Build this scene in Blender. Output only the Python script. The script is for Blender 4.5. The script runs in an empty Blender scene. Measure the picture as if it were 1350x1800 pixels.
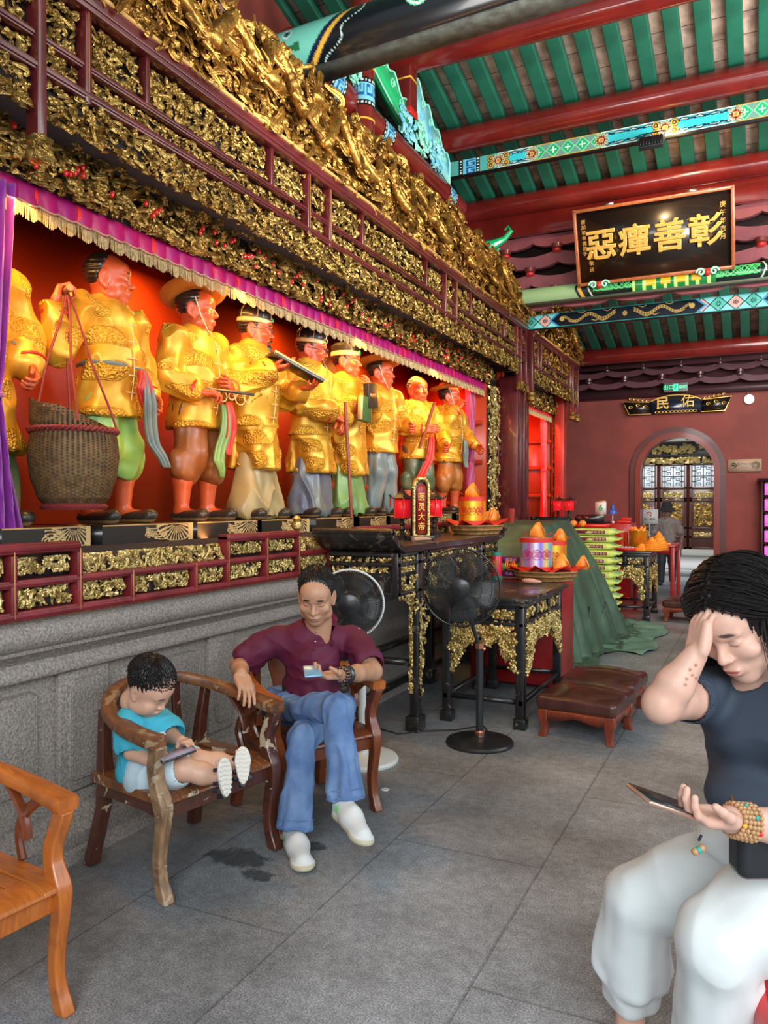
import bpy,math,random
import numpy as np
from mathutils import Vector,Matrix
sc=bpy.context.scene
COL=sc.collection
# ---------------- camera (image taken as 1350 x 1800) ----------------
F_PX=1380.0;YAW=math.radians(25.6);PIT=math.atan(15/1380.0);CAM_H=1.5
FW=np.array([-math.sin(YAW)*math.cos(PIT),math.cos(YAW)*math.cos(PIT),-math.sin(PIT)])
RT=np.array([math.cos(YAW),math.sin(YAW),0.0]);UP=np.cross(RT,FW)
cd=bpy.data.cameras.new('camera');cam=bpy.data.objects.new('camera',cd);COL.objects.link(cam)
cd.sensor_fit='HORIZONTAL';cd.sensor_width=36.0;cd.lens=36.0*F_PX/1350.0;cd.clip_start=0.05;cd.clip_end=200
cam.location=(0,0,CAM_H);cam.rotation_euler=(math.pi/2-PIT,0,YAW);sc.camera=cam
# ---------------- world, lights, exposure ----------------
sc.view_settings.view_transform='Standard';sc.view_settings.look='None';sc.view_settings.gamma=1.0
sc.view_settings.use_curve_mapping=False;sc.view_settings.exposure=0.0
wd=bpy.data.worlds.new('sky');sc.world=wd;wd.use_nodes=True
wbg=wd.node_tree.nodes['Background'];wbg.inputs[0].default_value=(0.80,0.90,1.0,1);wbg.inputs[1].default_value=0.5
def lamp(name,kind,loc,target,power,color,size=1.0,size_y=None,spot=None,spread=None):
 l=bpy.data.lights.new(name,kind);l.energy=power;l.color=color
 if kind=='AREA':
  l.size=size
  if size_y:l.shape='RECTANGLE';l.size_y=size_y
  if spread:l.spread=spread
 else:l.shadow_soft_size=size
 if spot:l.spot_size=spot;l.spot_blend=0.6
 o=bpy.data.objects.new(name,l);COL.objects.link(o);o.location=loc
 d=Vector(target)-Vector(loc);o.rotation_euler=d.to_track_quat('-Z','Y').to_euler()
 return o
lamp('daylight_courtyard','AREA',(4.6,4.0,3.0),(-2.0,5.0,0.6),210,(0.90,0.96,1.0),9.0,3.0)
lamp('daylight_entrance','AREA',(1.6,-2.6,3.2),(-1.4,3.2,0.3),330,(0.95,0.98,1.0),4.5,2.6)
for i,(y,p)in enumerate(((2.4,20),(4.0,22),(5.6,22),(7.2,24))):
 lamp('niche_tube_lamp','AREA',(-2.99,y,2.84),(-3.35,y,1.6),p*1.15,(1.0,0.47,0.10),0.12,1.35)
lamp('niche_red_lamp','AREA',(-3.2,8.3,2.82),(-3.4,8.5,1.5),24,(1.0,0.10,0.03),0.4,0.5)
lamp('niche_red_lamp','AREA',(-3.15,10.8,2.8),(-3.5,11.4,1.8),50,(1.0,0.10,0.03),0.4,0.9)
lamp('niche_foot_lamp','AREA',(-2.72,3.6,1.42),(-3.5,3.6,2.3),9,(1.0,0.42,0.12),0.06,2.6)
lamp('niche_foot_lamp','AREA',(-2.72,6.8,1.42),(-3.5,6.8,2.3),9,(1.0,0.36,0.10),0.06,2.6)
lamp('roof_flood_lamp','SPOT',(-0.75,7.85,4.93),(-0.95,9.0,4.75),75,(1.0,0.62,0.30),0.06,spot=2.1)
lamp('beam_fill','AREA',(0.9,4.3,3.5),(-1.2,7.0,5.2),130,(1.0,0.97,0.93),1.2,1.2)  # added upward fill for beams and ceiling, has no fixture
lamp('beam_fill','AREA',(-1.6,3.4,3.6),(-2.0,5.2,5.2),26,(1.0,0.98,0.95),0.8,0.8)  # smaller added fill for the near beams, no fixture
lamp('canopy_lamp','AREA',(-0.6,3.2,4.4),(-2.6,4.6,3.7),24,(1.0,0.95,0.85),1.0,2.4)
lamp('beam_fill','AREA',(2.2,6.2,3.4),(0.0,7.6,5.6),180,(1.0,0.97,0.93),1.2,1.2)  # extra fill added at the right to brighten the roof bricks
lamp('far_hall_lamp','AREA',(0.4,11.0,3.7),(-1.2,14.2,1.8),90,(1.0,0.95,0.9),1.5,1.5)
lamp('next_room_lamp','AREA',(-2.0,17.5,3.9),(-2.4,21.0,1.2),200,(1.0,0.97,0.92),2.5,2.5)
def ray(x,y):return FW+RT*(x-675)/F_PX-UP*(y-900)/F_PX
def at(x,y,X=None,Y=None,Z=None,d=None):
 r=ray(x,y)
 if X is not None:d=X/r[0]
 if Y is not None:d=Y/r[1]
 if Z is not None:d=(Z-CAM_H)/r[2]
 return np.array([0,0,CAM_H])+r*d
# ---------------- mesh helpers ----------------
def rot(ax,a):
 return np.array(Matrix.Rotation(a,3,ax))
def unit(v):
 v=np.asarray(v,float);n=np.linalg.norm(v);return v/n if n>1e-9 else v
class MB:
 """collects shapes and links them as one mesh"""
 def __init__(s):s.V=[];s.Q=[];s.N=[];s.n=0;s.M=np.eye(3);s.o=np.zeros(3)
 def tf(s,o=(0,0,0),M=None):s.o=np.array(o,float);s.M=np.eye(3)if M is None else np.array(M);return s
 def add(s,V,Q=None,N=None):
  V=np.asarray(V,float)@s.M.T+s.o
  s.V.append(V)
  if Q is not None and len(Q):s.Q.append(np.asarray(Q,np.int64)+s.n)
  if N:s.N+=[[i+s.n for i in f]for f in N]
  s.n+=len(V);return s
 def box(s,c,d,M=None):
  c=np.array(c,float);h=np.array(d,float)/2
  P=np.array([(x,y,z)for z in(-1,1)for y in(-1,1)for x in(-1,1)])*h
  if M is not None:P=P@np.array(M).T
  return s.add(P+c,[(0,2,3,1),(4,5,7,6),(0,1,5,4),(2,6,7,3),(0,4,6,2),(1,3,7,5)])
 def bx(s,x0,x1,y0,y1,z0,z1):return s.box(((x0+x1)/2,(y0+y1)/2,(z0+z1)/2),(abs(x1-x0),abs(y1-y0),abs(z1-z0)))
 def tube(s,P,r,n=10,flat=None,cap=True,up=None,closed=False):
  """swept tube through P with radius r (number or list); flat=(a,b) scales the section"""
  P=np.asarray(P,float);m=len(P)
  r=np.full(m,r,float)if np.isscalar(r)else np.asarray(r,float)
  T=np.gradient(P,axis=0)
  if closed:T=np.roll(P,-1,0)-np.roll(P,1,0)
  T/=np.linalg.norm(T,axis=1)[:,None]+1e-12
  u=np.array(up if up is not None else(0,0,1),float)
  if abs(T[0]@u)>.95:u=np.array((1.,0,0))
  A=[];
  for i in range(m):
   if up is not None:u=np.array(up,float)
   a=u-T[i]*(u@T[i]);a/=np.linalg.norm(a)+1e-12;A.append(a);u=a
  A=np.array(A);B=np.cross(T,A)
  fa,fb=flat or(1,1)
  th=np.arange(n)*2*math.pi/n
  V=P[:,None]+r[:,None,None]*(A[:,None]*np.cos(th)[None,:,None]*fa+B[:,None]*np.sin(th)[None,:,None]*fb)
  i=np.arange(m if closed else m-1)[:,None]*n;j=np.arange(n)[None];j2=(j+1)%n;i2=(i+n)%(m*n)
  Q=np.stack([i+j,i+j2,i2+j2,i2+j],-1).reshape(-1,4)
  N=[list(range(n))[::-1],[(m-1)*n+k for k in range(n)]]if cap and not closed else None
  return s.add(V.reshape(-1,3),Q,N)
 def cyl(s,a,b,r,r2=None,n=20):return s.tube([a,b],[r,r if r2 is None else r2],n)
 def lathe(s,prof,c=(0,0,0),n=24,ax=2,cap=True,sx=1,sy=1):
  th=np.arange(n)*2*math.pi/n;prof=np.array(prof,float)
  X=prof[:,0][:,None]*np.cos(th)*sx;Y=prof[:,0][:,None]*np.sin(th)*sy;Z=np.repeat(prof[:,1][:,None],n,1)
  V=np.stack([X,Y,Z],-1).reshape(-1,3)
  if ax==1:V=V[:,[0,2,1]]*np.array([1,1,-1])
  if ax==0:V=V[:,[2,0,1]]
  m=len(prof);i=np.arange(m-1)[:,None]*n;j=np.arange(n)[None];j2=(j+1)%n
  Q=np.stack([i+j,i+j2,i+n+j2,i+n+j],-1).reshape(-1,4)
  return s.add(V+np.array(c,float),Q,[list(range(n))[::-1],[(m-1)*n+k for k in range(n)]]if cap else None)
 def prism(s,poly,origin,u,v,w):
  """polygon (a,b) in the plane origin+a*u+b*v, extruded by vector w"""
  o=np.array(origin,float);u=np.array(u,float);v=np.array(v,float);w=np.array(w,float)
  P=np.array([o+a*u+b*v for a,b in poly]);n=len(P)
  return s.add(np.vstack([P,P+w]),[(i,(i+1)%n,(i+1)%n+n,i+n)for i in range(n)],[list(range(n))[::-1],list(range(n,2*n))])
 def sweep(s,prof,path,up=(0,0,1)):
  """closed profile (a=side, b=up) swept along straight polyline"""
  path=np.asarray(path,float);m=len(path);n=len(prof);up=np.array(up,float)
  T=np.gradient(path,axis=0);T/=np.linalg.norm(T,axis=1)[:,None]
  V=[]
  for i in range(m):
   sd=np.cross(T[i],up);sd/=np.linalg.norm(sd);uu=np.cross(sd,T[i])
   V+=[path[i]+a*sd+b*uu for a,b in prof]
  i=np.arange(m-1)[:,None]*n;j=np.arange(n)[None];j2=(j+1)%n
  Q=np.stack([i+j,i+j2,i+n+j2,i+n+j],-1).reshape(-1,4)
  return s.add(V,Q,[list(range(n))[::-1],[(m-1)*n+k for k in range(n)]])
 def grid(s,P):
  """P: array m x n x 3"""
  m,n,_=P.shape;i=np.arange(m-1)[:,None]*n;j=np.arange(n-1)[None]
  return s.add(P.reshape(-1,3),np.stack([i+j,i+j+1,i+n+j+1,i+n+j],-1).reshape(-1,4))
 def sphere(s,c,r,n=12,M=None):
  r=np.array([r]*3 if np.isscalar(r)else r,float)
  m=max(4,n//2+1);ph=np.linspace(0,math.pi,m+1)[1:-1];th=np.arange(n)*2*math.pi/n
  V=np.stack([np.sin(ph)[:,None]*np.cos(th),np.sin(ph)[:,None]*np.sin(th),np.repeat(np.cos(ph)[:,None],n,1)],-1).reshape(-1,3)
  V=np.vstack([V,[(0,0,1),(0,0,-1)]])*r
  if M is not None:V=V@np.array(M).T
  k=len(ph);i=np.arange(k-1)[:,None]*n;j=np.arange(n)[None];j2=(j+1)%n
  Q=np.stack([i+j,i+n+j,i+n+j2,i+j2],-1).reshape(-1,4)
  N=[[k*n,a,(a+1)%n]for a in range(n)]+[[k*n+1,(k-1)*n+(a+1)%n,(k-1)*n+a]for a in range(n)]
  return s.add(V+np.array(c,float),Q,N)
 def out(s,name,m,parent=None,**k):
  Q=np.vstack(s.Q)if s.Q else np.zeros((0,4),int)
  return mk(name,np.vstack(s.V),Q,m,parent,N=s.N,**k)
def mk(name,V,Q,m,parent=None,N=None,smooth=None,world=True,col=None,bevel=0,angle=35,solid=0):
 """one mesh object. world=True: V is in world space and is brought into the parent's frame (parent unrotated)"""
 V=np.asarray(V,float)
 if parent is not None and world:
  V=V-np.array(wloc(parent))
 me=bpy.data.meshes.new(name);N=N or[]
 me.vertices.add(len(V));me.vertices.foreach_set('co',V.astype(np.float32).ravel())
 Q=np.asarray(Q,np.int64).reshape(-1,4)
 loops=Q.ravel();starts=np.arange(len(Q))*4;tot=np.full(len(Q),4)
 if N:
  ln=np.array([len(f)for f in N]);st=np.concatenate([[0],np.cumsum(ln)[:-1]])+len(loops)
  loops=np.concatenate([loops,np.array([i for f in N for i in f])]);starts=np.concatenate([starts,st]);tot=np.concatenate([tot,ln])
 me.loops.add(len(loops));me.loops.foreach_set('vertex_index',loops.astype(np.int32))
 me.polygons.add(len(starts));me.polygons.foreach_set('loop_start',starts.astype(np.int32));me.polygons.foreach_set('loop_total',tot.astype(np.int32))
 me.update(calc_edges=True);me.validate()
 if col is not None:
  a=me.color_attributes.new('Col','FLOAT_COLOR','POINT')
  c=np.ones((len(V),4),np.float32);c[:,:3]=col;a.data.foreach_set('color',c.ravel())
 ms=m if isinstance(m,(list,tuple))else[m]
 for x in ms:me.materials.append(x)
 if smooth is None or smooth:
  me.polygons.foreach_set('use_smooth',np.ones(len(me.polygons),bool))
  if smooth is None:
   try:me.set_sharp_from_angle(angle=math.radians(angle))
   except Exception:pass
 o=bpy.data.objects.new(name,me);COL.objects.link(o)
 if parent is not None:o.parent=parent
 if solid:
  b=o.modifiers.new('s','SOLIDIFY');b.thickness=solid;b.offset=0
 if bevel:
  b=o.modifiers.new('b','BEVEL');b.width=bevel;b.segments=2;b.limit_method='ANGLE';b.angle_limit=math.radians(40)
 return o
def wloc(o):
 p=Vector((0,0,0))
 while o is not None:p=p+o.location;o=o.parent
 return p
def tag(o,label,cat,group=None,kind=None):
 o['label']=label;o['category']=cat
 if group:o['group']=group
 if kind:o['kind']=kind
 return o
def struct(o,label=None):
 o['kind']='structure'
 if label:o['label']=label
 return o
def thing(name,label,cat,loc=(0,0,0),rz=0,group=None):
 o=bpy.data.objects.new(name,None);COL.objects.link(o);o.location=loc;o.rotation_euler=(0,0,rz);o.empty_display_size=.1
 return tag(o,label,cat,group)
def copy_tree(o,parent=None):
 c=o.copy();COL.objects.link(c);c.parent=parent
 for ch in list(o.children):copy_tree(ch,c)
 return c
def text(body,name,m,size,loc,M,parent=None,ext=.002,world=True,align='CENTER',bold=0.0,lsp=1.0,bev=0.0):
 """lettering as mesh; M columns: reading direction, up, towards the reader"""
 cu=bpy.data.curves.new(name,'FONT');cu.body=body;cu.size=size;cu.extrude=ext;cu.align_x=align;cu.align_y='CENTER'
 cu.offset=bold;cu.space_line=lsp;cu.resolution_u=3;cu.bevel_depth=bev;cu.bevel_resolution=1
 t=bpy.data.objects.new('tmp',cu);COL.objects.link(t);bpy.context.view_layer.update()
 dg=bpy.context.evaluated_depsgraph_get();me=bpy.data.meshes.new_from_object(t.evaluated_get(dg));bpy.data.objects.remove(t)
 n=len(me.vertices);V=np.zeros(n*3,np.float32);me.vertices.foreach_get('co',V);V=V.reshape(-1,3)
 N=[list(p.vertices)for p in me.polygons];bpy.data.meshes.remove(me)
 if not n:return None
 return mk(name,V@np.array(M).T+np.array(loc),np.zeros((0,4),int),m,parent,N=N,smooth=False,world=world)
RX=np.array([[1,0,0],[0,0,-1],[0,1,0]],float)
RXP=np.array([[0,0,1],[1,0,0],[0,1,0]],float)
# ---------------- materials ----------------
def lin(h):
 h=h.lstrip('#');c=[int(h[i:i+2],16)/255 for i in(0,2,4)]
 return tuple(((x+.055)/1.055)**2.4 if x>.04045 else x/12.92 for x in c)
def mat(name,c,rough=.5,metal=0,var=0,vs=8,c2=None,bump=0,bs=40,attr=False,coat=0,emit=0,alpha=1,spec=None,sheen=0,trans=0,voro=0,bd=2,dist=None,sss=0):
 m=bpy.data.materials.new(name);m.use_nodes=True;nt=m.node_tree;b=nt.nodes['Principled BSDF'];L=nt.links
 c=lin(c)if isinstance(c,str)else c
 b.inputs['Base Color'].default_value=(*c,1);b.inputs['Roughness'].default_value=rough;b.inputs['Metallic'].default_value=metal
 if coat:b.inputs['Coat Weight'].default_value=coat;b.inputs['Coat Roughness'].default_value=.08
 if sheen:b.inputs['Sheen Weight'].default_value=sheen
 if spec is not None:b.inputs['Specular IOR Level'].default_value=spec
 if emit:b.inputs['Emission Color'].default_value=(*c,1);b.inputs['Emission Strength'].default_value=emit
 if trans:b.inputs['Transmission Weight'].default_value=trans
 if sss:b.inputs['Subsurface Weight'].default_value=sss;b.inputs['Subsurface Radius'].default_value=(.6,.25,.15);b.inputs['Subsurface Scale'].default_value=.012
 b.inputs['Alpha'].default_value=alpha
 tc=nt.nodes.new('ShaderNodeTexCoord');src=None
 if attr:
  a=nt.nodes.new('ShaderNodeAttribute');a.attribute_name='Col';src=a.outputs['Color']
 if var or c2:
  n=nt.nodes.new('ShaderNodeTexNoise');n.inputs['Scale'].default_value=vs;n.inputs['Detail'].default_value=5;n.inputs['Roughness'].default_value=.6
  L.new(tc.outputs['Object'],n.inputs['Vector'])
  mx=nt.nodes.new('ShaderNodeMix');mx.data_type='RGBA'
  r=nt.nodes.new('ShaderNodeValToRGB');r.color_ramp.elements[0].position=.38;r.color_ramp.elements[1].position=.62
  L.new(n.outputs['Fac'],r.inputs['Fac'])
  if c2:
   c2=lin(c2)if isinstance(c2,str)else c2
   L.new(r.outputs['Color'],mx.inputs[0]);mx.inputs[6].default_value=(*c,1);mx.inputs[7].default_value=(*c2,1);src=mx.outputs[2]
  else:
   mx.blend_type='MULTIPLY';mx.inputs[0].default_value=1
   r.color_ramp.elements[0].color=(1-var,1-var,1-var,1);r.color_ramp.elements[1].color=(1+var*.3,)*3+(1,)
   if src is not None:L.new(src,mx.inputs[6])
   else:mx.inputs[6].default_value=(*c,1)
   L.new(r.outputs['Color'],mx.inputs[7]);src=mx.outputs[2]
 if src is not None:L.new(src,b.inputs['Base Color'])
 if bump:
  if voro:n2=nt.nodes.new('ShaderNodeTexVoronoi');n2.inputs['Scale'].default_value=bs;ho=n2.outputs['Distance']
  else:n2=nt.nodes.new('ShaderNodeTexNoise');n2.inputs['Scale'].default_value=bs;n2.inputs['Detail'].default_value=bd;ho=n2.outputs['Fac']
  L.new(tc.outputs['Object'],n2.inputs['Vector'])
  bp=nt.nodes.new('ShaderNodeBump');bp.inputs['Strength'].default_value=bump;bp.inputs['Distance'].default_value=dist or.01
  L.new(ho,bp.inputs['Height']);L.new(bp.outputs['Normal'],b.inputs['Normal'])
 return m
M={}
M['gold']=mat('gilded_wood',(.55,.35,.095),.34,.8,c2=(.20,.11,.025),vs=14,bump=.5,bs=60)
M['goldc']=mat('crest_gilding',(.56,.29,.055),.33,.8,c2=(.20,.09,.018),vs=10,bump=.5,bs=50)
M['goldp']=mat('pale_gilding',(.74,.57,.24),.34,.75,c2=(.42,.30,.09),vs=18,bump=.5,bs=70)
M['maroon']=mat('maroon_lacquer',(.105,.012,.014),.28,0,var=.3,vs=3,coat=.3)
M['maroonl']=mat('rail_red_lacquer',(.20,.016,.022),.4,0,var=.35,vs=5)
M['edge']=mat('gold_line',(.75,.42,.12),.5,.2)
M['dark']=mat('dark_backing',(.018,.007,.006),.7)
M['black']=mat('black_lacquer',(.012,.012,.014),.25,0,var=.3,vs=6,coat=.4)
M['red']=mat('red_paint',(.36,.022,.012),.4,0,var=.2,vs=4,coat=.2)
M['beamred']=mat('beam_red_lacquer',(.17,.013,.010),.22,0,var=.3,vs=2.2,coat=.5,bump=.06,bs=9)
M['niche']=mat('niche_red_wall',(.44,.045,.010),.36,0,var=.12,vs=1.5,bump=.05,bs=4)
M['white']=mat('white_paint',(.62,.62,.60),.5)
M['steel']=mat('steel',(.6,.6,.6),.3,1)
# ---------------- signed-distance sculpting ----------------
class SDF:
 def __init__(s):s.p=[];s.paints=[];s.M=np.eye(3);s.o=np.zeros(3);s.s=1.0;s.st=[]
 def push(s,o=(0,0,0),M=None,sc=1.0):
  s.st.append((s.M,s.o,s.s));s.o=s.M@(np.array(o,float)*s.s)+s.o
  if M is not None:s.M=s.M@np.array(M,float)
  s.s=s.s*sc;return s
 def pop(s):s.M,s.o,s.s=s.st.pop();return s
 def _x(s,p):return s.M@(np.array(p,float)*s.s)+s.o
 def cap(s,a,b,ra,rb=None,k=.01,ax=None,f=1.0,op=1):
  rb=ra if rb is None else rb
  s.p.append(('c',s._x(a),s._x(b),ra*s.s,rb*s.s,k*s.s,None if ax is None else s.M@unit(ax),f,op));return s
 def chain(s,P,R,k=.01,ax=None,f=1.0):
  for i in range(len(P)-1):s.cap(P[i],P[i+1],R[i],R[i+1],k,ax,f)
  return s
 def ell(s,c,r,k=.01,R=None,op=1):
  MM=s.M if R is None else s.M@np.array(R);s.p.append(('e',s._x(c),MM,np.array(r,float)*s.s,k*s.s,op));return s
 def box(s,c,h,rd=.005,k=.01,R=None,op=1):
  MM=s.M if R is None else s.M@np.array(R);s.p.append(('b',s._x(c),MM,np.array(h,float)*s.s,rd*s.s,k*s.s,op));return s
 def paint(s,c,r,col,R=None,soft=.15):
  MM=s.M if R is None else s.M@np.array(R);s.paints.append((s._x(c),MM,np.array(r,float)*s.s,np.array(col,float),soft));return s
 def mesh(s,vx,base=(1,1,1),disp=None,sm=0):
  bb=[]
  for q in s.p:
   if q[0]=='c':
    r=max(q[3],q[4])*max(1,q[7]);lo=np.minimum(q[1],q[2])-r;hi=np.maximum(q[1],q[2])+r;k=q[5]
   elif q[0]=='e':e=np.abs(q[2])@q[3];lo=q[1]-e;hi=q[1]+e;k=q[4]
   else:e=np.abs(q[2])@(q[3]);lo=q[1]-e;hi=q[1]+e;k=q[5]
   bb.append((lo,hi,k))
  add=[i for i,q in enumerate(s.p)if q[-1]>0]
  lo=np.min([bb[i][0]for i in add],0)-4*vx;hi=np.max([bb[i][1]for i in add],0)+4*vx
  n=np.ceil((hi-lo)/vx).astype(int)+1
  D=np.full(n,1.0,np.float32)
  for q,(l,h,k)in zip(s.p,bb):
   mg=k+3*vx
   i0=np.clip(np.floor((l-mg-lo)/vx).astype(int),0,n-1);i1=np.clip(np.ceil((h+mg-lo)/vx).astype(int)+1,1,n)
   if np.any(i1<=i0):continue
   ax=[(lo[a]+vx*np.arange(i0[a],i1[a])).astype(np.float32)for a in range(3)]
   X,Y,Z=np.meshgrid(*ax,indexing='ij',sparse=False)
   P=np.stack([X,Y,Z],-1)
   if q[0]=='c':
    _,a,b,ra,rb,_,axv,f,op=q
    if axv is not None and f!=1.0:
     pc=((P-a)@axv.astype(np.float32))[...,None]*axv.astype(np.float32)*(1/f-1);P=P+pc
     ab0=b-a;b=b+axv*(ab0@axv)*(1/f-1)
    ab=(b-a).astype(np.float32);pa=P-a.astype(np.float32);L=float(ab@ab)+1e-12
    t=np.clip((pa@ab)/L,0,1)
    d=np.linalg.norm(pa-t[...,None]*ab,axis=-1)-(ra+(rb-ra)*t)
    if f!=1.0:d=d*min(1.0,f)
   elif q[0]=='e':
    _,c,R,r,_,op=q
    p=(P-c.astype(np.float32))@R.astype(np.float32);k0=np.linalg.norm(p/r.astype(np.float32),axis=-1);k1=np.linalg.norm(p/(r*r).astype(np.float32),axis=-1)+1e-6
    d=k0*(k0-1)/k1
   else:
    _,c,R,hh,rd,_,op=q
    p=np.abs((P-c.astype(np.float32))@R.astype(np.float32))-(hh-rd).astype(np.float32)
    d=np.linalg.norm(np.maximum(p,0),axis=-1)+np.minimum(p.max(-1),0)-rd
   sl=tuple(slice(i0[a],i1[a])for a in range(3));A=D[sl];k=max(k,1e-5)
   if op>0:
    hh_=np.clip(.5+.5*(A-d)/k,0,1);D[sl]=A+(d-A)*hh_-k*hh_*(1-hh_)
   else:
    d=-d;hh_=np.clip(.5-.5*(A-d)/k,0,1);D[sl]=A+(d-A)*hh_+k*hh_*(1-hh_)
  V,Q=snet(D,lo,vx)
  if disp is not None or sm:
   for _ in range(sm):V=laplace(V,Q)
  if disp is not None:
   V=V+vnormals(V,Q)*disp(V)[:,None]
  C=np.tile(np.array(base,float),(len(V),1))
  for c,R,r,colr,soft in s.paints:
   w=np.clip((1-np.linalg.norm(((V-c)@R)/r,axis=1))/soft,0,1)[:,None];C=C*(1-w)+colr*w
  return V,Q,C
def laplace(V,Q):
 S=np.zeros_like(V);n=np.zeros(len(V))
 for a,b in((0,1),(1,2),(2,3),(3,0)):
  np.add.at(S,Q[:,a],V[Q[:,b]]);np.add.at(S,Q[:,b],V[Q[:,a]]);np.add.at(n,Q[:,a],1);np.add.at(n,Q[:,b],1)
 return V*.5+.5*S/np.maximum(n,1)[:,None]
def vnormals(V,Q):
 fn=np.cross(V[Q[:,2]]-V[Q[:,0]],V[Q[:,3]]-V[Q[:,1]]);N=np.zeros_like(V)
 for a in range(4):
  for c in range(3):N[:,c]+=np.bincount(Q[:,a],fn[:,c],len(V))
 return N/(np.linalg.norm(N,axis=1)[:,None]+1e-12)
def snet(D,lo,vx):
 s=D<0;n=D.shape
 cnt=np.zeros((n[0]-1,n[1]-1,n[2]-1),np.int8)
 cs=[(a,b,c)for a in(0,1)for b in(0,1)for c in(0,1)]
 for a,b,c in cs:cnt+=s[a:n[0]-1+a,b:n[1]-1+b,c:n[2]-1+c]
 idx=np.argwhere((cnt>0)&(cnt<8));I=np.full(cnt.shape,-1,np.int32);I[tuple(idx.T)]=np.arange(len(idx))
 acc=np.zeros((len(idx),3));num=np.zeros(len(idx))
 cv={c:D[idx[:,0]+c[0],idx[:,1]+c[1],idx[:,2]+c[2]]for c in cs}
 for c in cs:
  for ax in range(3):
   if c[ax]:continue
   e=list(c);e[ax]=1;e=tuple(e);d0,d1=cv[c],cv[e];x=(d0<0)!=(d1<0)
   t=np.where(x,d0/np.where(x,d0-d1,1),0);p=np.tile(np.array(c,float),(len(idx),1));p[:,ax]+=t
   acc+=p*x[:,None];num+=x
 V=lo+vx*(idx+acc/num[:,None]);Qs=[]
 for ax in range(3):
  sl0=[slice(1,n[a]-1)for a in range(3)];sl1=list(sl0);sl0[ax]=slice(0,n[ax]-1);sl1[ax]=slice(1,n[ax])
  x=s[tuple(sl0)]!=s[tuple(sl1)];p=np.argwhere(x)
  off=np.array([1,1,1]);off[ax]=0;p=p+off
  u,v=[(1,2),(2,0),(0,1)][ax];du=np.zeros(3,int);du[u]=1;dv=np.zeros(3,int);dv[v]=1
  q=[p-du-dv,p-dv,p,p-du]
  q=np.stack([I[a[:,0],a[:,1],a[:,2]]for a in q],1)
  neg=s[p[:,0],p[:,1],p[:,2]]
  q[~neg]=q[~neg][:,::-1];Qs.append(q[(q>=0).all(1)])
 return V,np.vstack(Qs)
def wav(P,f,seed=0):
 """cheap smooth noise in -1..1"""
 r=np.random.RandomState(seed);s=0
 for i in range(5):
  k=r.normal(size=3);k=k/np.linalg.norm(k)*f*(1+.35*i);s=s+np.sin(P@k+r.rand()*6.28+1.3*np.sin(P@(r.normal(size=3)*f*.5)+r.rand()*6))/(1+.25*i)
 return s/3.2
# ---------------- relief carving kit ----------------
def tubes(P,R,n=6,flat=None):
 """many tubes at once. P: N,S,3 (u,v,w)  R: N,S. Sections lie around each path"""
 N,S,_=P.shape;T=np.gradient(P,axis=1);T/=np.linalg.norm(T,axis=2)[...,None]+1e-12
 W=np.zeros_like(T);W[...,2]=1;W=W-T*(W*T).sum(2)[...,None];W/=np.linalg.norm(W,axis=2)[...,None]+1e-9;B=np.cross(T,W)
 th=np.arange(n)*2*math.pi/n;fl=np.ones(N)if flat is None else flat
 V=P[:,:,None]+R[:,:,None,None]*(W[:,:,None]*np.cos(th)[None,None,:,None]*fl[:,None,None,None]+B[:,:,None]*np.sin(th)[None,None,:,None])
 base=(np.arange(N)*S*n)[:,None,None];i=(np.arange(S-1)*n)[None,:,None];j=np.arange(n)[None,None];j2=(j+1)%n
 Q=np.stack([base+i+j,base+i+j2,base+i+n+j2,base+i+n+j],-1).reshape(-1,4)
 return V.reshape(-1,3),Q
def scrolls(n,W,H,rng,size=.1,r0=.009,depth=.03,S=12,inside=None,curl=6.0,n_side=5):
 """curling leaf and vine strokes over a W x H panel (or where inside(u,v) > 0)"""
 u=rng.rand(n)*W;v=rng.rand(n)*H
 if inside is not None:
  ok=inside(u,v)>0;u=u[ok];v=v[ok];n=len(u)
 L=size*(.55+.9*rng.rand(n));a0=rng.rand(n)*6.28;cu=np.where(rng.rand(n)<.5,-1,1)*(.45+.75*rng.rand(n))*curl;t=np.linspace(0,1,S)
 ang=a0[:,None]+cu[:,None]*(t[None]**2.3)-.22*cu[:,None]*np.sin(t[None]*2.6)
 st=L[:,None]/S*(1.25-.75*t[None]);x=np.cumsum(np.cos(ang)*st,1);y=np.cumsum(np.sin(ang)*st,1)
 x=x-x.mean(1)[:,None]+u[:,None];y=y-y.mean(1)[:,None]+v[:,None]
 m=r0
 if inside is None:x=np.clip(x,m,W-m);y=np.clip(y,m,H-m)
 w=(rng.rand(n)*depth)[:,None]+depth*.35*np.sin(t[None]*3.1+a0[:,None])
 R=r0*(.6+.7*rng.rand(n))[:,None]*(.30+.75*np.sin(np.clip(t*.85+.05,0,1)*math.pi)+.35*np.clip((t-.8)/.2,0,1))[None]
 fl=.45+.4*rng.rand(n);gx=-np.sin(ang);gy=np.cos(ang);Ps=[];Rs=[]
 for k in(-1,0,1):Ps.append(np.stack([x+gx*R*.85*k,y+gy*R*.85*k,w+(.35*R if k==0 else 0)],-1));Rs.append(R*(.72 if k==0 else.55))
 return tubes(np.vstack(Ps),np.vstack(Rs),n_side,np.tile(fl,3))
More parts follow.
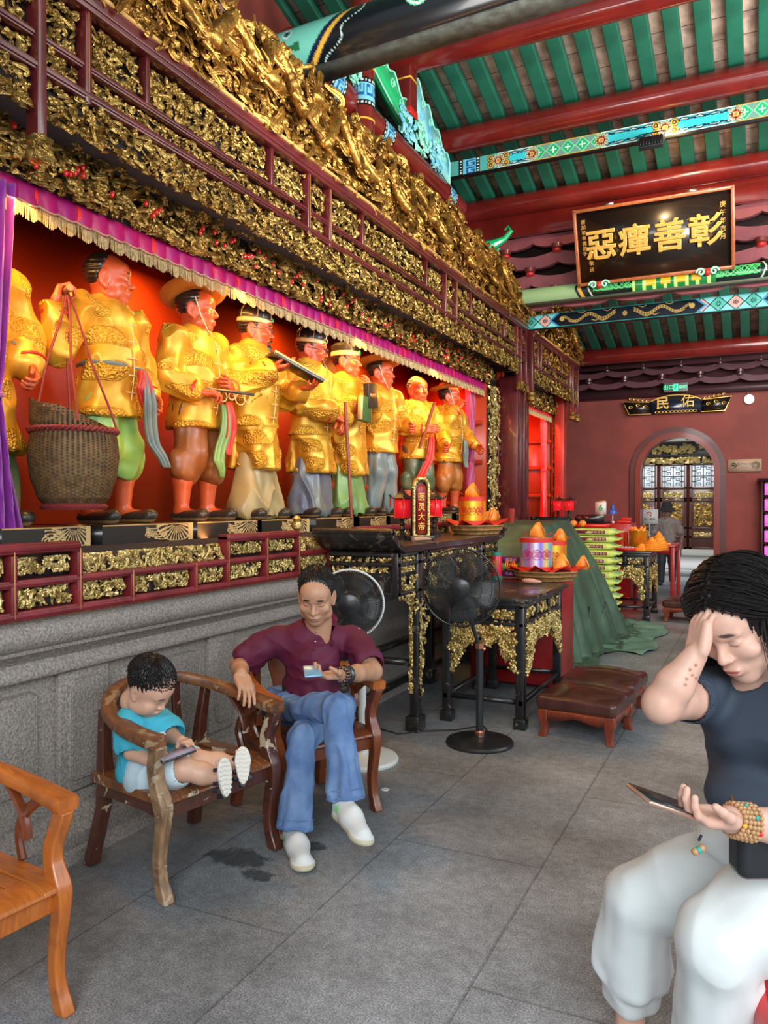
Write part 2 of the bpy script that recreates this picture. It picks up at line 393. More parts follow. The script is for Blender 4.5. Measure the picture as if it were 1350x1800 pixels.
def blossoms(n,W,H,rng,r=.016,depth=.03,inside=None):
 Ps=[];Rs=[]
 u=rng.rand(n)*W;v=rng.rand(n)*H
 if inside is not None:ok=inside(u,v)>0;u=u[ok];v=v[ok];n=len(u)
 for k in range(6):
  a=k*1.047;t=np.linspace(0,1,5)
  rr=r*(.8+.6*rng.rand(n));x=u[:,None]+np.cos(a)*rr[:,None]*(.2+1.1*t);y=v[:,None]+np.sin(a)*rr[:,None]*(.2+1.1*t)
  if inside is None:x=np.clip(x,.004,W-.004);y=np.clip(y,.004,H-.004)
  w=depth+.008*np.sin(t*3.1)+0*x;Ps.append(np.stack([x,y,w],-1));Rs.append((rr*.42)[:,None]*np.array([.5,.9,1,.9,.3])[None])
 return tubes(np.vstack(Ps),np.vstack(Rs),5,np.full(6*n,.6))
def ground(W,H,step,seed,top=None,hole=-.45,amp=.02,f=40):
 nu=max(6,int(W/step));nv=max(6,int(H/step));U,T=np.meshgrid(np.linspace(0,W,nu),np.linspace(0,1,nv),indexing='ij')
 Vv=T*(H if top is None else top(U));P=np.stack([U,Vv,0*U],-1).reshape(-1,3);q=wav(P,f,seed);q2=wav(P,f*.6,seed+9)
 h=(np.abs(np.sin(q*3.2+q2*2))*.8+.25*np.sin(q2*9)).reshape(U.shape);i=np.arange(nu-1)[:,None]*nv;j=np.arange(nv-1)[None]
 Q=np.stack([i+j,i+nv+j,i+nv+j+1,i+j+1],-1).reshape(-1,4);keep=(q.reshape(U.shape)[:-1,:-1]>hole).ravel()
 return np.stack([U,Vv,amp*h],-1).reshape(-1,3),Q[keep]
def relief(mb,W,H,origin,U,Vv,Wd,rng,dens=900,size=.09,r0=.008,depth=.03,inside=None,bl=True,S=11,gr=True):
 """adds gilded relief over the panel spanned by U, Vv with outward Wd"""
 B=np.stack([np.array(U,float),np.array(Vv,float),np.array(Wd,float)],0);n=max(4,int(dens*W*H*.36))
 mb.tf((0,0,0))
 V,Q=scrolls(n,W,H,rng,size*1.25,r0*1.15,depth,S,inside);mb.add(V@B+np.array(origin),Q)
 if bl:
  V,Q=blossoms(max(1,n//7),W,H,rng,r0*2.3,depth,inside);mb.add(V@B+np.array(origin),Q)
 if gr and inside is None:
  V,Q=ground(W,H,max(.006,r0*.9),rng.randint(999),amp=depth*.6,f=.5/r0,hole=-.08);mb.add(V@B+np.array(origin),Q)
 return mb
# =================== SETTING ===================
def node_mat_floor():
 m=bpy.data.materials.new('grey_stone_paving');m.use_nodes=True;nt=m.node_tree;b=nt.nodes['Principled BSDF'];L=nt.links
 tc=nt.nodes.new('ShaderNodeTexCoord');mp=nt.nodes.new('ShaderNodeMapping');mp.inputs['Location'].default_value=(-.52,2.08+0.0,0);mp.inputs['Rotation'].default_value=(0,0,0)
 L.new(tc.outputs['Object'],mp.inputs['Vector'])
 sw=nt.nodes.new('ShaderNodeVectorRotate');sw.rotation_type='Z_AXIS';sw.inputs['Angle'].default_value=math.pi/2
 sw.inputs['Center'].default_value=(0,0,0);L.new(mp.outputs['Vector'],sw.inputs['Vector'])
 def noise(s,d=4,r=.6,vec=None):
  n=nt.nodes.new('ShaderNodeTexNoise');n.inputs['Scale'].default_value=s;n.inputs['Detail'].default_value=d;n.inputs['Roughness'].default_value=r
  L.new(vec or tc.outputs['Object'],n.inputs['Vector']);return n
 nw=noise(9,3);mixv=nt.nodes.new('ShaderNodeVectorMath');mixv.operation='MULTIPLY_ADD'
 mixv.inputs[1].default_value=(.012,.012,0);L.new(nw.outputs['Color'],mixv.inputs[0]);L.new(sw.outputs['Vector'],mixv.inputs[2])
 br=nt.nodes.new('ShaderNodeTexBrick');L.new(mixv.outputs[0],br.inputs['Vector']);br.inputs['Scale'].default_value=1
 br.inputs['Brick Width'].default_value=1.75;br.inputs['Row Height'].default_value=.66;br.inputs['Mortar Size'].default_value=.005;br.inputs['Mortar Smooth'].default_value=.3
 br.inputs['Color1'].default_value=(.33,.36,.385,1);br.inputs['Color2'].default_value=(.35,.378,.405,1);br.inputs['Mortar'].default_value=(.25,.27,.285,1)
 br.inputs['Bias'].default_value=0
 def mul(src,n,lo,hi,p0,p1):
  r=nt.nodes.new('ShaderNodeValToRGB');r.color_ramp.elements[0].position=p0;r.color_ramp.elements[1].position=p1
  r.color_ramp.elements[0].color=(*[lo]*3,1);r.color_ramp.elements[1].color=(*[hi]*3,1);L.new(n.outputs['Fac'],r.inputs['Fac'])
  mx=nt.nodes.new('ShaderNodeMix');mx.data_type='RGBA';mx.blend_type='MULTIPLY';mx.inputs[0].default_value=1
  L.new(src,mx.inputs[6]);L.new(r.outputs['Color'],mx.inputs[7]);return mx.outputs[2]
 c=mul(br.outputs['Color'],noise(1.3,6),.62,1.25,.35,.65);c=mul(c,noise(160,2,.7),.62,1.42,.38,.64);c=mul(c,noise(22,4,.7),.8,1.15,.35,.65)
 g=None
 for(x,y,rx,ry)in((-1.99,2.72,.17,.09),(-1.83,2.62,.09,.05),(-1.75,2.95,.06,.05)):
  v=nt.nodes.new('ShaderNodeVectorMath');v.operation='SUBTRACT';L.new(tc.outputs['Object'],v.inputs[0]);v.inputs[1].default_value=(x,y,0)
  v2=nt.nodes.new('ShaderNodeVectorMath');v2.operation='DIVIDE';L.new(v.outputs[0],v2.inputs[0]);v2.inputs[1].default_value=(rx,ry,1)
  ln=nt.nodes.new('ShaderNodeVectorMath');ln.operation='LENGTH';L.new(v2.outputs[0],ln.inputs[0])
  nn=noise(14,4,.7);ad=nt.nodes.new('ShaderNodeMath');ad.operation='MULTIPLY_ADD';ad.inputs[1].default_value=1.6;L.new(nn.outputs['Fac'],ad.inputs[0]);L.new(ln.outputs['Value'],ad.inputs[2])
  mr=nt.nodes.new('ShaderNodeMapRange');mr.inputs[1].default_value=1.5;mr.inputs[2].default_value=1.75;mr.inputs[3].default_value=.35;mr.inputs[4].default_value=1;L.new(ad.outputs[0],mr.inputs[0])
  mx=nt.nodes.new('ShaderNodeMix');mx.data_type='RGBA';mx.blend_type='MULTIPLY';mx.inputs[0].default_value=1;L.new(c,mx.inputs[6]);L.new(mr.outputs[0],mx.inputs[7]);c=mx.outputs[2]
 L.new(c,b.inputs['Base Color'])
 n3=noise(70,5,.7);bp=nt.nodes.new('ShaderNodeBump');bp.inputs['Strength'].default_value=.45;bp.inputs['Distance'].default_value=.006;L.new(n3.outputs['Fac'],bp.inputs['Height'])
 bp2=nt.nodes.new('ShaderNodeBump');bp2.inputs['Strength'].default_value=.8;bp2.inputs['Distance'].default_value=.006;bp2.invert=True
 L.new(br.outputs['Fac'],bp2.inputs['Height']);L.new(bp.outputs['Normal'],bp2.inputs['Normal']);L.new(bp2.outputs['Normal'],b.inputs['Normal'])
 b.inputs['Roughness'].default_value=.48
 return m
M['floor']=node_mat_floor()
M['granite']=mat('granite',(.36,.32,.285),.75,c2=(.18,.16,.145),vs=95,bump=.55,bs=75)
M['wallred']=mat('oxblood_plaster',(.235,.042,.030),.7,var=.22,vs=1.6,bump=.06,bs=12)
M['brick']=None
b=MB();b.bx(-3.3,7,-5,27,-.1,0);struct(b.out('floor',M['floor'],smooth=False))
YW=14.2;DC=-1.28;RI=.60;SPR=2.03
def wall_with_arch(y0,y1,x0,x1,z1):
 mb=MB();n=24
 arc=[(DC+RI*math.cos(t),SPR+RI*math.sin(t))for t in np.linspace(0,math.pi,n+1)]
 for y in(y0,y1):
  P=[(x0,0),(DC-RI,0),(DC-RI,SPR)]
 def quad(a,b_,c,d,y):mb.add([(a[0],y,a[1]),(b_[0],y,b_[1]),(c[0],y,c[1]),(d[0],y,d[1])],[(0,1,2,3)])
 for y in(y0,y1):
  quad((x0,0),(DC-RI,0),(DC-RI,z1),(x0,z1),y);quad((DC+RI,0),(x1,0),(x1,z1),(DC+RI,z1),y)
  for i in range(n):quad(arc[i],arc[i+1],(arc[i+1][0],z1),(arc[i][0],z1),y)
 pth=[(DC+RI,0)]+arc+[(DC-RI,0)]
 for i in range(len(pth)-1):
  a,c=pth[i],pth[i+1];mb.add([(a[0],y0,a[1]),(c[0],y0,c[1]),(c[0],y1,c[1]),(a[0],y1,a[1])],[(0,1,2,3)])
 return mb
struct(wall_with_arch(YW,YW+.35,-4.6,5.0,3.36).out('wall_far',M['wallred'],smooth=False))
b=MB();b.bx(-4.6,5.0,YW+.05,YW+.3,3.36,4.6);struct(b.out('wall_far_upper',mat('dark_red_boarding',(.07,.018,.022),.6),smooth=False))
b=MB();b.bx(-4.7,-3.95,0.6,14.2,0,9.0);struct(b.out('wall_left',M['wallred'],smooth=False))
b=MB();b.bx(-3.96,-3.25,0.8,12.6,3.19,3.25);b.bx(-3.40,-3.32,1.0,14.2,3.25,4.9);struct(b.out('wall_left_upper',mat('dusty_pink_plaster',(.42,.20,.17),.8,var=.3,vs=3),smooth=False))
def arch_band(r0,r1,y0,y1):
 mb=MB();n=32;P=[(1,0,0)]
 def pts(r):return[(DC+r,0)]+[(DC+r*math.cos(t),SPR+r*math.sin(t))for t in np.linspace(0,math.pi,n)]+[(DC-r,0)]
 A,Bb=pts(r0),pts(r1);G=np.array([[(a[0],y1,a[1])for a in A],[(a[0],y0,a[1])for a in A],[(a[0],y0,a[1])for a in Bb],[(a[0],y1,a[1])for a in Bb]])
 return mb.grid(G)
dr=thing('door_1','','',(DC,YW,0));
for k in('category',):del dr[k]
dr['label']='arched doorway with a dark red double moulding in the far wall';dr['kind']='structure'
mb=arch_band(.585,.675,YW-.07,YW+.1);mb.out('inner_moulding',mat('arch_red_lacquer',(.20,.022,.012),.3,coat=.4),dr)
mb=arch_band(.675,.77,YW-.035,YW+.05);mb.out('outer_moulding',mat('arch_brown_lacquer',(.085,.018,.016),.35,coat=.3),dr)
# ---------- roof ----------
SL=.267
def zr(y):return 4.15+SL*(13.3-y)
def brick_mat():
 m=bpy.data.materials.new('roof_bricks');m.use_nodes=True;nt=m.node_tree;bs=nt.nodes['Principled BSDF'];L=nt.links
 tc=nt.nodes.new('ShaderNodeTexCoord');br=nt.nodes.new('ShaderNodeTexBrick');L.new(tc.outputs['Object'],br.inputs['Vector'])
 br.inputs['Scale'].default_value=1;br.inputs['Brick Width'].default_value=.25;br.inputs['Row Height'].default_value=.24;br.inputs['Mortar Size'].default_value=.004;br.offset=0
 br.inputs['Color1'].default_value=(.74,.50,.40,1);br.inputs['Color2'].default_value=(.85,.66,.55,1);br.inputs['Mortar'].default_value=(.08,.05,.04,1)
 n=nt.nodes.new('ShaderNodeTexNoise');n.inputs['Scale'].default_value=7;n.inputs['Detail'].default_value=6;L.new(tc.outputs['Object'],n.inputs['Vector'])
 r=nt.nodes.new('ShaderNodeValToRGB');r.color_ramp.elements[0].position=.35;r.color_ramp.elements[1].position=.65;r.color_ramp.elements[0].color=(.55,.45,.42,1);r.color_ramp.elements[1].color=(1.15,1.1,1.08,1);L.new(n.outputs['Fac'],r.inputs['Fac'])
 mx=nt.nodes.new('ShaderNodeMix');mx.data_type='RGBA';mx.blend_type='MULTIPLY';mx.inputs[0].default_value=1;L.new(br.outputs['Color'],mx.inputs[6]);L.new(r.outputs['Color'],mx.inputs[7]);L.new(mx.outputs[2],bs.inputs['Base Color'])
 bs.inputs['Roughness'].default_value=.85
 return m
b=MB();b.prism([(-1,zr(-1)),(14.4,zr(14.4)),(14.4,zr(14.4)+.12),(-1,zr(-1)+.12)],(-4.7,0,0),(0,1,0),(0,0,1),(9.7,0,0));ce=struct(b.out('ceiling',brick_mat(),smooth=False),'sloping roof of pale bricks laid on green rafters')
M['rafter']=mat('green_rafter_paint',(.012,.12,.072),.5,var=.25,vs=3)
r0=None
for i in range(35):
 x=-3.97+.25*i
 if r0 is None:
  b=MB();b.prism([(-1,zr(-1)-.10),(13.9,zr(13.9)-.10),(13.9,zr(13.9)),(-1,zr(-1))],(-.068,0,0),(0,1,0),(0,0,1),(.136,0,0));r0=b.out('rafter',M['rafter'],ce,world=False,bevel=.01)
  r0.location=(x,0,0)
 else:
  c=r0.copy();COL.objects.link(c);c.parent=ce;c.location=(x,0,0)
def purlin(y,label,r=.12,dz=-.12-.10,board=0):
 z=zr(y)+dz;mb=MB();n=28;mb.tube([(x,y,z)for x in np.linspace(-3.3,5,24)],r,n)
 o=mb.out('roof_purlin',M['beamred'],None);tag(o,label,'roof beam','round red roof purlins');return z
purlin(6.80,'round red purlin crossing the top edge, above the square red hanging post')
purlin(7.91,'second round red purlin from the top, over the flat turquoise painted beam')
zC=purlin(9.12,'round red purlin glowing in the spotlight above the black plaque')
zD=purlin(13.3,'low dark red purlin farthest away over the red end wall',.13)
b=MB();b.bx(-3.3,5,9.16,9.22,zC-.36,zC-.09);tag(b.out('purlin_board',M['beamred'],smooth=False,bevel=.004),'flat red board tucked under the spotlit purlin, behind the plaque top','board')
M['brk']=mat('bracket_mauve_red',(.30,.085,.095),.45,var=.15,vs=4)
M['brkred']=mat('bracket_bright_red',(.55,.02,.015),.3,coat=.3)
M['brkbrown']=mat('bracket_brown_red',(.16,.025,.02),.3,coat=.4)
def bracket_rows(y,ztop,rows,dz,x0,x1,pitch,label,group,lean=.035,mats=('brk','brkbrown','brkred')):
 for k in range(rows):
  th=thing('bracket_row',label%('topmost','second','third','fourth')[k],'bracket',(x0,y,ztop-k*dz),group=group)
  ph=(k%2)*.5*pitch;ph2=((k+1)%2)*.5*pitch;zt=ztop-k*dz;yy=y-lean*k
  xs=np.arange(x0,x1,.02)
  f1=np.abs(((xs-ph)/pitch+.5)%1-.5)*2
  f2=np.abs(((xs-ph2)/pitch+.5)%1-.5)*2
  top=zt-.045*np.sin(np.clip(f1*1.05,0,1)*math.pi/2)**1.3;bot=zt-dz+.055+.055*np.clip((f2-.3)/.7,0,1)**2.2+.01
  G=np.stack([np.stack([xs,np.full_like(xs,yy+.05),top],-1),np.stack([xs,np.full_like(xs,yy),top],-1),np.stack([xs,np.full_like(xs,yy-.02),bot],-1),np.stack([xs,np.full_like(xs,yy+.05),bot],-1)])
  mb=MB();mb.grid(G);mb.out('wavy_board',M[mats[0]],th)
  for j in range(int((x1-x0)/pitch)+1):
   cx=x0+ph+j*pitch
   if cx>x1:break
   cx0=math.ceil((x0-ph)/pitch)
  x=ph+math.ceil((x0-ph)/pitch)*pitch
  while x<x1:
   mb=MB();mb.lathe([(.045,.0),(.045,.022),(.062,.03),(.065,.075),(.055,.08)],(x,yy-.03,zt-.012),20);c=mb.out('cap_block',M[mats[1]],th)
   mb=MB();mb.lathe([(.035,-.02),(.05,-.012),(.052,.012),(.046,.02)],(x,yy-.03,zt-.012),20);mb.out('red_collar',M[mats[2]],th)
   x+=pitch
bracket_rows(9.3,zC-.30,4,.256,-3.2,2.2,.62,'red wavy bracket board with round caps behind the plaque, %s of four rows','bracket boards behind the plaque')
b=MB();b.bx(-3.3,5,9.45,9.5,4.02,zC-.1);tag(b.out('dark_back_board',M['dark'],smooth=False),'dark boarding seen through the gaps between the wavy red brackets','board')
M['brkd']=mat('bracket_dusky',(.10,.035,.045),.5);M['brkdb']=mat('bracket_dusky_cap',(.06,.018,.018),.35,coat=.3)
bracket_rows(13.95,3.80,2,.20,-3.2,2.2,.60,'dusky wavy bracket board over the end wall, %s of two rows','bracket boards over the end wall',mats=('brkd','brkdb','brkdb'))
b=MB();b.bx(-3.3,5,13.86,13.94,3.80,3.93);tag(b.out('upper_wall_board',M['brkd'],smooth=False),'grey-mauve plank directly under the lowest dark purlin','board')
b=MB();b.bx(-4.6,5,14.08,14.2,3.33,3.47);struct(b.out('trim_1',mat('wall_head_board',(.055,.02,.024),.45),smooth=False))
# ---------- painted beams (paint as vertex colours on a fine mesh) ----------
M['paint']=mat('gloss_beam_paint',(1,1,1),.25,attr=True,coat=.4)
M['paintm']=mat('matt_beam_paint',(1,1,1),.45,attr=True)
cT,cN,cG,cY,cW,cP,cR=[np.array(lin(x))for x in('46c6c0','10203a','1f9a5c','d8a63a','e8f2ea','e8a79a','7a1f1a')]
def lay(C,m,col):C[m]=col;return C
def meander(s,t,w,C):
 """key pattern strip, s in 0..w, t 0..1 ; blue lines on pale blue, dotted edges"""
 q=s/w
 lay(C,q<1,np.array(lin('79c9dc')))
 d=(q<.2)|(q>.8);lay(C,d,np.array(lin('141416')))
 dots=d&((np.abs(((t*5)%1)-.5)<.22)&(np.abs(np.where(q<.2,q,1-q)-.1)<.045));lay(C,dots,cW)
 k=(q>.24)&(q<.76);a=((q-.24)/.52*5).astype(int);bb=((t*2)%1*6).astype(int)
 pat=np.array([[0,1,1,1,1],[0,1,0,0,1],[0,1,0,1,1],[0,1,0,0,0],[0,1,1,1,1],[0,0,0,0,0]])
 lay(C,k&(pat[np.clip(bb,0,5),np.clip(a,0,4)]>0),np.array(lin('1d5c9c')))
 return C
def rosette(x,y,r,C,petals=12,c1=cR,c2=None):
 rr=np.hypot(x,y)/r;th=np.arctan2(y,x);c2=np.array(lin('e9d7a0'))if c2 is None else c2
 e=.82+.18*np.cos(th*petals);lay(C,rr<e,c2);lay(C,rr<e-.13,c1)
 lay(C,(rr<e-.05)&(np.abs(np.sin(th*petals/2))<.16)&(rr>.25),c2);lay(C,rr<.33,c2);lay(C,rr<.25,np.array(lin('d88a2a')));return C
def wavefield(s,L,t,C,w):
 """turquoise lozenge with dark flame border ; s from 0..L, t 0..1"""
 q=s/L;dt=np.abs(t-.5)*2;prof=np.clip(np.sin(np.clip(q,0,1)*math.pi)*1.9,0,.50)*(1-.14*np.sin(q*math.pi*8)**2)
 sc_=np.sin(s*46)*.10;lay(C,dt>-1,np.array(lin('5fb9ad')))
 lay(C,(dt>prof+.12+sc_),np.array(lin('17406a')));lay(C,dt>prof+.30+sc_,np.array(lin('58b3a8')));lay(C,np.abs(dt-prof-.1-sc_)<.045,np.array(lin('d8e6c8')));lay(C,np.abs(dt-prof-.04)<.05,cN)
 lay(C,dt<prof-.02,np.array(lin('3fd0d8')));lay(C,dt>.93,cW);return C
def diamonds(s,t,w,C,n=1,ca='6f9d8c',cb='22b070'):
 u=(s/w)%1;x=np.abs(u-.5)*2;y=np.abs(t-.5)*2;lay(C,y>-1,np.array(lin(ca)));lay(C,x+y<1.0,np.array(lin('9fe0b0')));lay(C,x+y<.86,np.array(lin(cb)))
 lay(C,(np.minimum(x,y)<.07)&(np.maximum(x,y)<.42),cW);lay(C,y>.93,cY);return C
def flat_paint(s,t,H_):
 C=np.tile(np.array(lin('58b3a8')),(*s.shape,1)).reshape(*s.shape,3)
 def seg(a,b_):return(s>=a)&(s<b_)
 fl=[.62,.98,1.68,2.28,2.90,3.6,4.2,4.9,5.6]
 segs=[('m',.18,.42),('w',.62,.98),('d',.98,1.68),('w',1.68,2.28),('w',2.28,2.9),('d',2.9,3.6),('w',3.6,4.2),('w',4.2,4.9),('d',4.9,5.6),('w',5.6,6.3)]
 for k,a,b_ in segs:
  m=seg(a,b_);c=C[m]
  if k=='m':c=meander(s[m]-a,t[m],b_-a,c)
  elif k=='w':c=wavefield(s[m]-a,b_-a,t[m],c,H_)
  else:c=diamonds(s[m]-a,t[m],H_*.95,c)
  C[m]=c
 for i,f in enumerate(fl):
  big=i in(3,);r=H_*.47;m=(np.abs(s-f)<r*1.7);c=C[m]
  if big or i in(0,):
   x=s[m]-f;y=(t[m]-.5)*H_
   for sx in(-1,1):
    for sy in(-1,1):
     rr=np.hypot(x-sx*r*1.15,y-sy*r*.5)/r;lay(c,rr<.55,cN);lay(c,np.abs(rr-.38)<.09,cY);lay(c,rr<.14,cY)
  c=rosette(s[m]-f,(t[m]-.5)*H_,r,c);C[m]=c
 return C
def flat_beam(name,y,x0,x1,z0,z1,thick,painter,label,res=.005,under=(.02,.03,.03)):
 th=thing(name,label,'painted beam',(x0,y,z0));n=int((x1-x0)/res);mm=max(8,int((z1-z0)/res))
 S=np.linspace(0,x1-x0,n);T=np.linspace(0,1,mm);s,t=np.meshgrid(S,T,indexing='ij')
 C=painter(s,t,z1-z0);G=np.stack([x0+s,np.full_like(s,y-.002),z0+t*(z1-z0)],-1)
 mb=MB();mb.grid(G);mb.out('painted_face',M['paint'],th,col=C.reshape(-1,3))
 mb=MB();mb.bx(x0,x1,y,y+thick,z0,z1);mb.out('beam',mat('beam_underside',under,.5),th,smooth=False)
 return th
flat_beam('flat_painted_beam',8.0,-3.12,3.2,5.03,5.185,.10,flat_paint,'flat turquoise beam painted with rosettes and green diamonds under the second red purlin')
def dragon_paint(s,t,H_):
 C=np.zeros((*s.shape,3));C[:]=np.array(lin('2fa37e'))
 w=H_*1.05;u=(s/w)%1;x=np.abs(u-.5)*2;y=np.abs(t-.5)*2
 a=((s/w).astype(int))%2==0;pk=np.hypot(x,y)<.8
 lay(C,(x+y)>1.05,np.array(lin('8adfdf')));lay(C,np.abs(x+y-1)<.09,cN);lay(C,(x+y<.93),np.array(lin('5ac0a8')));lay(C,a&pk&(x+y<.93),np.array(lin('eab0a0')))
 lay(C,(x+y<.93)&(np.hypot(x,y)<.34)&(np.abs(np.sin(np.arctan2(y,x)*4))>.55),cN)
 q=(s-.85)%2.35;L=1.8;m=(q<L);e=np.minimum(q,L-q);yy=np.abs(t-.5)*2;inn=e-yy*.11
 lay(C,m&(inn>0),np.array(lin('3f9bc8')));lay(C,m&(inn>.03),cN);lay(C,m&(inn>.05)&(yy<.86),np.array(lin('0d1620')))
 for sg in(-1,1):
  qq=(q-L/2)*sg;r=(qq>.1)&(qq<.72)&m
  c0=.5+.22*np.sin(qq*19);d=np.abs(t-c0)*H_;wd=.018*(1.15-qq)
  lay(C,r&(d<wd+.006),np.array(lin('b99a55')));lay(C,r&(d<wd),np.array(lin('6b5528')));lay(C,r&(d<wd)&(np.sin(s*210)>.4),np.array(lin('b99a55')))
  for k,(cx,cy)in enumerate(((.2,.8),(.34,.2),(.5,.82),(.62,.25))):
   dd=np.abs((t-cy)*H_-.35*np.abs(qq-cx));lay(C,r&(np.abs(qq-cx)<.045)&(dd<.004),np.array(lin('b99a55')))
  rr=np.hypot(qq-.74,(t-.55)*H_);lay(C,m&(qq>0)&(rr<.03),np.array(lin('c0a25a')))
 rr=np.hypot(q-L/2,(t-.5)*H_);lay(C,m&(rr<.028),np.array(lin('a8864a')))
 lay(C,(t<.05)|(t>.95),np.array(lin('2c8f86')));return C
flat_beam('dragon_painted_beam',9.6,-3.2,3.2,3.66,3.83,.10,dragon_paint,'flat beam with pink and teal lozenges and a gold dragon panel below the plaque')
def round_beam(name,y,z,r,x0,x1,painter,label,flatc,lim=52,tip=0):
 th=thing(name,label,'painted beam',(x0,y,z));n=int((x1-x0)/.007);k=84
 S=np.linspace(0,x1-x0,n);A=np.linspace(-math.radians(lim),math.pi+math.radians(lim),k);s,a=np.meshgrid(S,A,indexing='ij')
 C=painter(s,a,r);G=np.stack([x0+s,y+r*np.cos(a),z+r*np.sin(a)],-1);mb=MB();mb.grid(G);mb.out('painted_shaft',M['paint'],th,col=C.reshape(-1,3))
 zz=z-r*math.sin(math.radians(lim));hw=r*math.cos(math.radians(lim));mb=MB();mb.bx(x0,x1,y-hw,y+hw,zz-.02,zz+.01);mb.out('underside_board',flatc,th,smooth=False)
 mb=MB();mb.cyl((x0,y,z),(x0+.01,y,z),r*.98);mb.out('end_cap',M['beamred'],th);th.rotation_euler=(0,-tip,0)
 return th
def teal_paint(s,a,r):
 C=np.zeros((*s.shape,3));C[:]=np.array(lin('6fc2ae'));v=(a-math.pi*.5)*r
 t=(a-math.pi*.62)/1.6
 ch=s+np.abs(t)*.28
 f=s+.03*np.sin(v*30)
 lay(C,(np.abs(f-.30-.10*np.abs(t))<.012),cW);
 e=np.hypot(s-.48,v-.20);lay(C,e<.036,cW);lay(C,e<.028,np.array(lin('3b8f86')));lay(C,e<.014,cN)
 q=np.hypot(s-.42,v-.20);lay(C,(np.abs(q-.075)<.006)&(s<.43),cN)
 tri=(s>.40)&(s<.58)&(np.abs(v-.31)<(s-.40)*.16);lay(C,tri,np.array(lin('0c6b3c')))
 wv=np.abs(v-.05-.03*np.sin(s*22));lay(C,(wv<.008)&(s<.60)&(s>.2),np.array(lin('2c6f66')))
 lay(C,ch>.95,cN);lay(C,(ch>1.00)&(ch<1.045),cY);lay(C,(ch>1.06),np.array(lin('0e1418')))
 lay(C,np.abs(ch-1.14-.03*np.sin(v*40))<.006,np.array(lin('b8cfc8')))
 g=(s>1.30)&(s<4.4);
 for k in range(9):
  cx=1.45+k*.34;cy=.12+.10*(-1)**k;rr=np.hypot(s-cx,(v-cy)*1.0);th=np.arctan2(v-cy,s-cx);sp=np.abs(rr-.05-.015*th);lay(C,g&(rr<.14)&(sp<.013),np.array(lin('4fb98a')));lay(C,g&(rr<.14)&(sp<.006),np.array(lin('bfe6c4')))
  b2=np.abs(v-cy-.07*np.sin((s-cx)*11));lay(C,g&(b2<.016)&(np.abs(s-cx)<.2),np.array(lin('49ad84')));lay(C,g&(b2<.005)&(np.abs(s-cx)<.2),np.array(lin('c8ecd0')))
 ch2=(4.95-s)+np.abs(t)*.28;lay(C,(ch2<.25),cN);lay(C,(ch2<.2)&(ch2>.15),cY);lay(C,ch2<.1,np.array(lin('6fc2ae')));return C
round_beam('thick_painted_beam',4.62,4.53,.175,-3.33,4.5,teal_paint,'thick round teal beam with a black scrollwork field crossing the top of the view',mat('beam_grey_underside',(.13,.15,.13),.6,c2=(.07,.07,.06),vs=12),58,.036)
def round2_paint(s,a,r):
 C=np.zeros((*s.shape,3));C[:]=np.array(lin('8fae7c'));v=(a-math.pi*.5)*r;t=(v-.14)/.16;L=3.2;x=s-.15-1.95
 ax=np.abs(x);ch=ax+np.abs(t)*.07
 lay(C,ch<1.05,cN);lay(C,(ch<1.02)&(ch>.98),cY);lay(C,ch<.95,np.array(lin('10201c')));lay(C,np.abs(ch-.90)<.008,np.array(lin('b6d8b4')))
 for k in range(6):
  cx=.35+k*.1;d=np.abs(v-.14-.05*np.sin((ax-cx)*24+k));lay(C,(ax>.3)&(ax<.84)&(d<.008),np.array(lin('4fc06a')))
 m=ax<.42;lay(C,m,np.array(lin('1f7a3a')));lay(C,m&(np.sin(x*58)>.55),np.array(lin('bfe07a')))
 lay(C,(np.abs(((x*6.5)%1)-.5)<.30)&(ax<.3)&(np.abs(v-.15)<.05),np.array(lin('e3b21e')))
 e=np.hypot(s-.25,v-.12);lay(C,e<.02,cN);lay(C,np.abs(s-.42-.03*np.sin(v*60))<.008,np.array(lin('2d5a3a')));return C
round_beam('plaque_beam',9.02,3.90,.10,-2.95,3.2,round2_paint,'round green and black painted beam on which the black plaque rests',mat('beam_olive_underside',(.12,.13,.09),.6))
# ---------- posts and beams along the shrine wall ----------
M['yellow']=mat('yellow_band_paint',(.75,.42,.03),.4)
def key_band(c,r,ax,w,parent):
 k=72;S=np.linspace(0,w,40);A=np.linspace(0,2*math.pi,k);s,a=np.meshgrid(S,A,indexing='ij');C=np.zeros((*s.shape,3));t=(a/(2*math.pi)*4)%1
 C=meander(s.ravel(),t.ravel(),w,C.reshape(-1,3));rr=r+.003
 if ax==2:G=np.stack([c[0]+rr*np.cos(a),c[1]+rr*np.sin(a),c[2]+s],-1)
 else:G=np.stack([c[0]+rr*np.cos(a),c[1]+s,c[2]+rr*np.sin(a)],-1)
 mb=MB();mb.grid(G);mb.out('key_pattern_band',M['paint'],parent,col=C)
th=thing('round_red_post','round red post with a blue key-pattern band behind the gilded crest','post',(-2.9,5.65,3.6))
mb=MB();mb.tube([(-2.9,5.65,z)for z in np.linspace(3.6,6.0,8)],.098,28);mb.out('shaft',M['beamred'],th)
key_band((-2.9,5.65,4.66),.098,2,.22,th)
for z in(4.56,4.97):
 mb=MB();mb.lathe([(.098,-.008),(.102,-.006),(.102,.006),(.098,.008)],(-2.9,5.65,z),28,cap=False);mb.out('yellow_band',M['yellow'],th)
th=thing('wall_tie_beam','round red beam running along the shrine wall with blue key-pattern bands','beam',(-3.0,4.7,4.72))
mb=MB();mb.tube([(-3.0,y,4.72)for y in np.linspace(4.7,8.1,10)],.115,28);mb.out('shaft',M['beamred'],th)
for y in(5.15,6.05,7.6):key_band((-3.0,y,4.72),.115,1,.22,th)
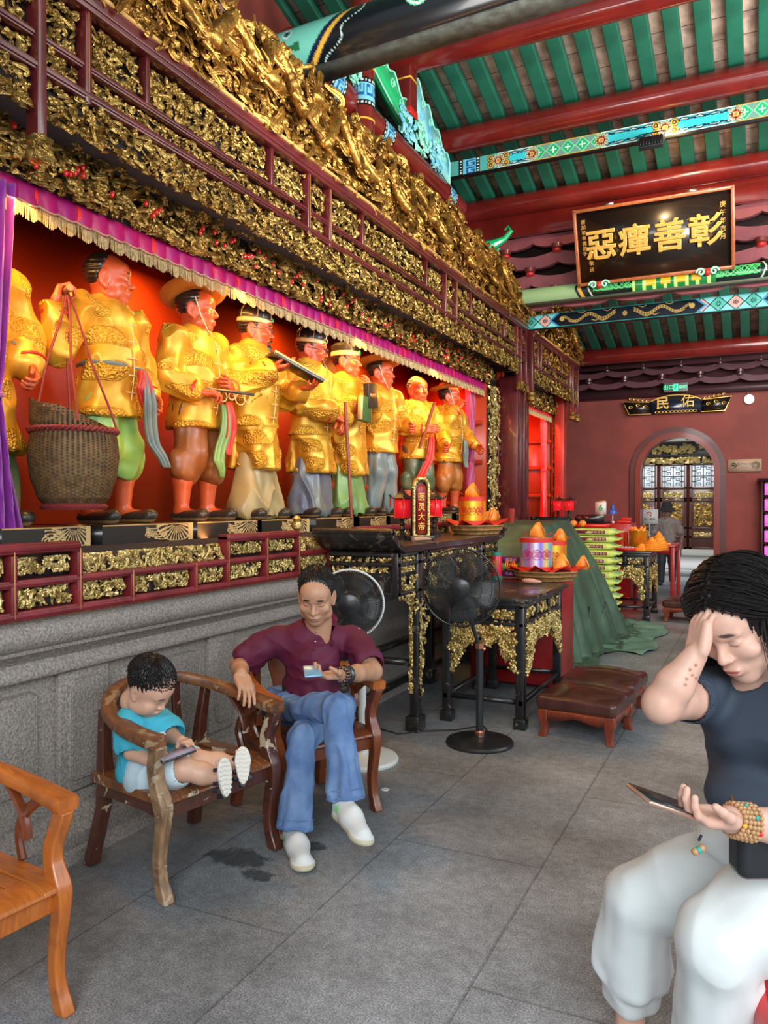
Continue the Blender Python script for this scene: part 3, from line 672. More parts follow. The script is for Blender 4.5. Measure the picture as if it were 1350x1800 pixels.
M['grn']=mat('bright_green_paint',(.01,.42,.13),.35,coat=.3);M['pgrn']=mat('pale_green_paint',(.30,.75,.55),.4,coat=.2);M['pblue']=mat('pale_blue_paint',(.10,.45,.62),.4,c2=(.35,.75,.70),vs=9)
for i,(y,z0,z1,lab)in enumerate(((6.8,5.10,5.8,'square red hanging post with a bright red foot under the top purlin'),(7.93,4.86,5.4,'square red hanging post beside the left end of the flat turquoise beam'))):
 x=-3.03-.12*i;th=thing('hanging_post',lab,'post',(x,y,z0),group=None)
 mb=MB();mb.bx(x-.085,x+.085,y-.085,y+.085,z0+.03,z1);mb.out('post',M['beamred'],th,smooth=False,bevel=.015)
 mb=MB();mb.bx(x-.09,x+.09,y-.09,y+.09,z0+.03,z0+.1);mb.out('red_foot',M['brkred'],th,smooth=False,bevel=.012)
 mb=MB();mb.bx(x-.088,x+.088,y-.088,y+.088,z0+.36,z0+.375);mb.out('yellow_band',M['yellow'],th,smooth=False)
def scroll_board(name,lab,y0,z0,L,Hh,m,edge,x=-3.04,flip=1):
 th=thing(name,lab,'carved bracket',(x,y0,z0));t=np.linspace(0,1,40)
 top=Hh*(.25+.75*t)+.04*np.sin(t*22);bot=Hh*(-.10+.55*t**1.5)-.0*t;poly=[(a*L,b_)for a,b_ in zip(t,top)]+[(a*L,b_)for a,b_ in zip(t[::-1],bot[::-1])]
 if flip<0:poly=[(L-a,b_)for a,b_ in poly][::-1]
 mb=MB();mb.prism(poly,(x,y0,z0),(0,1,0),(0,0,1),(.05,0,0));mb.out('board',m,th,smooth=False)
 P=[(x+.052,y0+a,z0+b_)for a,b_ in poly];mb=MB();mb.tube(P+[P[0]],.009,6);mb.out('pale_edging',edge,th)
 for k in range(4):
  mb=MB();cy=y0+L*(.2+.2*k)if flip>0 else y0+L*(.8-.2*k);cz=z0+Hh*(.22+.17*k);tt=np.linspace(0,9,30);rr=.05*(1-tt/10)
  mb.tube(np.stack([np.full(30,x+.053),cy+rr*np.cos(tt),cz+rr*np.sin(tt)],-1),.006,6);mb.out('scroll_line',edge,th)
scroll_board('green_scroll_bracket','bright green scrolled bracket between the round post and the hanging post',5.85,5.05,.95,.55,M['grn'],M['pgrn'],flip=-1)
scroll_board('teal_fan_bracket','pale teal carved bracket beside the square hanging post',6.95,4.95,.9,.62,M['pblue'],M['pgrn'],flip=-1)
th=thing('green_bird_bracket','small green curled finial at the right end of the gilded crest','finial',(-2.9,8.7,4.4))
mb=MB();mb.tube([(-2.95,8.62,4.35),(-2.9,8.72,4.45),(-2.8,8.78,4.50),(-2.68,8.82,4.56),(-2.6,8.82,4.64),(-2.64,8.82,4.69),(-2.68,8.82,4.66)],[.07,.08,.06,.035,.028,.02,.01],10);mb.tube([(-2.9,8.7,4.42),(-2.78,8.7,4.36),(-2.70,8.7,4.42)],[.04,.03,.01],8);mb.out('finial_body',M['grn'],th)
for j,y in enumerate((5.0,5.35,6.35,6.7,7.05)):
 mb=MB();rng=np.random.RandomState(40+j);relief(mb,.3,.26,(-2.9,y,4.78),(0,1,0),(0,0,1),(1,0,0),rng,700,.12,.014,.04)
 tag(mb.out('cloud_bracket',M['pblue']if j%2==0 else M['pgrn']),'turquoise cloud carving riding on the wall beam, %s from the left'%('first','second','third','fourth','fifth')[j],'carving','turquoise cloud carvings along the wall beam')
# =================== SHRINE ===================
RNG=np.random.RandomState(7)
Y0=1.2
def plinth(y0,y1):
 prof=[(0,0),(.035,0),(.035,.05),(.02,.06),(.03,.085),(.03,.12),(.005,.135),(-.01,.18),(-.045,.205),(-.045,.235),(-.075,.25),(-.085,.26),(-.085,.785),(-.03,.79),(-.022,.80),(-.022,.82),(-.05,.86),(-.012,.90),(.0,.905),(.0,.92),(.03,.935),(.045,.965),(.045,.995),(.03,1.02),(.0,1.035),(-.02,1.05),(-.6,1.05),(-.6,0)]
 mb=MB();P=np.array([(a,0,b_)for a,b_ in prof]);X=-2.6
 V=np.array([(X+a,y,b_)for y in(y0,y1)for a,b_ in prof]);n=len(prof)
 mb.add(V,[(i,(i+1)%n,(i+1)%n+n,i+n)for i in range(n)],[list(range(n)),list(range(n,2*n))[::-1]]);return mb
pl=thing('stone_plinth','long carved granite plinth carrying the shrine behind the wooden chairs','plinth',(-2.6,Y0,0))
plinth(Y0,12.6).out('moulded_base',M['granite'],pl,angle=50)
def rpanel(y0,y1,z0,z1,x,t,r=.03):
 mb=MB();poly=[]
 for cy,cz,a0 in((y1-r,z1-r,0),(y0+r,z1-r,90),(y0+r,z0+r,180),(y1-r,z0+r,270)):
  for a in np.linspace(a0,a0+90,7):poly.append((cy+r*math.cos(math.radians(a)),cz+r*math.sin(math.radians(a))))
 ym,zm=(y0+y1)/2,(z0+z1)/2;n=len(poly);V=[]
 for k,(dx,sc_)in enumerate(((0,1),(t*.8,.985),(t,.96),(t*.75,.93),(t*.75,.90),(t,.88))):
  V+=[(x+dx,ym+(a-ym)*(1-(1-sc_)*.35/max(y1-y0,.1)*.6),zm+(b_-zm)*(1-(1-sc_)*.35/(z1-z0)*.6))for a,b_ in poly]
 Q=[(k*n+i,k*n+(i+1)%n,(k+1)*n+(i+1)%n,(k+1)*n+i)for k in range(5)for i in range(n)]
 mb.add(V,Q,[list(range(5*n,6*n))]);return mb
ps=[(1.35,2.30,1),(2.38,2.66,0),(2.74,3.30,1),(3.38,3.60,0),(3.68,4.6,1),(4.7,4.95,0),(5.05,6.2,1),(6.3,6.6,0),(6.7,7.9,1)]
for a,b_,w in ps:
 if w:rpanel(a+.02,b_-.02,.33,.735,-2.685,.02).out('raised_panel',M['granite'],pl,angle=40)
 else:
  mb=MB();mb.bx(-2.69,-2.655,a,b_,.262,.786);mb.out('pilaster',M['granite'],pl,smooth=False,bevel=.006)
  rpanel(a+.045,b_-.045,.31,.75,-2.655,.014).out('raised_panel',M['granite'],pl,angle=40)
lr=thing('shrine_railing','low dark red railing with pierced gilded panels on the granite plinth','railing',(-2.55,Y0,1.05))
mb=MB()
def bar(mb,y0,y1,z0,z1,x=-2.60,d=.05,n=.006):
 mb.bx(x,x+d,y0,y1,z0,z1);mb.bx(x,x+d+n,y0,y1,z0+(z1-z0)*.25,z1-(z1-z0)*.25)
bar(mb,Y0,8.9,1.05,1.085);bar(mb,Y0,8.9,1.175,1.205)
bar(mb,Y0,2.395,1.305,1.345,-2.605,.06);bar(mb,3.39,4.12,1.295,1.335,-2.605,.06)
bar(mb,4.9,8.9,1.295,1.335,-2.605,.06)
lows=[1.75,2.075,2.395,2.70,3.14,3.405,3.77,4.115,4.5,4.9,5.4,5.9,6.4,6.9,7.4,7.9,8.4,8.88]
for y in lows:mb.bx(-2.602,-2.545,y-.014,y+.014,1.06,1.20)
for y in(2.075,2.395,3.405,3.77,4.115,4.9,5.4,5.9,6.4,6.9,7.4,7.9,8.4,8.88):mb.bx(-2.602,-2.545,y-.014,y+.014,1.2,1.30)
mb.out('frame',M['maroonl'],lr,smooth=False,bevel=.003)
mb=MB()
for y in lows:mb.bx(-2.5452,-2.5436,y-.0015,y+.0015,1.06,1.20 if 2.45<y<3.38 else 1.33)
mb.out('gilt_lines',M['edge'],lr,smooth=False)
mb=MB();mb.bx(-2.60,-2.595,Y0,8.9,1.06,1.19);mb.bx(-2.60,-2.595,Y0,2.39,1.2,1.32);mb.bx(-2.60,-2.595,3.41,4.11,1.2,1.32);mb.bx(-2.60,-2.595,4.9,8.88,1.2,1.32);mb.out('backing',M['dark'],lr,smooth=False)
def panel(parent,y0,y1,z0,z1,x,mt,dens=1500,size=.07,r0=.006,depth=.02,inside=None,nm='gilded_panel'):
 mb=MB();relief(mb,y1-y0,z1-z0,(x,y0,z0),(0,1,0),(0,0,1),(1,0,0),RNG,dens,size,r0,depth,inside);return mb.out(nm,mt,parent)
for a,b_ in zip(lows[:-1],lows[1:]):
 if b_>4.6:continue
 panel(lr,a+.03,b_-.03,1.092,1.170,-2.587,M['goldp'],5200,.06,.0052)
 if not(2.3<a<3.4)and a<4.1:panel(lr,a+.03,b_-.03,1.222,1.29,-2.587,M['goldp'],3800,.07,.0045,.015)
panel(lr,2.41,3.38,1.205,1.29,-2.585,M['goldp'],4200,.08,.0055)
panel(lr,4.13,4.88,1.205,1.29,-2.585,M['goldp'],4200,.08,.0055)
for a in(4.9,5.9,6.9,7.9):panel(lr,a+.03,a+.95,1.212,1.29,-2.587,M['goldp'],3000,.08,.006)
mb=MB();mb.lathe([(.012,0),(.03,.01),(.036,.03),(.03,.05),(.02,.055),(.028,.07),(.012,.09)],(-2.575,4.13,1.335),14);mb.out('post_finial',M['goldp'],lr)
# ---------- niche (recess) ----------
nc=thing('shrine_niche','tall red lacquered niche behind the row of statues','niche',(-3.0,Y0,1.05))
mb=MB();mb.bx(-3.82,-3.78,Y0,8.85,1.05,3.16);mb.bx(-3.8,-2.9,8.80,8.86,1.05,3.16);mb.bx(-3.8,-2.9,Y0,Y0+.05,1.05,3.16);mb.out('back_wall',M['niche'],nc,smooth=False)
mb=MB();mb.bx(-3.8,-2.62,Y0,9.5,3.15,3.18);mb.out('soffit',M['dark'],nc,smooth=False)
mb=MB();mb.bx(-3.8,-2.62,Y0,8.9,1.05,1.16);mb.out('niche_floor',M['niche'],nc,smooth=False)
for z in(1.50,1.98,2.44):
 mb=MB();mb.tube([(-3.8,8.74,z),(-2.92,8.74,z)],.03,10);mb.out('wall_batten',M['niche'],nc)
n2=thing('rear_niche','second red niche glowing beyond the first, past the dark columns','niche',(-3.0,9.9,1.05))
mb=MB();mb.bx(-3.82,-3.78,9.5,12.4,1.05,3.16);mb.bx(-3.8,-2.9,12.1,12.16,1.05,3.16);mb.bx(-3.8,-2.9,9.50,9.56,1.05,3.16);mb.out('back_wall',M['niche'],n2,smooth=False)
mb=MB();mb.bx(-3.8,-2.62,9.5,12.5,3.15,3.18);mb.out('soffit',M['dark'],n2,smooth=False)
for z in(1.62,2.05,2.46):
 mb=MB();mb.tube([(-3.8,12.05,z),(-2.92,12.05,z)],.03,10);mb.out('wall_batten',M['niche'],n2)
# ---------- canopy fascia ----------
XF=-2.6
def fascia(parent,y0,y1,posts_full,rows,tall,bandseg):
 mb=MB()
 for z0,z1,d in((3.585,3.67,.075),(3.345,3.378,.045),(3.215,3.255,.055)):bar(mb,y0,y1,z0,z1,XF-.04,d,.008)
 for y in posts_full:mb.bx(XF-.04,XF+.02,y-.018,y+.018,3.2,3.60)
 for a,b_,up in rows:
  for y in up:mb.bx(XF-.04,XF+.01,y-.014,y+.014,3.36,3.60)
 mb.out('frame',M['maroon'],parent,smooth=False,bevel=.004)
 mb=MB();mb.bx(XF-.01,XF+.045,y0,y1,3.67,3.682)
 for y in posts_full:mb.bx(XF+.0201,XF+.0215,y-.0018,y+.0018,3.22,3.6)
 mb.out('gilt_lines',M['edge'],parent,smooth=False)
 mb=MB();mb.bx(XF-.06,XF-.052,y0,y1,3.2,3.62);mb.out('backing',M['dark'],parent,smooth=False)
def dens_for(y):return 2000 if y<4 else 1400 if y<6.5 else 900
def siz_for(y):return(.075,.0062)if y<4 else(.09,.0075)if y<6.5 else(.11,.011)
cp=thing('shrine_canopy','long gilded and maroon canopy board hanging over the statues','canopy',(XF,Y0,3.05))
fp=[1.5,2.24,2.485,4.30,4.57,6.70,6.98,9.02,9.2,9.42]
ups=[(2.485,4.30,(2.855,3.895)),(4.57,6.70,(5.07,6.27)),(6.98,9.02,(7.42,8.55))]
fascia(cp,Y0,9.42,fp,ups,None,None)
for a,b_ in((1.5,2.24),(2.24,2.485),(4.30,4.57),(6.70,6.98),(9.02,9.2),(9.2,9.42)):
 s_,r_=siz_for(a);panel(cp,a+.03,b_-.03,3.265 if b_-a<.4 else 3.385,3.575,XF-.04,M['gold'],dens_for(a),s_,r_,.035)
panel(cp,1.53,2.21,3.262,3.34,XF-.04,M['gold'],2000,.075,.006,.03)
for a,b_,up in ups:
 s_,r_=siz_for(a);ys=[a]+list(up)+[b_]
 for p,q in zip(ys[:-1],ys[1:]):panel(cp,p+.035,q-.03,3.388,3.572,XF-.04,M['gold'],dens_for(p),*siz_for(p),.035)
 panel(cp,a+.035,b_-.03,3.262,3.338,XF-.04,M['gold'],dens_for(a)*1.15,s_,r_*.9,.03)
for a,b_ in((Y0,2.2),(2.27,4.5),(4.5,6.7),(6.7,9.2)):
 s_,r_=siz_for(a)
 panel(cp,a,b_,3.05,3.212,XF-.03,M['gold'],dens_for(a)*1.0,s_*1.15,r_*1.15,.045,nm='lower_fringe_carving')
mb=MB();mb.bx(XF-.045,XF-.035,Y0,9.2,3.085,3.22);mb.out('fringe_backing',M['dark'],cp,smooth=False)
for y in(2.24,9.2,9.42):
 mb=MB();mb.bx(XF-.045,XF+.025,y-.022,y+.022,2.95,3.6);mb.out('drop_post',M['maroon'],cp,smooth=False,bevel=.004)
 mb=MB();mb.lathe([(.01,-.10),(.03,-.09),(.042,-.06),(.03,-.03),(.04,-.02),(.034,0)],(XF-.01,y,2.955),16);V,Q=scrolls(60,.09,.1,RNG,.05,.008,.02);mb.add(np.stack([V[:,2]+XF+.015,V[:,0]+y-.045,V[:,1]+2.86],-1),Q);mb.out('lotus_drop',M['gold'],cp)
c2=thing('rear_canopy','shorter gilded canopy over the far niche, beyond the dark columns','canopy',(XF,9.8,3.05))
fascia(c2,9.70,12.45,[9.70,10.0,10.15,11.9,12.05,12.42],[(10.15,11.9,(10.6,11.4))],None,None)
for a,b_ in((9.72,10.0),(10.0,10.15),(11.9,12.05),(12.05,12.4)):panel(c2,a+.02,b_-.02,3.265,3.575,XF-.04,M['goldc'],800,.12,.012,.04)
for a,b_ in((10.17,10.58),(10.62,11.38),(11.42,11.88)):panel(c2,a,b_,3.385,3.575,XF-.04,M['goldc'],750,.12,.012,.04)
panel(c2,10.17,11.88,3.262,3.338,XF-.04,M['gold'],800,.1,.011,.03);panel(c2,9.72,12.42,3.04,3.212,XF-.03,M['gold'],650,.12,.013,.05,nm='lower_fringe_carving')
for y in(9.70,12.08,12.42):
 mb=MB();mb.bx(XF-.045,XF+.03,y-.035,y+.035,2.88,3.70);mb.out('drop_post',M['maroon'],c2,smooth=False,bevel=.004)
 mb=MB();mb.lathe([(.02,-.12),(.05,-.10),(.06,-.06),(.04,-.03),(.05,0)],(XF,y,2.89),14);mb.out('lotus_drop',M['gold'],c2)
def bump_env(y,pts):return np.interp(y,[p[0]for p in pts],[p[1]for p in pts])
E1=[(Y0,.55),(2.6,.56),(3.4,.50),(3.8,.53),(4.4,.54),(4.9,.50),(5.4,.53),(6.2,.52),(6.8,.55),(7.5,.50),(8.2,.52),(8.9,.47),(9.15,.38),(9.35,.22),(9.45,.04)]
E2=[(9.75,.05),(9.9,.42),(10.3,.52),(10.9,.64),(11.5,.68),(11.85,.64),(12.2,.48),(12.45,.22)]
def crest(parent,y0,y1,env,zb,seed,near):
 rng=np.random.RandomState(seed)
 def ins(u,v):return bump_env(u+y0,env)*(1+.06*np.sin(u*17)+.04*np.sin(u*41))-v
 step=1.5 if near else 1.4;a=y0
 while a<y1-.05:
  b_=min(a+step,y1);W=b_-a;near_f=1 if a<4 else.72 if a<6.5 else.5
  r0=.0115 if a<4 else.014 if a<6.5 else.017
  mb=MB();f=lambda u,v,a=a:ins(u+a-y0,v)
  relief(mb,W,.75,(XF-.04,a,zb),(0,1,0),(0,0,1),(1,0,0),rng,1500*near_f,.14,r0*.8,.07,f)
  relief(mb,W,.75,(XF-.01,a,zb),(0,1,0),(0,0,1),(1,0,0),rng,600*near_f,.17,r0*1.15,.08,f,S=18,bl=False)
  V,Q=ground(W,1,.012,seed+int(a*10),top=lambda U,a=a:bump_env(U+a,env)*(.95+.04*np.sin((U+a)*23)),hole=-.52,amp=.045,f=30)
  mb.add(np.stack([V[:,2]+XF-.06,V[:,0]+a,V[:,1]+zb],-1),Q)
  mb.out('crest_section',M['goldc'],parent);a=b_
 ys=np.arange(y0,y1,.012);zt=bump_env(ys,env)*(1+.06*np.sin((ys-y0)*17)+.04*np.sin((ys-y0)*41))
 P=np.stack([XF-.01+.03*np.sin(ys*31),ys+.02*np.sin(ys*47),zb+zt+.012*np.sin(ys*63)],-1);mb=MB();mb.tube(P,.016+.006*np.sin(ys*25),8);mb.out('crest_rim',M['goldc'],parent)
def dragon(parent,y0,z0,L,amp,waves,r,seed,zlim,mt=None):
 rng=np.random.RandomState(seed);t=np.linspace(0,1,120);ph=rng.rand()*6
 y=y0+L*(t-.5)+.03*np.sin(t*15);z=z0+amp*np.sin(t*waves*2*math.pi+ph);x=XF+.055+.03*np.cos(t*waves*2*math.pi*1.3+ph)
 R=r*(.35+.75*np.sin(np.clip(t*1.08,0,1)*math.pi)**.6)*(1+.07*np.sin(t*L*260));x=x+.035;P=np.stack([x,y,z],-1)
 mb=MB();mb.tube(P,R,12)
 mb.tube(P+np.array([.0,0,.0])+np.stack([R*.8,0*R,R*.8],-1)*.9,.006+.006*(np.sin(t*L*150)>0),5)
 h=P[-8];mb.sphere(h+np.array([.015,.02,.01]),(r*1.3,r*1.9,r*1.25),10);mb.sphere(h+np.array([.02,.02+r*2.2,-.005]),(r*.9,r*1.3,r*.7),8)
 for s_ in(-1,1):mb.tube([h+np.array([.02,0,r]),h+np.array([.03,-.05,r*2+.02*s_]),h+np.array([.03,-.11,r*2.4+.03*s_])],[.009,.008,.003],6)
 for k in range(4):
  p=P[20+26*k];a=rng.rand()*3.14;q=p+np.array([.03,.07*math.cos(a),-.05-.04*rng.rand()]);e=q+np.array([.02,.05,-.03]);mb.tube([p,q,e],[r*.55,r*.45,r*.3],7)
  for c in(-1,0,1):mb.tube([e,e+np.array([.015,.035,.02*c-.01])],[.008,.003],5)
 V,Q=scrolls(26,.16,.12,rng,.1,.007,.02,curl=2);mb.add(np.stack([V[:,2]+h[0],V[:,0]+h[1]-.13,V[:,1]+h[2]-.05],-1),Q)
 mb.out('carved_dragon',mt or M['goldc'],parent)
cr=thing('carved_crest','tall gilded crest of writhing dragons and clouds on top of the canopy','carving',(XF,Y0,3.68))
crest(cr,Y0,9.45,E1,3.682,11,True)
for i,(y,z,L,amp,wv,r)in enumerate(((2.75,3.93,.9,.12,1.3,.034),(3.35,3.95,.7,.14,1.2,.036),(3.9,3.98,.8,.13,1.6,.034),(4.55,3.93,.7,.15,1.5,.032),(5.05,3.96,.6,.14,1.2,.03),(5.7,3.92,.8,.13,1.6,.032),(6.5,3.95,.9,.15,1.7,.032),(7.3,3.9,.8,.12,1.5,.032),(8.1,3.93,.9,.13,1.7,.034),(8.9,3.85,.7,.08,1.2,.03),(2.1,3.95,.9,.13,1.4,.036))):
 dragon(cr,y,z,L,amp,wv,r,100+i,0)
cr2=thing('rear_crest','smaller peaked gilded crest on the far canopy, against the end wall','carving',(XF,9.8,3.68))
crest(cr2,9.75,12.45,E2,3.682,31,False)
for i,y in enumerate((10.6,11.6)):dragon(cr2,y,3.98,.9,.16,1.3,.045,130+i,0)
# ---------- inner frieze, valance, curtains ----------
fr=thing('inner_frieze','shadowed gilded frieze set back beneath the canopy, above the purple valance','carving',(-2.88,Y0,2.9))
for a,b_ in((Y0,2.6),(2.6,4.2),(4.2,6.2),(6.2,8.9)):
 f=1 if a<4 else.6
 mb=MB();relief(mb,b_-a,.24,(-2.90,a,2.905),(0,1,0),(0,0,1),(1,0,0),RNG,1500*f,.11,.009 if f==1 else.012,.07);mb.out('frieze_carving',M['gold'],fr)
mb=MB();mb.bx(-2.935,-2.925,Y0,9.3,2.90,3.15);mb.out('frieze_backing',M['dark'],fr,smooth=False)
mb=MB();
for _ in range(90):
 y=Y0+7.6*RNG.rand();mb.sphere((-2.83+.02*RNG.rand(),y,2.93+.16*RNG.rand()),(.012,.012,.016),8)
mb.out('red_lacquer_berries',mat('berry_red',(.6,.01,.01),.2,coat=.5),fr)['kind']='stuff'
fr2=thing('rear_frieze','gilded frieze over the opening of the far niche','carving',(-2.88,9.6,2.9))
mb=MB();relief(mb,2.7,.25,(-2.90,9.6,2.86),(0,1,0),(0,0,1),(1,0,0),RNG,500,.14,.014,.07);mb.out('frieze_carving',M['gold'],fr2)
mb=MB();mb.bx(-2.935,-2.925,9.5,12.4,2.88,3.15);mb.out('frieze_backing',M['dark'],fr2,smooth=False)
M['purple']=mat('magenta_satin',(.30,.006,.13),.33,0,c2=(.42,.008,.10),vs=6)
M['redcloth']=mat('red_satin',(.75,.01,.008),.35,sheen=.2)
M['fringe']=mat('gold_fringe',(.52,.38,.17),.6,.1,c2=(.30,.20,.08),vs=60)
def valance(y0,y1,label,nm,clothm):
 th=thing(nm,label,'valance',(-2.94,y0,2.78));ys=np.arange(y0,y1,.012);t=np.linspace(0,1,7)
 Y,T=np.meshgrid(ys,t,indexing='ij');per=.105
 ph=(Y%per)/per;x=-2.925+(.022*np.abs(np.sin(ph*math.pi))**.8)*(.35+.65*T);sag=.018*np.abs(np.sin(ph*math.pi))
 G=np.stack([x,Y,2.915-.09*T-sag*T],-1);mb=MB();mb.grid(G);mb.out('satin_drape',clothm,th)
 rng=np.random.RandomState(3)
 for y in np.arange(y0+.03,y1,.105*2.4):
  mb=MB()
  for dy in(0,.010):mb.tube([(-2.925,y+dy,2.915),(-2.918,y+dy+.004,2.87),(-2.918,y+dy,2.835)],[.008,.011,.009],6,flat=(.5,1))
  mb.out('red_ribbon',M['redcloth'],th)
 yy=np.arange(y0,y1,.0048 if y0<5 else.009);n=len(yy);ph=(yy%per)/per;zt=2.832-.018*np.abs(np.sin(ph*math.pi));L=.055+.012*np.sin(ph*math.pi)+.006*rng.rand(n)
 xx=-2.93+.02*np.abs(np.sin(ph*math.pi));t=np.linspace(0,1,4);P=np.stack([yy[:,None]+.004*(rng.rand(n)[:,None]-.5)*t*2,zt[:,None]-L[:,None]*t,(xx[:,None]+.006*rng.rand(n)[:,None]*t)],-1)
 V,Q=tubes(P,np.full((n,4),.0022 if y0<5 else.004),4);V=V[:,[2,0,1]];mb=MB();mb.add(V,Q);mb.tube(np.stack([xx+.004,yy,zt],-1),.0055,5);mb.out('fringe',M['fringe'],th)
 return th
valance(Y0,8.82,'pleated magenta valance with a gold fringe above the statues','fringed_valance',M['purple'])
valance(9.6,12.1,'short red and gold fringed valance over the far niche','rear_valance',M['redcloth'])
def curtain(nm,lab,x,y,zt,zb,wt,wm,wb,m,zm=2.0,ax=1):
 th=thing(nm,lab,'curtain',(x,y,zb));Z=np.linspace(zt,zb,40);w=np.interp(Z,[zb,zm-.05,zm,zm+.1,zt],[wb,wm*1.15,wm*.9,wm*1.2,wt]);s=np.linspace(-1,1,60)
 W,S=np.meshgrid(w,s,indexing='ij');ZZ=np.repeat(Z[:,None],60,1);px=x+.03*np.sin(S*19+2*np.sin(ZZ*2))*(W/wt)**.3;py=y+S*W/2
 mb=MB();mb.grid(np.stack([px,py,ZZ],-1));mb.out('cloth',m,th,solid=.004)
 mb=MB();mb.tube([(x+.045*math.cos(a),y+wm*.5*math.sin(a),zm+.01*math.sin(a))for a in np.linspace(0,2*math.pi,24)],.012,6);mb.out('tie',m,th)
M['violet']=mat('violet_curtain',(.17,.01,.22),.4,c2=(.27,.02,.30),vs=4,sheen=.4)
M['pinkc']=mat('crimson_curtain',(.42,.01,.06),.42,c2=(.30,.01,.12),vs=4,sheen=.3)
curtain('left_curtain','violet curtain gathered at the left edge of the niche',-2.91,2.24,2.87,1.12,.30,.13,.40,M['violet'],1.95)
curtain('right_curtain','crimson curtain tied back at the right end of the statue niche',-3.02,8.62,2.85,1.25,.22,.12,.34,M['pinkc'],2.0)
curtain('rear_curtain','crimson curtain at the right end of the far niche',-3.0,11.95,2.85,1.15,.22,.12,.3,M['redcloth'],2.0)
def jamb(nm,lab,ya,yb,z0,z1,x=-2.9,dens=1500,r=.009,double=True):
 th=thing(nm,lab,'carved jamb',(x,ya,z0));ym=ya+(yb-ya)*.45
 mb=MB();mb.bx(x-.04,x-.02,ya,yb,z0,z1);mb.out('backing',M['dark'],th,smooth=False)
 mb=MB();relief(mb,ym-ya-.01,z1-z0,(x-.015,ya,z0),(0,1,0),(0,0,1),(1,0,0),RNG,dens,.11,r,.05);mb.out('outer_carving',M['goldp'],th)
 mb=MB()
 mb.bx(x-.03,x+.02,ym,ym+.03,z0,z1);mb.bx(x-.03,x+.02,yb-.03,yb,z0,z1);zs=np.linspace(z0,z1,5)
 for z in zs:mb.bx(x-.03,x+.018,ym,yb,z-.018,z+.018)
 mb.out('frame',M['maroon'],th,smooth=False,bevel=.004)
 for a,b_ in zip(zs[:-1],zs[1:]):mb=MB();relief(mb,yb-ym-.09,b_-a-.06,(x-.01,ym+.045,a+.03),(0,1,0),(0,0,1),(1,0,0),RNG,dens*1.1,.08,r*.9,.02);mb.out('gilded_panel',M['goldp'],th)
jamb('right_jamb','upright gilded jamb at the right end of the statue niche',8.93,9.62,1.30,2.9,dens=650,r=.013)
jamb('left_jamb','dark gilded carving at the left edge beside the violet curtain',1.35,2.12,1.35,2.9,x=-2.86)
jamb('rear_jamb','gilded jamb at the right end of the far niche',12.1,12.45,1.2,2.9,dens=500,r=.015)
for nm,lab,y,w,x in(('square_column','dark red square column just right of the gilded jamb',9.55,.20,-2.66),('square_column','second dark red column at the far end of the rear canopy',12.05,.22,-2.74),):
 mb=MB();mb.bx(x-.12,x+.02,y,y+w,1.0,3.2);tag(mb.out(nm,M['maroon']if y<11 else M['red'],smooth=False,bevel=.006),lab,'column')
mb=MB();mb.bx(-2.9,-2.66,9.30,9.50,1.0,3.05);tag(mb.out('square_column',M['maroon'],smooth=False,bevel=.006),'dark column standing between the gilded jamb and the far niche','column')
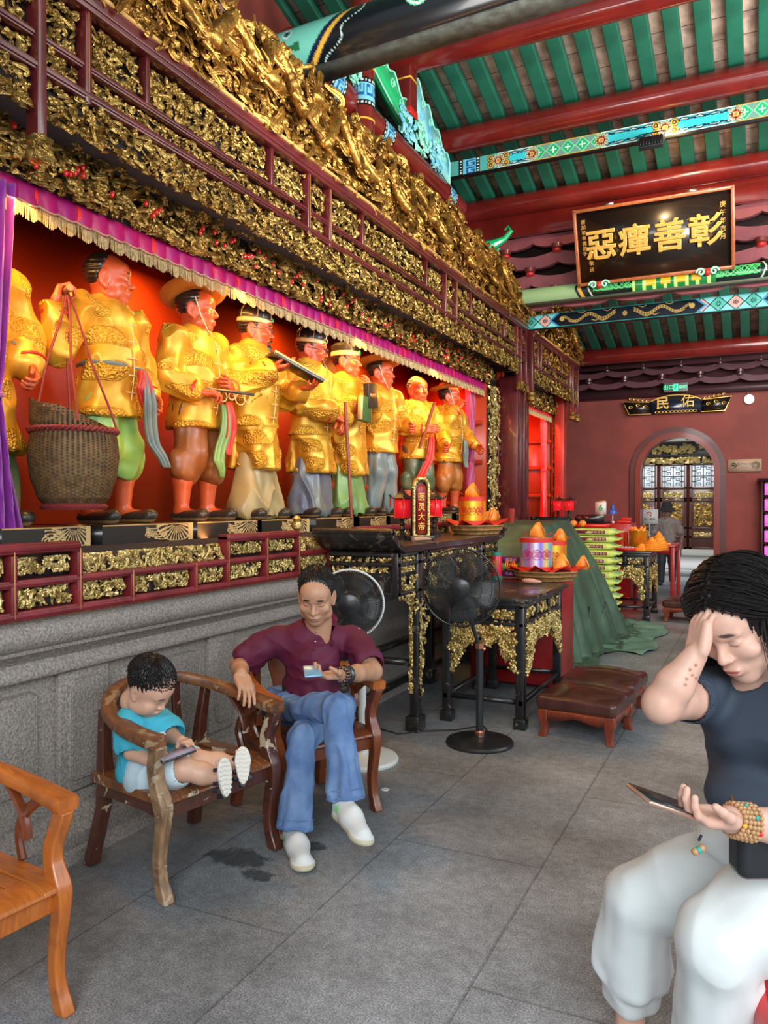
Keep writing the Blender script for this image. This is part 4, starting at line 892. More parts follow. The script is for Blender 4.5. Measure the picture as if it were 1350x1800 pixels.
# =================== SCULPTED FIGURES ===================
def add_head(S,sc=1.0,ear=1.0,eyes='open',brow=(.02,.015,.012),lip=(.35,.07,.05),bald=True,nose=1.0,jaw=1.0,neck=.10,old=0,open_mouth=False,paint=True,cheek=1.0):
 """head in local frame: y forward, origin at ear level; top +.125, chin -.115"""
 S.push(sc=sc)
 S.ell((0,-.012,.038),(.076,.096,.088),.01)
 S.ell((0,.022,-.038),(.062*jaw,.066,.072),.03)
 S.ell((0,.058,-.092),(.026*jaw,.022,.022),.025)
 S.ell((0,.048,.045),(.058,.045,.045),.02)
 for s in(-1,1):
  S.ell((s*.052*jaw,.012,-.072),(.016,.03,.022),.025)
  S.ell((s*.040,.060,-.020),(.024*cheek,.022,.020),.018)
  S.ell((s*.031,.096,.010),(.020,.016,.0115),.010,op=-1)
  S.ell((s*.031,.0685,.0085),(.0165,.0155,.0125),.003)
  S.cap((s*.012,.082,.028),(s*.046,.072,.031),.008,.006,.012)
 S.cap((0,.079,.018),(0,.103*nose+.0,-.022),.0075,.0115,.010)
 for s in(-1,1):S.ell((s*.0115,.092,-.026),(.0085,.010,.0075),.006)
 S.ell((0,.076,-.058),(.026,.020,.016),.012)
 S.ell((-.0,.0925,-.0535),(.021,.0075,.0050),.005);S.ell((0,.0905,-.0645),(.017,.0075,.0060),.005)
 S.cap((-.020,.097,-.059),(.020,.097,-.059),.0022,.0022,.002,op=-1)
 if open_mouth:S.ell((0,.098,-.060),(.016,.012,.007),.004,op=-1)
 for s in(-1,1):
  S.ell((s*.078,-.012,-.002),(.009,.021*ear,.034*ear),.008,R=rot('Z',s*.35));S.ell((s*.087,-.006,.004),(.006,.011*ear,.018*ear),.005,R=rot('Z',s*.35),op=-1)
  S.ell((s*.077,-.004,-.030*ear),(.0075,.010,.012*ear),.006)
  if old:
   S.cap((s*.022,.093,-.030),(s*.040,.078,-.062),.0035,.0035,.004,op=-1)
   S.cap((s*.020,.092,.018),(s*.045,.078,.014),.0025,.002,.003,op=-1)
 if old:
  for z in(.052,.066):S.cap((-.035,.087,z),(.035,.087,z),.0025,.0025,.004,op=-1)
 S.cap((0,-.022,-.05),(0,-.032,-.05-neck),.050*jaw,.056*jaw,.025)
 if paint:
  for s in(-1,1):
   S.paint((s*.030,.087,.0345),(.0225,.02,.0062),brow,R=rot('Y',s*.16),soft=.4)
   if eyes=='open':
    S.paint((s*.031,.0855,.0085),(.0145,.014,.0062),(.75,.70,.62),soft=.3);S.paint((s*.031,.088,.0085),(.0056,.014,.0062),(.01,.007,.006),soft=.3)
    S.paint((s*.031,.087,.0150),(.0165,.016,.0022),(.03,.015,.01),soft=.5)
   else:
    S.paint((s*.031,.087,.0020),(.0165,.014,.0019),(.03,.015,.012),soft=.5);S.paint((s*.031,.087,.0155),(.0165,.014,.0013),(.22,.10,.07),soft=.7)
  S.paint((0,.094,-.0590),(.021,.014,.0095),lip,soft=.35);S.paint((0,.098,-.0592),(.021,.012,.0017),tuple(x*.35 for x in lip),soft=.4)
  for s in(-1,1):S.paint((s*.008,.101,-.031),(.0035,.008,.0022),(.10,.03,.02),soft=.5)
 S.pop()
def add_hand(S,o,fwd,palm,side,curl=(.5,.6,.7,.8),thumb=.5,sc=1.0,spread=.06,tcurl=.3,wrist=True):
 """o wrist; fwd along the fingers; palm = direction the palm faces; side=+1 right hand (thumb on the left when seen from its back), -1 left"""
 y=unit(fwd);z=-unit(np.array(palm,float)-y*(np.array(palm,float)@y));x=np.cross(y,z)
 R=np.stack([x,y,z],1);S.push(o,R,sc);t=-side
 S.box((0,.045,0),(.037,.045,.0125),.012,.008);S.ell((t*.024,.03,-.006),(.017,.032,.014),.012);S.ell((-t*.026,.035,-.006),(.013,.034,.012),.012)
 if wrist:S.cap((0,-.03,0),(0,.01,0),.026,.027,.02,ax=(0,0,1),f=.72)
 for i,(L,r)in enumerate(((.072,.0088),(.080,.0090),(.074,.0086),(.058,.0076))):
  fx=t*(.028-.0185*i);b=np.array([fx,.088-(.004 if i in(0,)else.012 if i==3 else 0),0]);a=curl[i];sp=t*spread*(1.5-i)
  p=b;ang=a*.55;d=[]
  for seg,da in((.46,a*.75),(.30,a*.6),(.24,0)):
   dr=np.array([math.sin(sp)*math.cos(ang),math.cos(ang),-math.sin(ang)]);q=p+dr*L*seg;d.append((p,q));p=q;ang+=da
  rr=r
  for p0,q in d:S.cap(p0,q,rr,rr*.92,.0035);rr*=.94
  S.cap(b-np.array([0,.02,0]),b,.011,.0095,.006)
 b=np.array([t*.030,.022,-.006]);a=thumb;d1=np.array([t*math.sin(a),math.cos(a),-.35]);d1/=np.linalg.norm(d1);m=b+d1*.038;d2=unit(d1+np.array([-t*tcurl,.35,-.15]));e=m+d2*.030;d3=unit(d2+np.array([-t*tcurl*.8,.1,-.1]));e2=e+d3*.024
 S.cap(b,m,.0135,.0112,.008);S.cap(m,e,.0110,.0098,.004);S.cap(e,e2,.0096,.0080,.003)
 S.pop();return S
def ridges(S,a,b,ra,rb,n,d=.30,w=.42,k=.012,ph=0,ax=None):
 """folds of cloth running along a limb from a to b"""
 a=np.array(a,float);b=np.array(b,float);t=unit(b-a);u=unit(np.cross(t,(.3,.5,.9)));v=np.cross(t,u)
 for i in range(n):
  q=ph+i*6.2832/n;q2=q+.35*math.sin(i*2.7);o1=(u*math.cos(q)+v*math.sin(q));o2=(u*math.cos(q2)+v*math.sin(q2));S.cap(a+o1*ra*(1-w+d*.45),b+o2*rb*(1-w+d*(.6+.4*math.sin(i*1.9))),ra*w*.7,rb*w,k)
def surf_pt(V,x,y,lift=.003):
 """point of the mesh hit by the line of sight through (x, y)"""
 r=ray(x,y);r=r/np.linalg.norm(r);W=V-np.array([0,0,CAM_H]);t=W@r;e=np.linalg.norm(W-t[:,None]*r,axis=1);i=np.where(e<.007)[0]
 if not len(i):i=np.argsort(e)[:4]
 return np.array([0,0,CAM_H])+r*(t[i].min()-lift)
def join(parts):
 V=[];Q=[];C=[];n=0
 for v,q,c in parts:V.append(v);Q.append(q+n);C.append(c);n+=len(v)
 return np.vstack(V),np.vstack(Q),np.vstack(C)
def sub(name,parts,m,parent,smooth=True):
 V,Q,C=join(parts);return mk(name,V,Q,m,parent,col=C,world=False,smooth=smooth)
# ---- statue materials ----
def robe_mat(name,c,c2,cell=5.6,metal=.35,rough=.36):
 m=mat(name,c,rough,metal,c2=c2,vs=5);nt=m.node_tree;b=nt.nodes['Principled BSDF'];L=nt.links
 tc=nt.nodes.new('ShaderNodeTexCoord');sx=nt.nodes.new('ShaderNodeSeparateXYZ');L.new(tc.outputs['Object'],sx.inputs[0]);ma=nt.nodes.new('ShaderNodeMath');ma.operation='MULTIPLY_ADD';ma.inputs[1].default_value=.8;L.new(sx.outputs['Y'],ma.inputs[0]);L.new(sx.outputs['X'],ma.inputs[2])
 cb=nt.nodes.new('ShaderNodeCombineXYZ');L.new(ma.outputs[0],cb.inputs[0]);L.new(sx.outputs['Z'],cb.inputs[1])
 vo=nt.nodes.new('ShaderNodeTexVoronoi');vo.voronoi_dimensions='2D';vo.inputs['Scale'].default_value=cell;vo.inputs['Randomness'].default_value=.5;L.new(cb.outputs[0],vo.inputs['Vector'])
 w=nt.nodes.new('ShaderNodeTexVoronoi');w.inputs['Scale'].default_value=75;L.new(tc.outputs['Object'],w.inputs['Vector'])
 disc=nt.nodes.new('ShaderNodeMapRange');disc.inputs[1].default_value=.27;disc.inputs[2].default_value=.25;L.new(vo.outputs['Distance'],disc.inputs[0])
 s1=nt.nodes.new('ShaderNodeMath');s1.operation='SUBTRACT';s1.inputs[1].default_value=.285;L.new(vo.outputs['Distance'],s1.inputs[0])
 ab=nt.nodes.new('ShaderNodeMath');ab.operation='ABSOLUTE';L.new(s1.outputs[0],ab.inputs[0]);ring=nt.nodes.new('ShaderNodeMapRange');ring.inputs[1].default_value=.022;ring.inputs[2].default_value=.008;L.new(ab.outputs[0],ring.inputs[0])
 mu=nt.nodes.new('ShaderNodeMath');mu.operation='MULTIPLY';L.new(disc.outputs[0],mu.inputs[0]);L.new(w.outputs['Distance'],mu.inputs[1])
 ad=nt.nodes.new('ShaderNodeMath');ad.operation='MULTIPLY_ADD';ad.inputs[1].default_value=.6;L.new(ring.outputs[0],ad.inputs[0]);L.new(mu.outputs[0],ad.inputs[2])
 bp=nt.nodes.new('ShaderNodeBump');bp.inputs['Strength'].default_value=.9;bp.inputs['Distance'].default_value=.013;L.new(ad.outputs[0],bp.inputs['Height']);L.new(bp.outputs['Normal'],b.inputs['Normal'])
 return m
M['robe']=robe_mat('gilded_robe',(.78,.42,.035),(.55,.25,.018))
M['vest']=robe_mat('gilded_vest',(.85,.50,.05),(.60,.30,.02),4.8)
M['skinp']=mat('painted_statue_skin',(.8,.3,.15),.38,attr=True,coat=.15)
M['lacq']=mat('statue_black_paint',(.018,.016,.014),.3,coat=.3)
M['straw']=mat('statue_straw_hat',(.60,.26,.045),.42,c2=(.45,.17,.03),vs=5)
M['cream']=mat('statue_band',(.80,.55,.25),.4)
M['lining']=mat('statue_red_lining',(.55,.03,.02),.4)
def cloth(n,c,c2=None):return mat('statue_'+n,c,.38,c2=c2,vs=4,coat=.1)
CL={'green':cloth('green_trousers',(.33,.50,.08),(.20,.42,.12)),'brown':cloth('brown_trousers',(.30,.10,.025),(.20,.065,.02)),'beige':cloth('beige_skirt',(.42,.30,.12),(.30,.24,.12)),'blue':cloth('blue_skirt',(.085,.10,.17),(.16,.18,.16)),'teal':cloth('green_skirt',(.20,.36,.10),(.12,.24,.08)),'slate':cloth('slate_trousers',(.10,.15,.17),(.20,.24,.20)),'dkgreen':cloth('dark_green_trousers',(.06,.13,.06),(.14,.10,.04)),'orange':cloth('orange_trousers',(.42,.15,.03),(.30,.10,.02))}
SK=(.52,.085,.022)
def folds(amp,f,kx=0,z0=None,z1=None,seed=0,vert=True):
 def fn(V):
  th=np.arctan2(V[:,1],V[:,0]);q=wav(V*np.array([1,1,.35 if vert else 1.0]),f,seed);d=amp*(1-np.abs(np.sin(q*2.6))*1.6)
  if z0 is not None:d=d*np.clip((V[:,2]-z0)/(z1-z0),.15,1)
  return d
 return fn
def statue(name,label,x,y,phi,hat='straw',style='jacket',bottom='brown',hy=0,hp=0,arms=None,vx=.008,beard=None,glasses=False,ear=1.25,belly=1.0,seed=1,gap=.10,open_mouth=False,scale=1.0,hair=True,sash=None,old=0,hatt=(0,0)):
 """standing painted wooden figure about 1.42 m high; local y forward, x to its right"""
 T=thing(name,label,'statue',(x,y,1.395),math.radians(phi)-math.pi/2,'painted statues on the shrine platform');T.scale=(scale,)*3
 hv=min(vx,.0055)*1.0;HS=1.16
 long_=style in('robe','vest')
# ---- bottom half ----
 S=SDF()
 if long_:
  zt=.62;S.cap((0,.0,.50),(0,.01,.06),.115,.20,.02,ax=(0,1,0),f=.66)
  for s in(-1,1):S.cap((s*.06,.0,.5),(s*.105,.02,.07),.065,.105,.05)
  S.box((0,0,-.05),(.5,.5,.065),.001,.004,op=-1);B=[S.mesh(vx,disp=lambda V:folds(.026,15,seed=seed)(V)*np.clip((.62-V[:,2])/.5,0,1),sm=1)]
  sub('long_skirt',B,CL[bottom],T)
 else:
  zk=.30 if style=='rolled' else.09
  for s in(-1,1):
   fx=s*(.075+gap/2);S.chain([(s*.07,0,.68),(s*.085,.02,.40),(fx,.01,zk)],[.094,.094,.085 if style=='rolled' else.078],.05)
   if style=='rolled':
    for k in range(3):S.cap((fx-.05,.0,zk-.0+k*.032),(fx+.05,.02,zk+.008+k*.032),.066-.0*k,.066,.012)
  B=[S.mesh(vx,disp=folds(.015,14,seed=seed),sm=1)];sub('trousers',B,CL[bottom],T)
# ---- jacket / robe ----
 S=SDF();hem=.34 if long_ else.56
 S.cap((0,0,1.04),(0,.01,.80),.175,.175*belly,.05,ax=(0,1,0),f=.68);S.ell((0,.05,.86),(.15,.115*belly,.15),.06)
 S.ell((0,-.015,1.07),(.20,.115,.09),.05)
 wide=.185 if long_ else.175
 S.cap((0,0,.80),(0,.0,hem),.155,wide+.02,.05,ax=(0,1,0),f=.84)
 if long_:
  for s in(-1,1):S.ell((s*.11,.03,hem+.03),(.09,.10,.10),.04)
 S.box((0,0,hem-.20),(.5,.5,.2),.001,.008,op=-1)
 if long_:
  S.box((.17,.10,hem+.04),(.030,.14,.20),.005,.02,R=rot('Y',.1),op=-1)
 A=arms or{}
 aR=A.get('R',[(.19,0,1.10),(.27,.0,.88),(.22,.10,.72)]);aL=A.get('L',[(-.19,0,1.10),(-.27,.0,.88),(-.22,.10,.72)])
 cuffs=[]
 for P in(aR,aL):
  P=[np.array(p,float)for p in P];w=P[2];e=P[1];d=unit(w-e);c=w-d*.035;wd=.085 if long_ else.066
  S.chain([P[0]+np.array([0,0,-.01]),e,c],[.088,.080,wd],.04);pass
  cuffs.append((c,d,wd))
 V,Q,C=S.mesh(vx,disp=lambda V:folds(.013,15,seed=seed+3,vert=False)(V)*(.35+.65*np.clip(np.abs(V[:,0])/.2,0,1))+folds(.012,15,seed=seed+5)(V)*np.clip((.66-V[:,2])/.3,0,1),sm=1)
 mk('gold_robe' if long_ else 'gold_jacket',V,Q,M['robe'],T,world=False,smooth=True)
 if style=='vest':
  S=SDF();S.cap((0,0,1.05),(0,.01,.80),.188,.186*belly,.05,ax=(0,1,0),f=.68);S.ell((0,.052,.86),(.158,.122*belly,.15),.06);S.ell((0,-.015,1.075),(.205,.12,.085),.05);S.cap((0,0,.80),(0,0,.62),.165,.205,.05,ax=(0,1,0),f=.74)
  S.box((0,0,.42),(.5,.5,.2),.001,.006,op=-1)
  for s in(-1,1):S.ell((s*.245,0,1.03),(.075,.2,.13),.012,op=-1)
  V,Q,C=S.mesh(vx,sm=1);mk('gold_vest',V,Q,M['vest'],T,world=False,smooth=True)
 for c,d,wd in cuffs:mb=MB();mb.tube([c-d*.004,c+d*.010,c+d*.012],[wd*.98,wd*1.0,wd*.86],18);mb.out('red_cuff',M['lining'],T,world=False)
 mb=MB();zb=.82
 if style!='vest' and sash is not False:
  mb.tube([(.172*belly*math.cos(a),.02+.135*belly*math.sin(a),zb+.004*math.sin(3*a))for a in np.linspace(0,2*math.pi,40)],.013,8);mb.out('sash',CL['slate']if sash is None else CL[sash],T,world=False)
# ---- skin: head, core, hands, calves as one body ----
 parts=[]
 S=SDF();S.push((0,.012,1.275),rot('Z',math.radians(hy))@rot('X',-math.radians(hp)));add_head(S,HS,ear=ear,open_mouth=open_mouth,neck=.11,jaw=1.08,old=old);S.pop();Hd=S.mesh(hv,base=SK);parts.append(Hd)
 S=SDF();S.cap((0,0,1.1),(0,0,.7),.11,.10,.05)
 for P in(aR,aL):S.chain([np.array(p,float)-(unit(np.array(P[2])-np.array(P[1]))*.02 if i==2 else 0)for i,p in enumerate(P)],[.055,.045,.030],.02)
 for s in(-1,1):
  fx=s*(.075+gap/2);S.chain([(s*.07,0,.66),(s*.085,.02,.38),(fx,-.005,.24),(fx,-.01,.07)],[.05 if long_ else.075,.04 if long_ else.062,.058,.042],.02);S.cap((fx,-.02,.045),(fx+s*.02,.13,.03),.04,.034,.03)
 parts.append(S.mesh(.009,base=SK))
 for P,sd,kk in((aR,1,'hR'),(aL,-1,'hL')):
  P=[np.array(p,float)for p in P];d=unit(P[2]-P[1]);h=A.get(kk,{});S=SDF();S.cap(P[2]-d*.07,P[2],.030,.027,.01)
  add_hand(S,P[2],h.get('f',d+np.array([0,.2,0])),h.get('p',(-sd,0,-.2)),sd,curl=h.get('c',(1.1,1.2,1.25,1.3)),thumb=h.get('t',.6),sc=1.12);parts.append(S.mesh(.0055,base=SK))
 sub('figure',parts,M['skinp'],T)
 for s in(-1,1):
  fx=s*(.075+gap/2);S=SDF();S.cap((fx,-.035,.032),(fx+s*.02,.13,.030),.046,.048,.02,ax=(0,0,1),f=.8);S.ell((fx+s*.022,.165,.045),(.036,.03,.028),.03);S.box((fx,0,-.05),(.3,.4,.052),.001,.002,op=-1);S.ell((fx,-.02,.10),(.05,.07,.045),.01,op=-1)
  v=S.mesh(.007,base=(.03,.022,.015));v[2][v[0][:,2]<.02]=(.30,.16,.06);sub('shoe',[v],M['skinp'],T)
 HM=rot('Z',math.radians(hy))@rot('X',-math.radians(hp));ho=np.array([0,.012,1.275])
 def hd(mb):return mb.tf(ho,HM*HS)
 if hair:
  S=SDF();S.push(ho,HM,HS);S.ell((0,-.018,.044),(.083,.098,.090),.01);S.box((0,.115,.0),(.2,.085,.2),.01,.02,op=-1)if hat!='tonsure' else S.box((0,.105,.04),(.2,.115,.2),.01,.02,R=rot('X',-.35),op=-1)
  S.box((0,.02,-.10),(.2,.2,.06),.01,.02,op=-1)
  for s in(-1,1):S.ell((s*.085,-.012,-.01),(.03,.028,.042),.01,op=-1)
  S.pop();V,Q,C=S.mesh(hv,disp=(lambda V:.002*np.sin(V@np.array([90,25,260]))));mk('hair',V,Q,M['lacq']if not old else mat('grey_hair',(.12,.09,.07),.5),T,world=False,smooth=True)
 if hat=='straw':
  Mh=HM*HS@rot('X',hatt[0])@rot('Y',hatt[1]);mb=MB().tf(ho+HM@np.array([0,-.015,.098]),Mh);mb.lathe([(.078,.0),(.088,.02),(.084,.055),(.060,.08),(.0,.088)],(0,0,0),28,cap=False)
  mb.lathe([(.07,.0),(.10,-.002),(.15,-.012),(.188,.004),(.196,.016),(.188,.022),(.15,.008),(.10,.018),(.08,.022)],(0,0,0),36,cap=False,sy=.92);mb.out('straw_hat',M['straw'],T,world=False)
  mb=hd(MB());
  for s in(-1,1):mb.tube([(s*.082,.01,.06),(s*.075,.035,-.03),(s*.04,.065,-.105),(0,.075,-.125)],.0035,6)
  mb.tube([(0,.075,-.125),(.005,.10,-.17),(.0,.11,-.22)],.004,6);mb.out('chin_cord',M['cream'],T,world=False)
 elif hat=='cap':
  mb=hd(MB());mb.lathe([(.084,.0),(.089,.025),(.088,.06),(.072,.095),(.04,.115),(.012,.122),(.012,.128),(.018,.134),(.012,.146),(.0,.148)],(0,-.012,.048),28,cap=False,sy=1.14);mb.out('skull_cap',M['lacq'],T,world=False)
  mb=hd(MB());mb.lathe([(.086,-.004),(.091,.0),(.091,.020),(.087,.024)],(0,-.012,.046),28,cap=False,sy=1.14);mb.out('cap_band',M['cream'],T,world=False)
  for k in range(6):
   a=k*math.pi/3;
  mb=hd(MB());
  for k in range(6):
   a=k*math.pi/3+.3;mb.tube([(.0895*math.cos(a)*q,-.012+1.14*.0895*math.sin(a)*q,.048+z)for q,z in((1,.025),(.99,.06),(.82,.095),(.46,.116),(.14,.123))],.0022,5)
  mb.out('cap_seams',M['cream'],T,world=False)
  mb=hd(MB());mb.box((0,.094,.075),(.022,.008,.024));mb.out('green_badge',M['grn'],T,world=False,smooth=False,bevel=.003)
 elif hat=='scholar':
  mb=hd(MB());mb.lathe([(.086,.0),(.092,.03),(.095,.065),(.075,.085),(.03,.08),(0,.075)],(0,-.012,.05),28,cap=False,sy=1.12);mb.out('scholar_cap',M['lacq'],T,world=False)
  mb=hd(MB());mb.lathe([(.088,-.006),(.094,.0),(.094,.026),(.088,.03)],(0,-.012,.046),28,cap=False,sy=1.13);mb.out('cap_band',M['cream'],T,world=False)
  mb=hd(MB());mb.box((0,.096,.068),(.028,.012,.03));mb.out('green_badge',M['grn'],T,world=False,smooth=False,bevel=.003)
 if beard:
  S=SDF();S.push(ho,HM,HS);S.cap((0,.085,-.095),(0,.105,-.095-beard),.024,.006,.01);S.cap((0,.10,-.047),(.032,.088,-.062),.006,.003,.004);S.cap((0,.10,-.047),(-.032,.088,-.062),.006,.003,.004)
  S.cap((-.032,.088,-.062),(-.034,.088,-.085),.004,.002,.003);S.cap((.032,.088,-.062),(.034,.088,-.085),.004,.002,.003);S.pop();V,Q,C=S.mesh(.0045);mk('beard',V,Q,M['lacq'],T,world=False,smooth=True)
 if glasses:
  mb=hd(MB())
  for s in(-1,1):
   mb.tube([(s*.031+.019*math.cos(a),.102,.006+.019*math.sin(a))for a in np.linspace(0,2*math.pi,20)],.0016,5);mb.tube([(s*.05,.102,.008),(s*.088,-.01,.01)],.0014,5)
  mb.tube([(-.012,.102,.008),(.012,.102,.008)],.0014,5);mb.out('round_glasses',M['lacq'],T,world=False)
 mb=MB();zs=np.linspace(1.06,.64,14);mb.tube([(.012,.02+.135+.03*math.sin((z-.6)/.5*math.pi),z)for z in zs],.003,5)
 for z in np.linspace(1.03,.68,5):
  yy=.158+.03*math.sin((z-.6)/.5*math.pi);mb.tube([(-.022,yy-.008,z),(.012,yy+.003,z),(.046,yy-.008,z)],.0035,5)
 if style!='robe':mb.out('toggles',M['cream'],T,world=False)
 return T
def wpt(T,p):
 return np.array(Matrix.LocRotScale(T.location,T.rotation_euler,T.scale)@Vector(p))
pf=thing('statue_platform','stepped platform with black and gold painted bases under the statues','platform',(-3.2,Y0,1.16))
mb=MB();mb.bx(-3.78,-2.80,Y0,8.8,1.16,1.30);mb.out('platform_top',M['dark'],pf,smooth=False)
def base_paint(s,t,seed):
 C=np.zeros((*s.shape,3));C[:]=(.016,.012,.008);rng=np.random.RandomState(seed);L=s.max();g=np.array([.62,.42,.17])
 for k in range(7):
  cx=L*(.42+.5*k/7);dd=np.abs(np.hypot((s-cx)*1.0,(t-1.05)*.10)-(.035+.0*k));
 fan=s>L*.55;r=np.hypot(s-L*.80,(t-1.0)*.095*1.6);th=np.arctan2((t-1.0)*.095,s-L*.80);lay(C,fan&(np.sin(th*26)>.35)&(r<.15)&(r>.03),g);lay(C,fan&(np.abs(r-.155)<.004),g)
 for k in range(5):lay(C,(np.abs(t-(.25+.15*k)-.14*np.sin(s*26+k*.5))<.028)&(s>L*.45)&(s<L*.68),g)
 for cx,cy in((.47,.35),(.55,.28),(.66,.3)):
  x=s-L*cx;y=(t-cy)*.095;r=np.hypot(x,y);th=np.arctan2(y,x);lay(C,(r<.026)&(np.abs(r-.014-.0025*th)<.0032),g)
 lay(C,t>.93,np.array([.5,.30,.10]));lay(C,s>L*.94,g*.9);return C
ST_Y=[]
sp=[(20,-1),(205,0),(350,1),(447,2),(546,3),(608,4),(668,5),(733,6),(783,7)]
ys=[at(a,915,X=-3.12)[1]for a,_ in sp]
for i in range(len(ys)):
 y=ys[i];w=[.26,.36,.34,.34,.36,.36,.42,.5,.5][i]
 if i==1:y-=.0
 th=thing('statue_plinth',['black and gold painted base at the far left, behind the violet curtain','wide black and gold base under the balding basket carrier','black and gold base under the statue in the tilted straw hat','black and gold base under the statue holding a long tray','black and gold base under the bearded statue with a cane','black and gold base under the statue holding books','painted base under the straw-hatted statue with slate trousers','painted base under the bald frowning statue','painted base under the last statue by the crimson curtain'][i],'plinth',(-3.1,y,1.30),group='painted statue bases')
 mb=MB();mb.bx(-3.40,-2.86,y-w,y+w*.86,1.30,1.394);mb.out('block',mat('base_black_lacquer',(.014,.012,.010),.3,coat=.3)if i==0 else bpy.data.materials['base_black_lacquer'],th,smooth=False)
 n=180;s_,t_=np.meshgrid(np.linspace(0,w*1.86,n),np.linspace(0,1,26),indexing='ij');Cc=base_paint(s_,t_,i)
 mb=MB();mb.grid(np.stack([np.full_like(s_,-2.858),y-w+s_,1.301+t_*.093],-1));mb.out('painted_front',M['paintm'],th,col=Cc.reshape(-1,3))
XS=-3.12
N8='painted_statue'
s0=statue(N8,'gilded statue cut off by the left edge, half behind the violet curtain',XS,ys[0]-.20,0,hat='cap',style='robe',bottom='dkgreen',seed=3,vx=.009)
s1=statue(N8,'balding statue with bare calves and green knee trousers carrying a basket',XS,ys[1]-.06,4,hat='tonsure',style='rolled',bottom='green',hy=34,open_mouth=True,seed=5,vx=.007,sash='slate',belly=1.05,arms=dict(R=[(.20,0,1.10),(.37,-.0,.86),(.40,.03,1.06)],L=[(-.20,.0,1.10),(-.27,-.02,.86),(-.215,.10,.685)],hR=dict(f=(-.35,.15,1),p=(-.5,.8,0),c=(1.5,1.55,1.6,1.6),t=.8),hL=dict(f=(.1,.5,-.75),p=(1,.2,0))))
s2=statue(N8,'statue in a tilted round straw hat and brown knee trousers with a ringed rod',XS,ys[2]-.03,2,hat='straw',style='rolled',bottom='brown',hy=24,seed=7,vx=.0075,sash='orange',hatt=(.26,-.20),arms=dict(R=[(.20,0,1.09),(.27,-.02,.84),(.17,.15,.76)],L=[(-.19,.0,1.10),(-.25,.02,.85),(-.10,.19,.80)],hR=dict(f=(-.6,.7,.0),p=(-.2,-.2,-1)),hL=dict(f=(.7,.4,.1),p=(.2,-1,0))))
s3=statue(N8,'bespectacled statue in a black skullcap holding a long dark tray before him',XS,ys[3],0,hat='cap',style='vest',bottom='beige',hy=26,hp=6,beard=.14,glasses=True,seed=9,vx=.0075,arms=dict(R=[(.20,0,1.09),(.28,.05,.86),(.13,.22,.98)],L=[(-.19,.0,1.09),(-.26,.06,.84),(-.15,.28,.88)],hR=dict(f=(-.5,.8,.2),p=(0,-.3,1),c=(.5,.5,.5,.6)),hL=dict(f=(.3,.9,.1),p=(0,-.2,1),c=(.5,.5,.5,.6))))
s4=statue(N8,'stooped statue with a long black beard leaning both hands on a red cane',XS,ys[4],-6,hat='cap',style='vest',bottom='blue',hy=26,hp=8,beard=.20,glasses=True,seed=11,vx=.0085,arms=dict(R=[(.20,0,1.09),(.26,.10,.84),(.06,.26,.78)],L=[(-.19,.0,1.09),(-.24,.10,.84),(-.05,.27,.74)],hR=dict(f=(-.6,.5,-.5),p=(-.3,-.4,-.8)),hL=dict(f=(.4,.4,-.6),p=(.3,-.4,-.8))))
s5=statue(N8,'young clean-shaven statue in a scholar cap clasping green and black books',XS,ys[5],-12,hat='scholar',style='robe',bottom='teal',hy=24,seed=13,vx=.0085,arms=dict(R=[(.20,0,1.09),(.27,.06,.86),(.10,.20,.90)],L=[(-.19,.0,1.09),(-.26,.08,.88),(-.08,.21,1.0)],hR=dict(f=(-.9,.4,0),p=(0,-1,.2)),hL=dict(f=(.5,.1,.8),p=(.2,-1,0),c=(.5,.5,.6,.7))))
s6=statue(N8,'statue in a straw hat with buttoned gold jacket and slate blue trousers',XS,ys[6],-14,hat='straw',style='jacket',bottom='slate',hy=24,seed=15,vx=.0095,sash=False,hatt=(.14,-.1),arms=dict(R=[(.20,0,1.09),(.27,-.08,.88),(.22,-.12,.74)],L=[(-.19,.0,1.09),(-.27,.04,.86),(-.18,.2,.80)]))
s7=statue(N8,'bald old frowning statue turned towards the hall, gripping a short stick',XS,ys[7],-26,hat='tonsure',style='rolled',bottom='dkgreen',hy=0,seed=17,vx=.0105,sash='orange',old=1,scale=.97,arms=dict(R=[(.20,0,1.09),(.27,.08,.88),(.10,.24,.86)],L=[(-.19,.0,1.09),(-.30,.06,.86),(-.22,.2,.72)]))
s8=statue(N8,'last statue, straw-hatted with one hand raised to the chin, beside the curtain',XS,ys[8]+.1,-12,hat='straw',style='rolled',bottom='orange',hy=28,seed=19,vx=.0105,sash='slate',hatt=(.14,.0),arms=dict(R=[(.20,0,1.09),(.32,.14,.92),(.20,.22,1.12)],L=[(-.19,.0,1.09),(-.28,.04,.88),(-.26,.2,.74)]))
def stick(nm,lab,cat,T,pts,r,m,extra=None):
 P=[wpt(T,p)for p in pts];th=thing(nm,lab,cat,tuple(P[0]));mb=MB();mb.tube(P,r,10);mb.out('shaft',m,th);
 return th,P
M['cane']=mat('red_brown_cane',(.25,.05,.02),.35)
stick('walking_cane','red wooden cane under the hands of the long-bearded statue','cane',s4,[(.01,.33,.86),(.01,.36,.40),(.0,.38,.0)],.013,M['cane'])
th,P=stick('ringed_rod','thin dark rod with hanging metal rings held at the waist of the tilted-hat statue','rod',s2,[(.26,.10,.785),(.05,.24,.775),(-.14,.33,.77)],.008,M['lacq'])
mb=MB()
for k,(f,rr)in enumerate(((.55,.030),(.68,.022),(.8,.034),(.9,.024))):
 c=P[0]*(1-f)+P[2]*f+np.array([.0,0,-rr-.004]);mb.tube([c+np.array([.3*rr*math.cos(a),rr*math.cos(a),rr*math.sin(a)])for a in np.linspace(0,2*math.pi,18)],.0035,5)
mb.out('rings',M['cream'],th)
stick('short_stick','short dark red stick in the fist of the bald old statue','stick',s7,[(.16,.22,.66),(.06,.34,1.12)],.016,M['cane'])
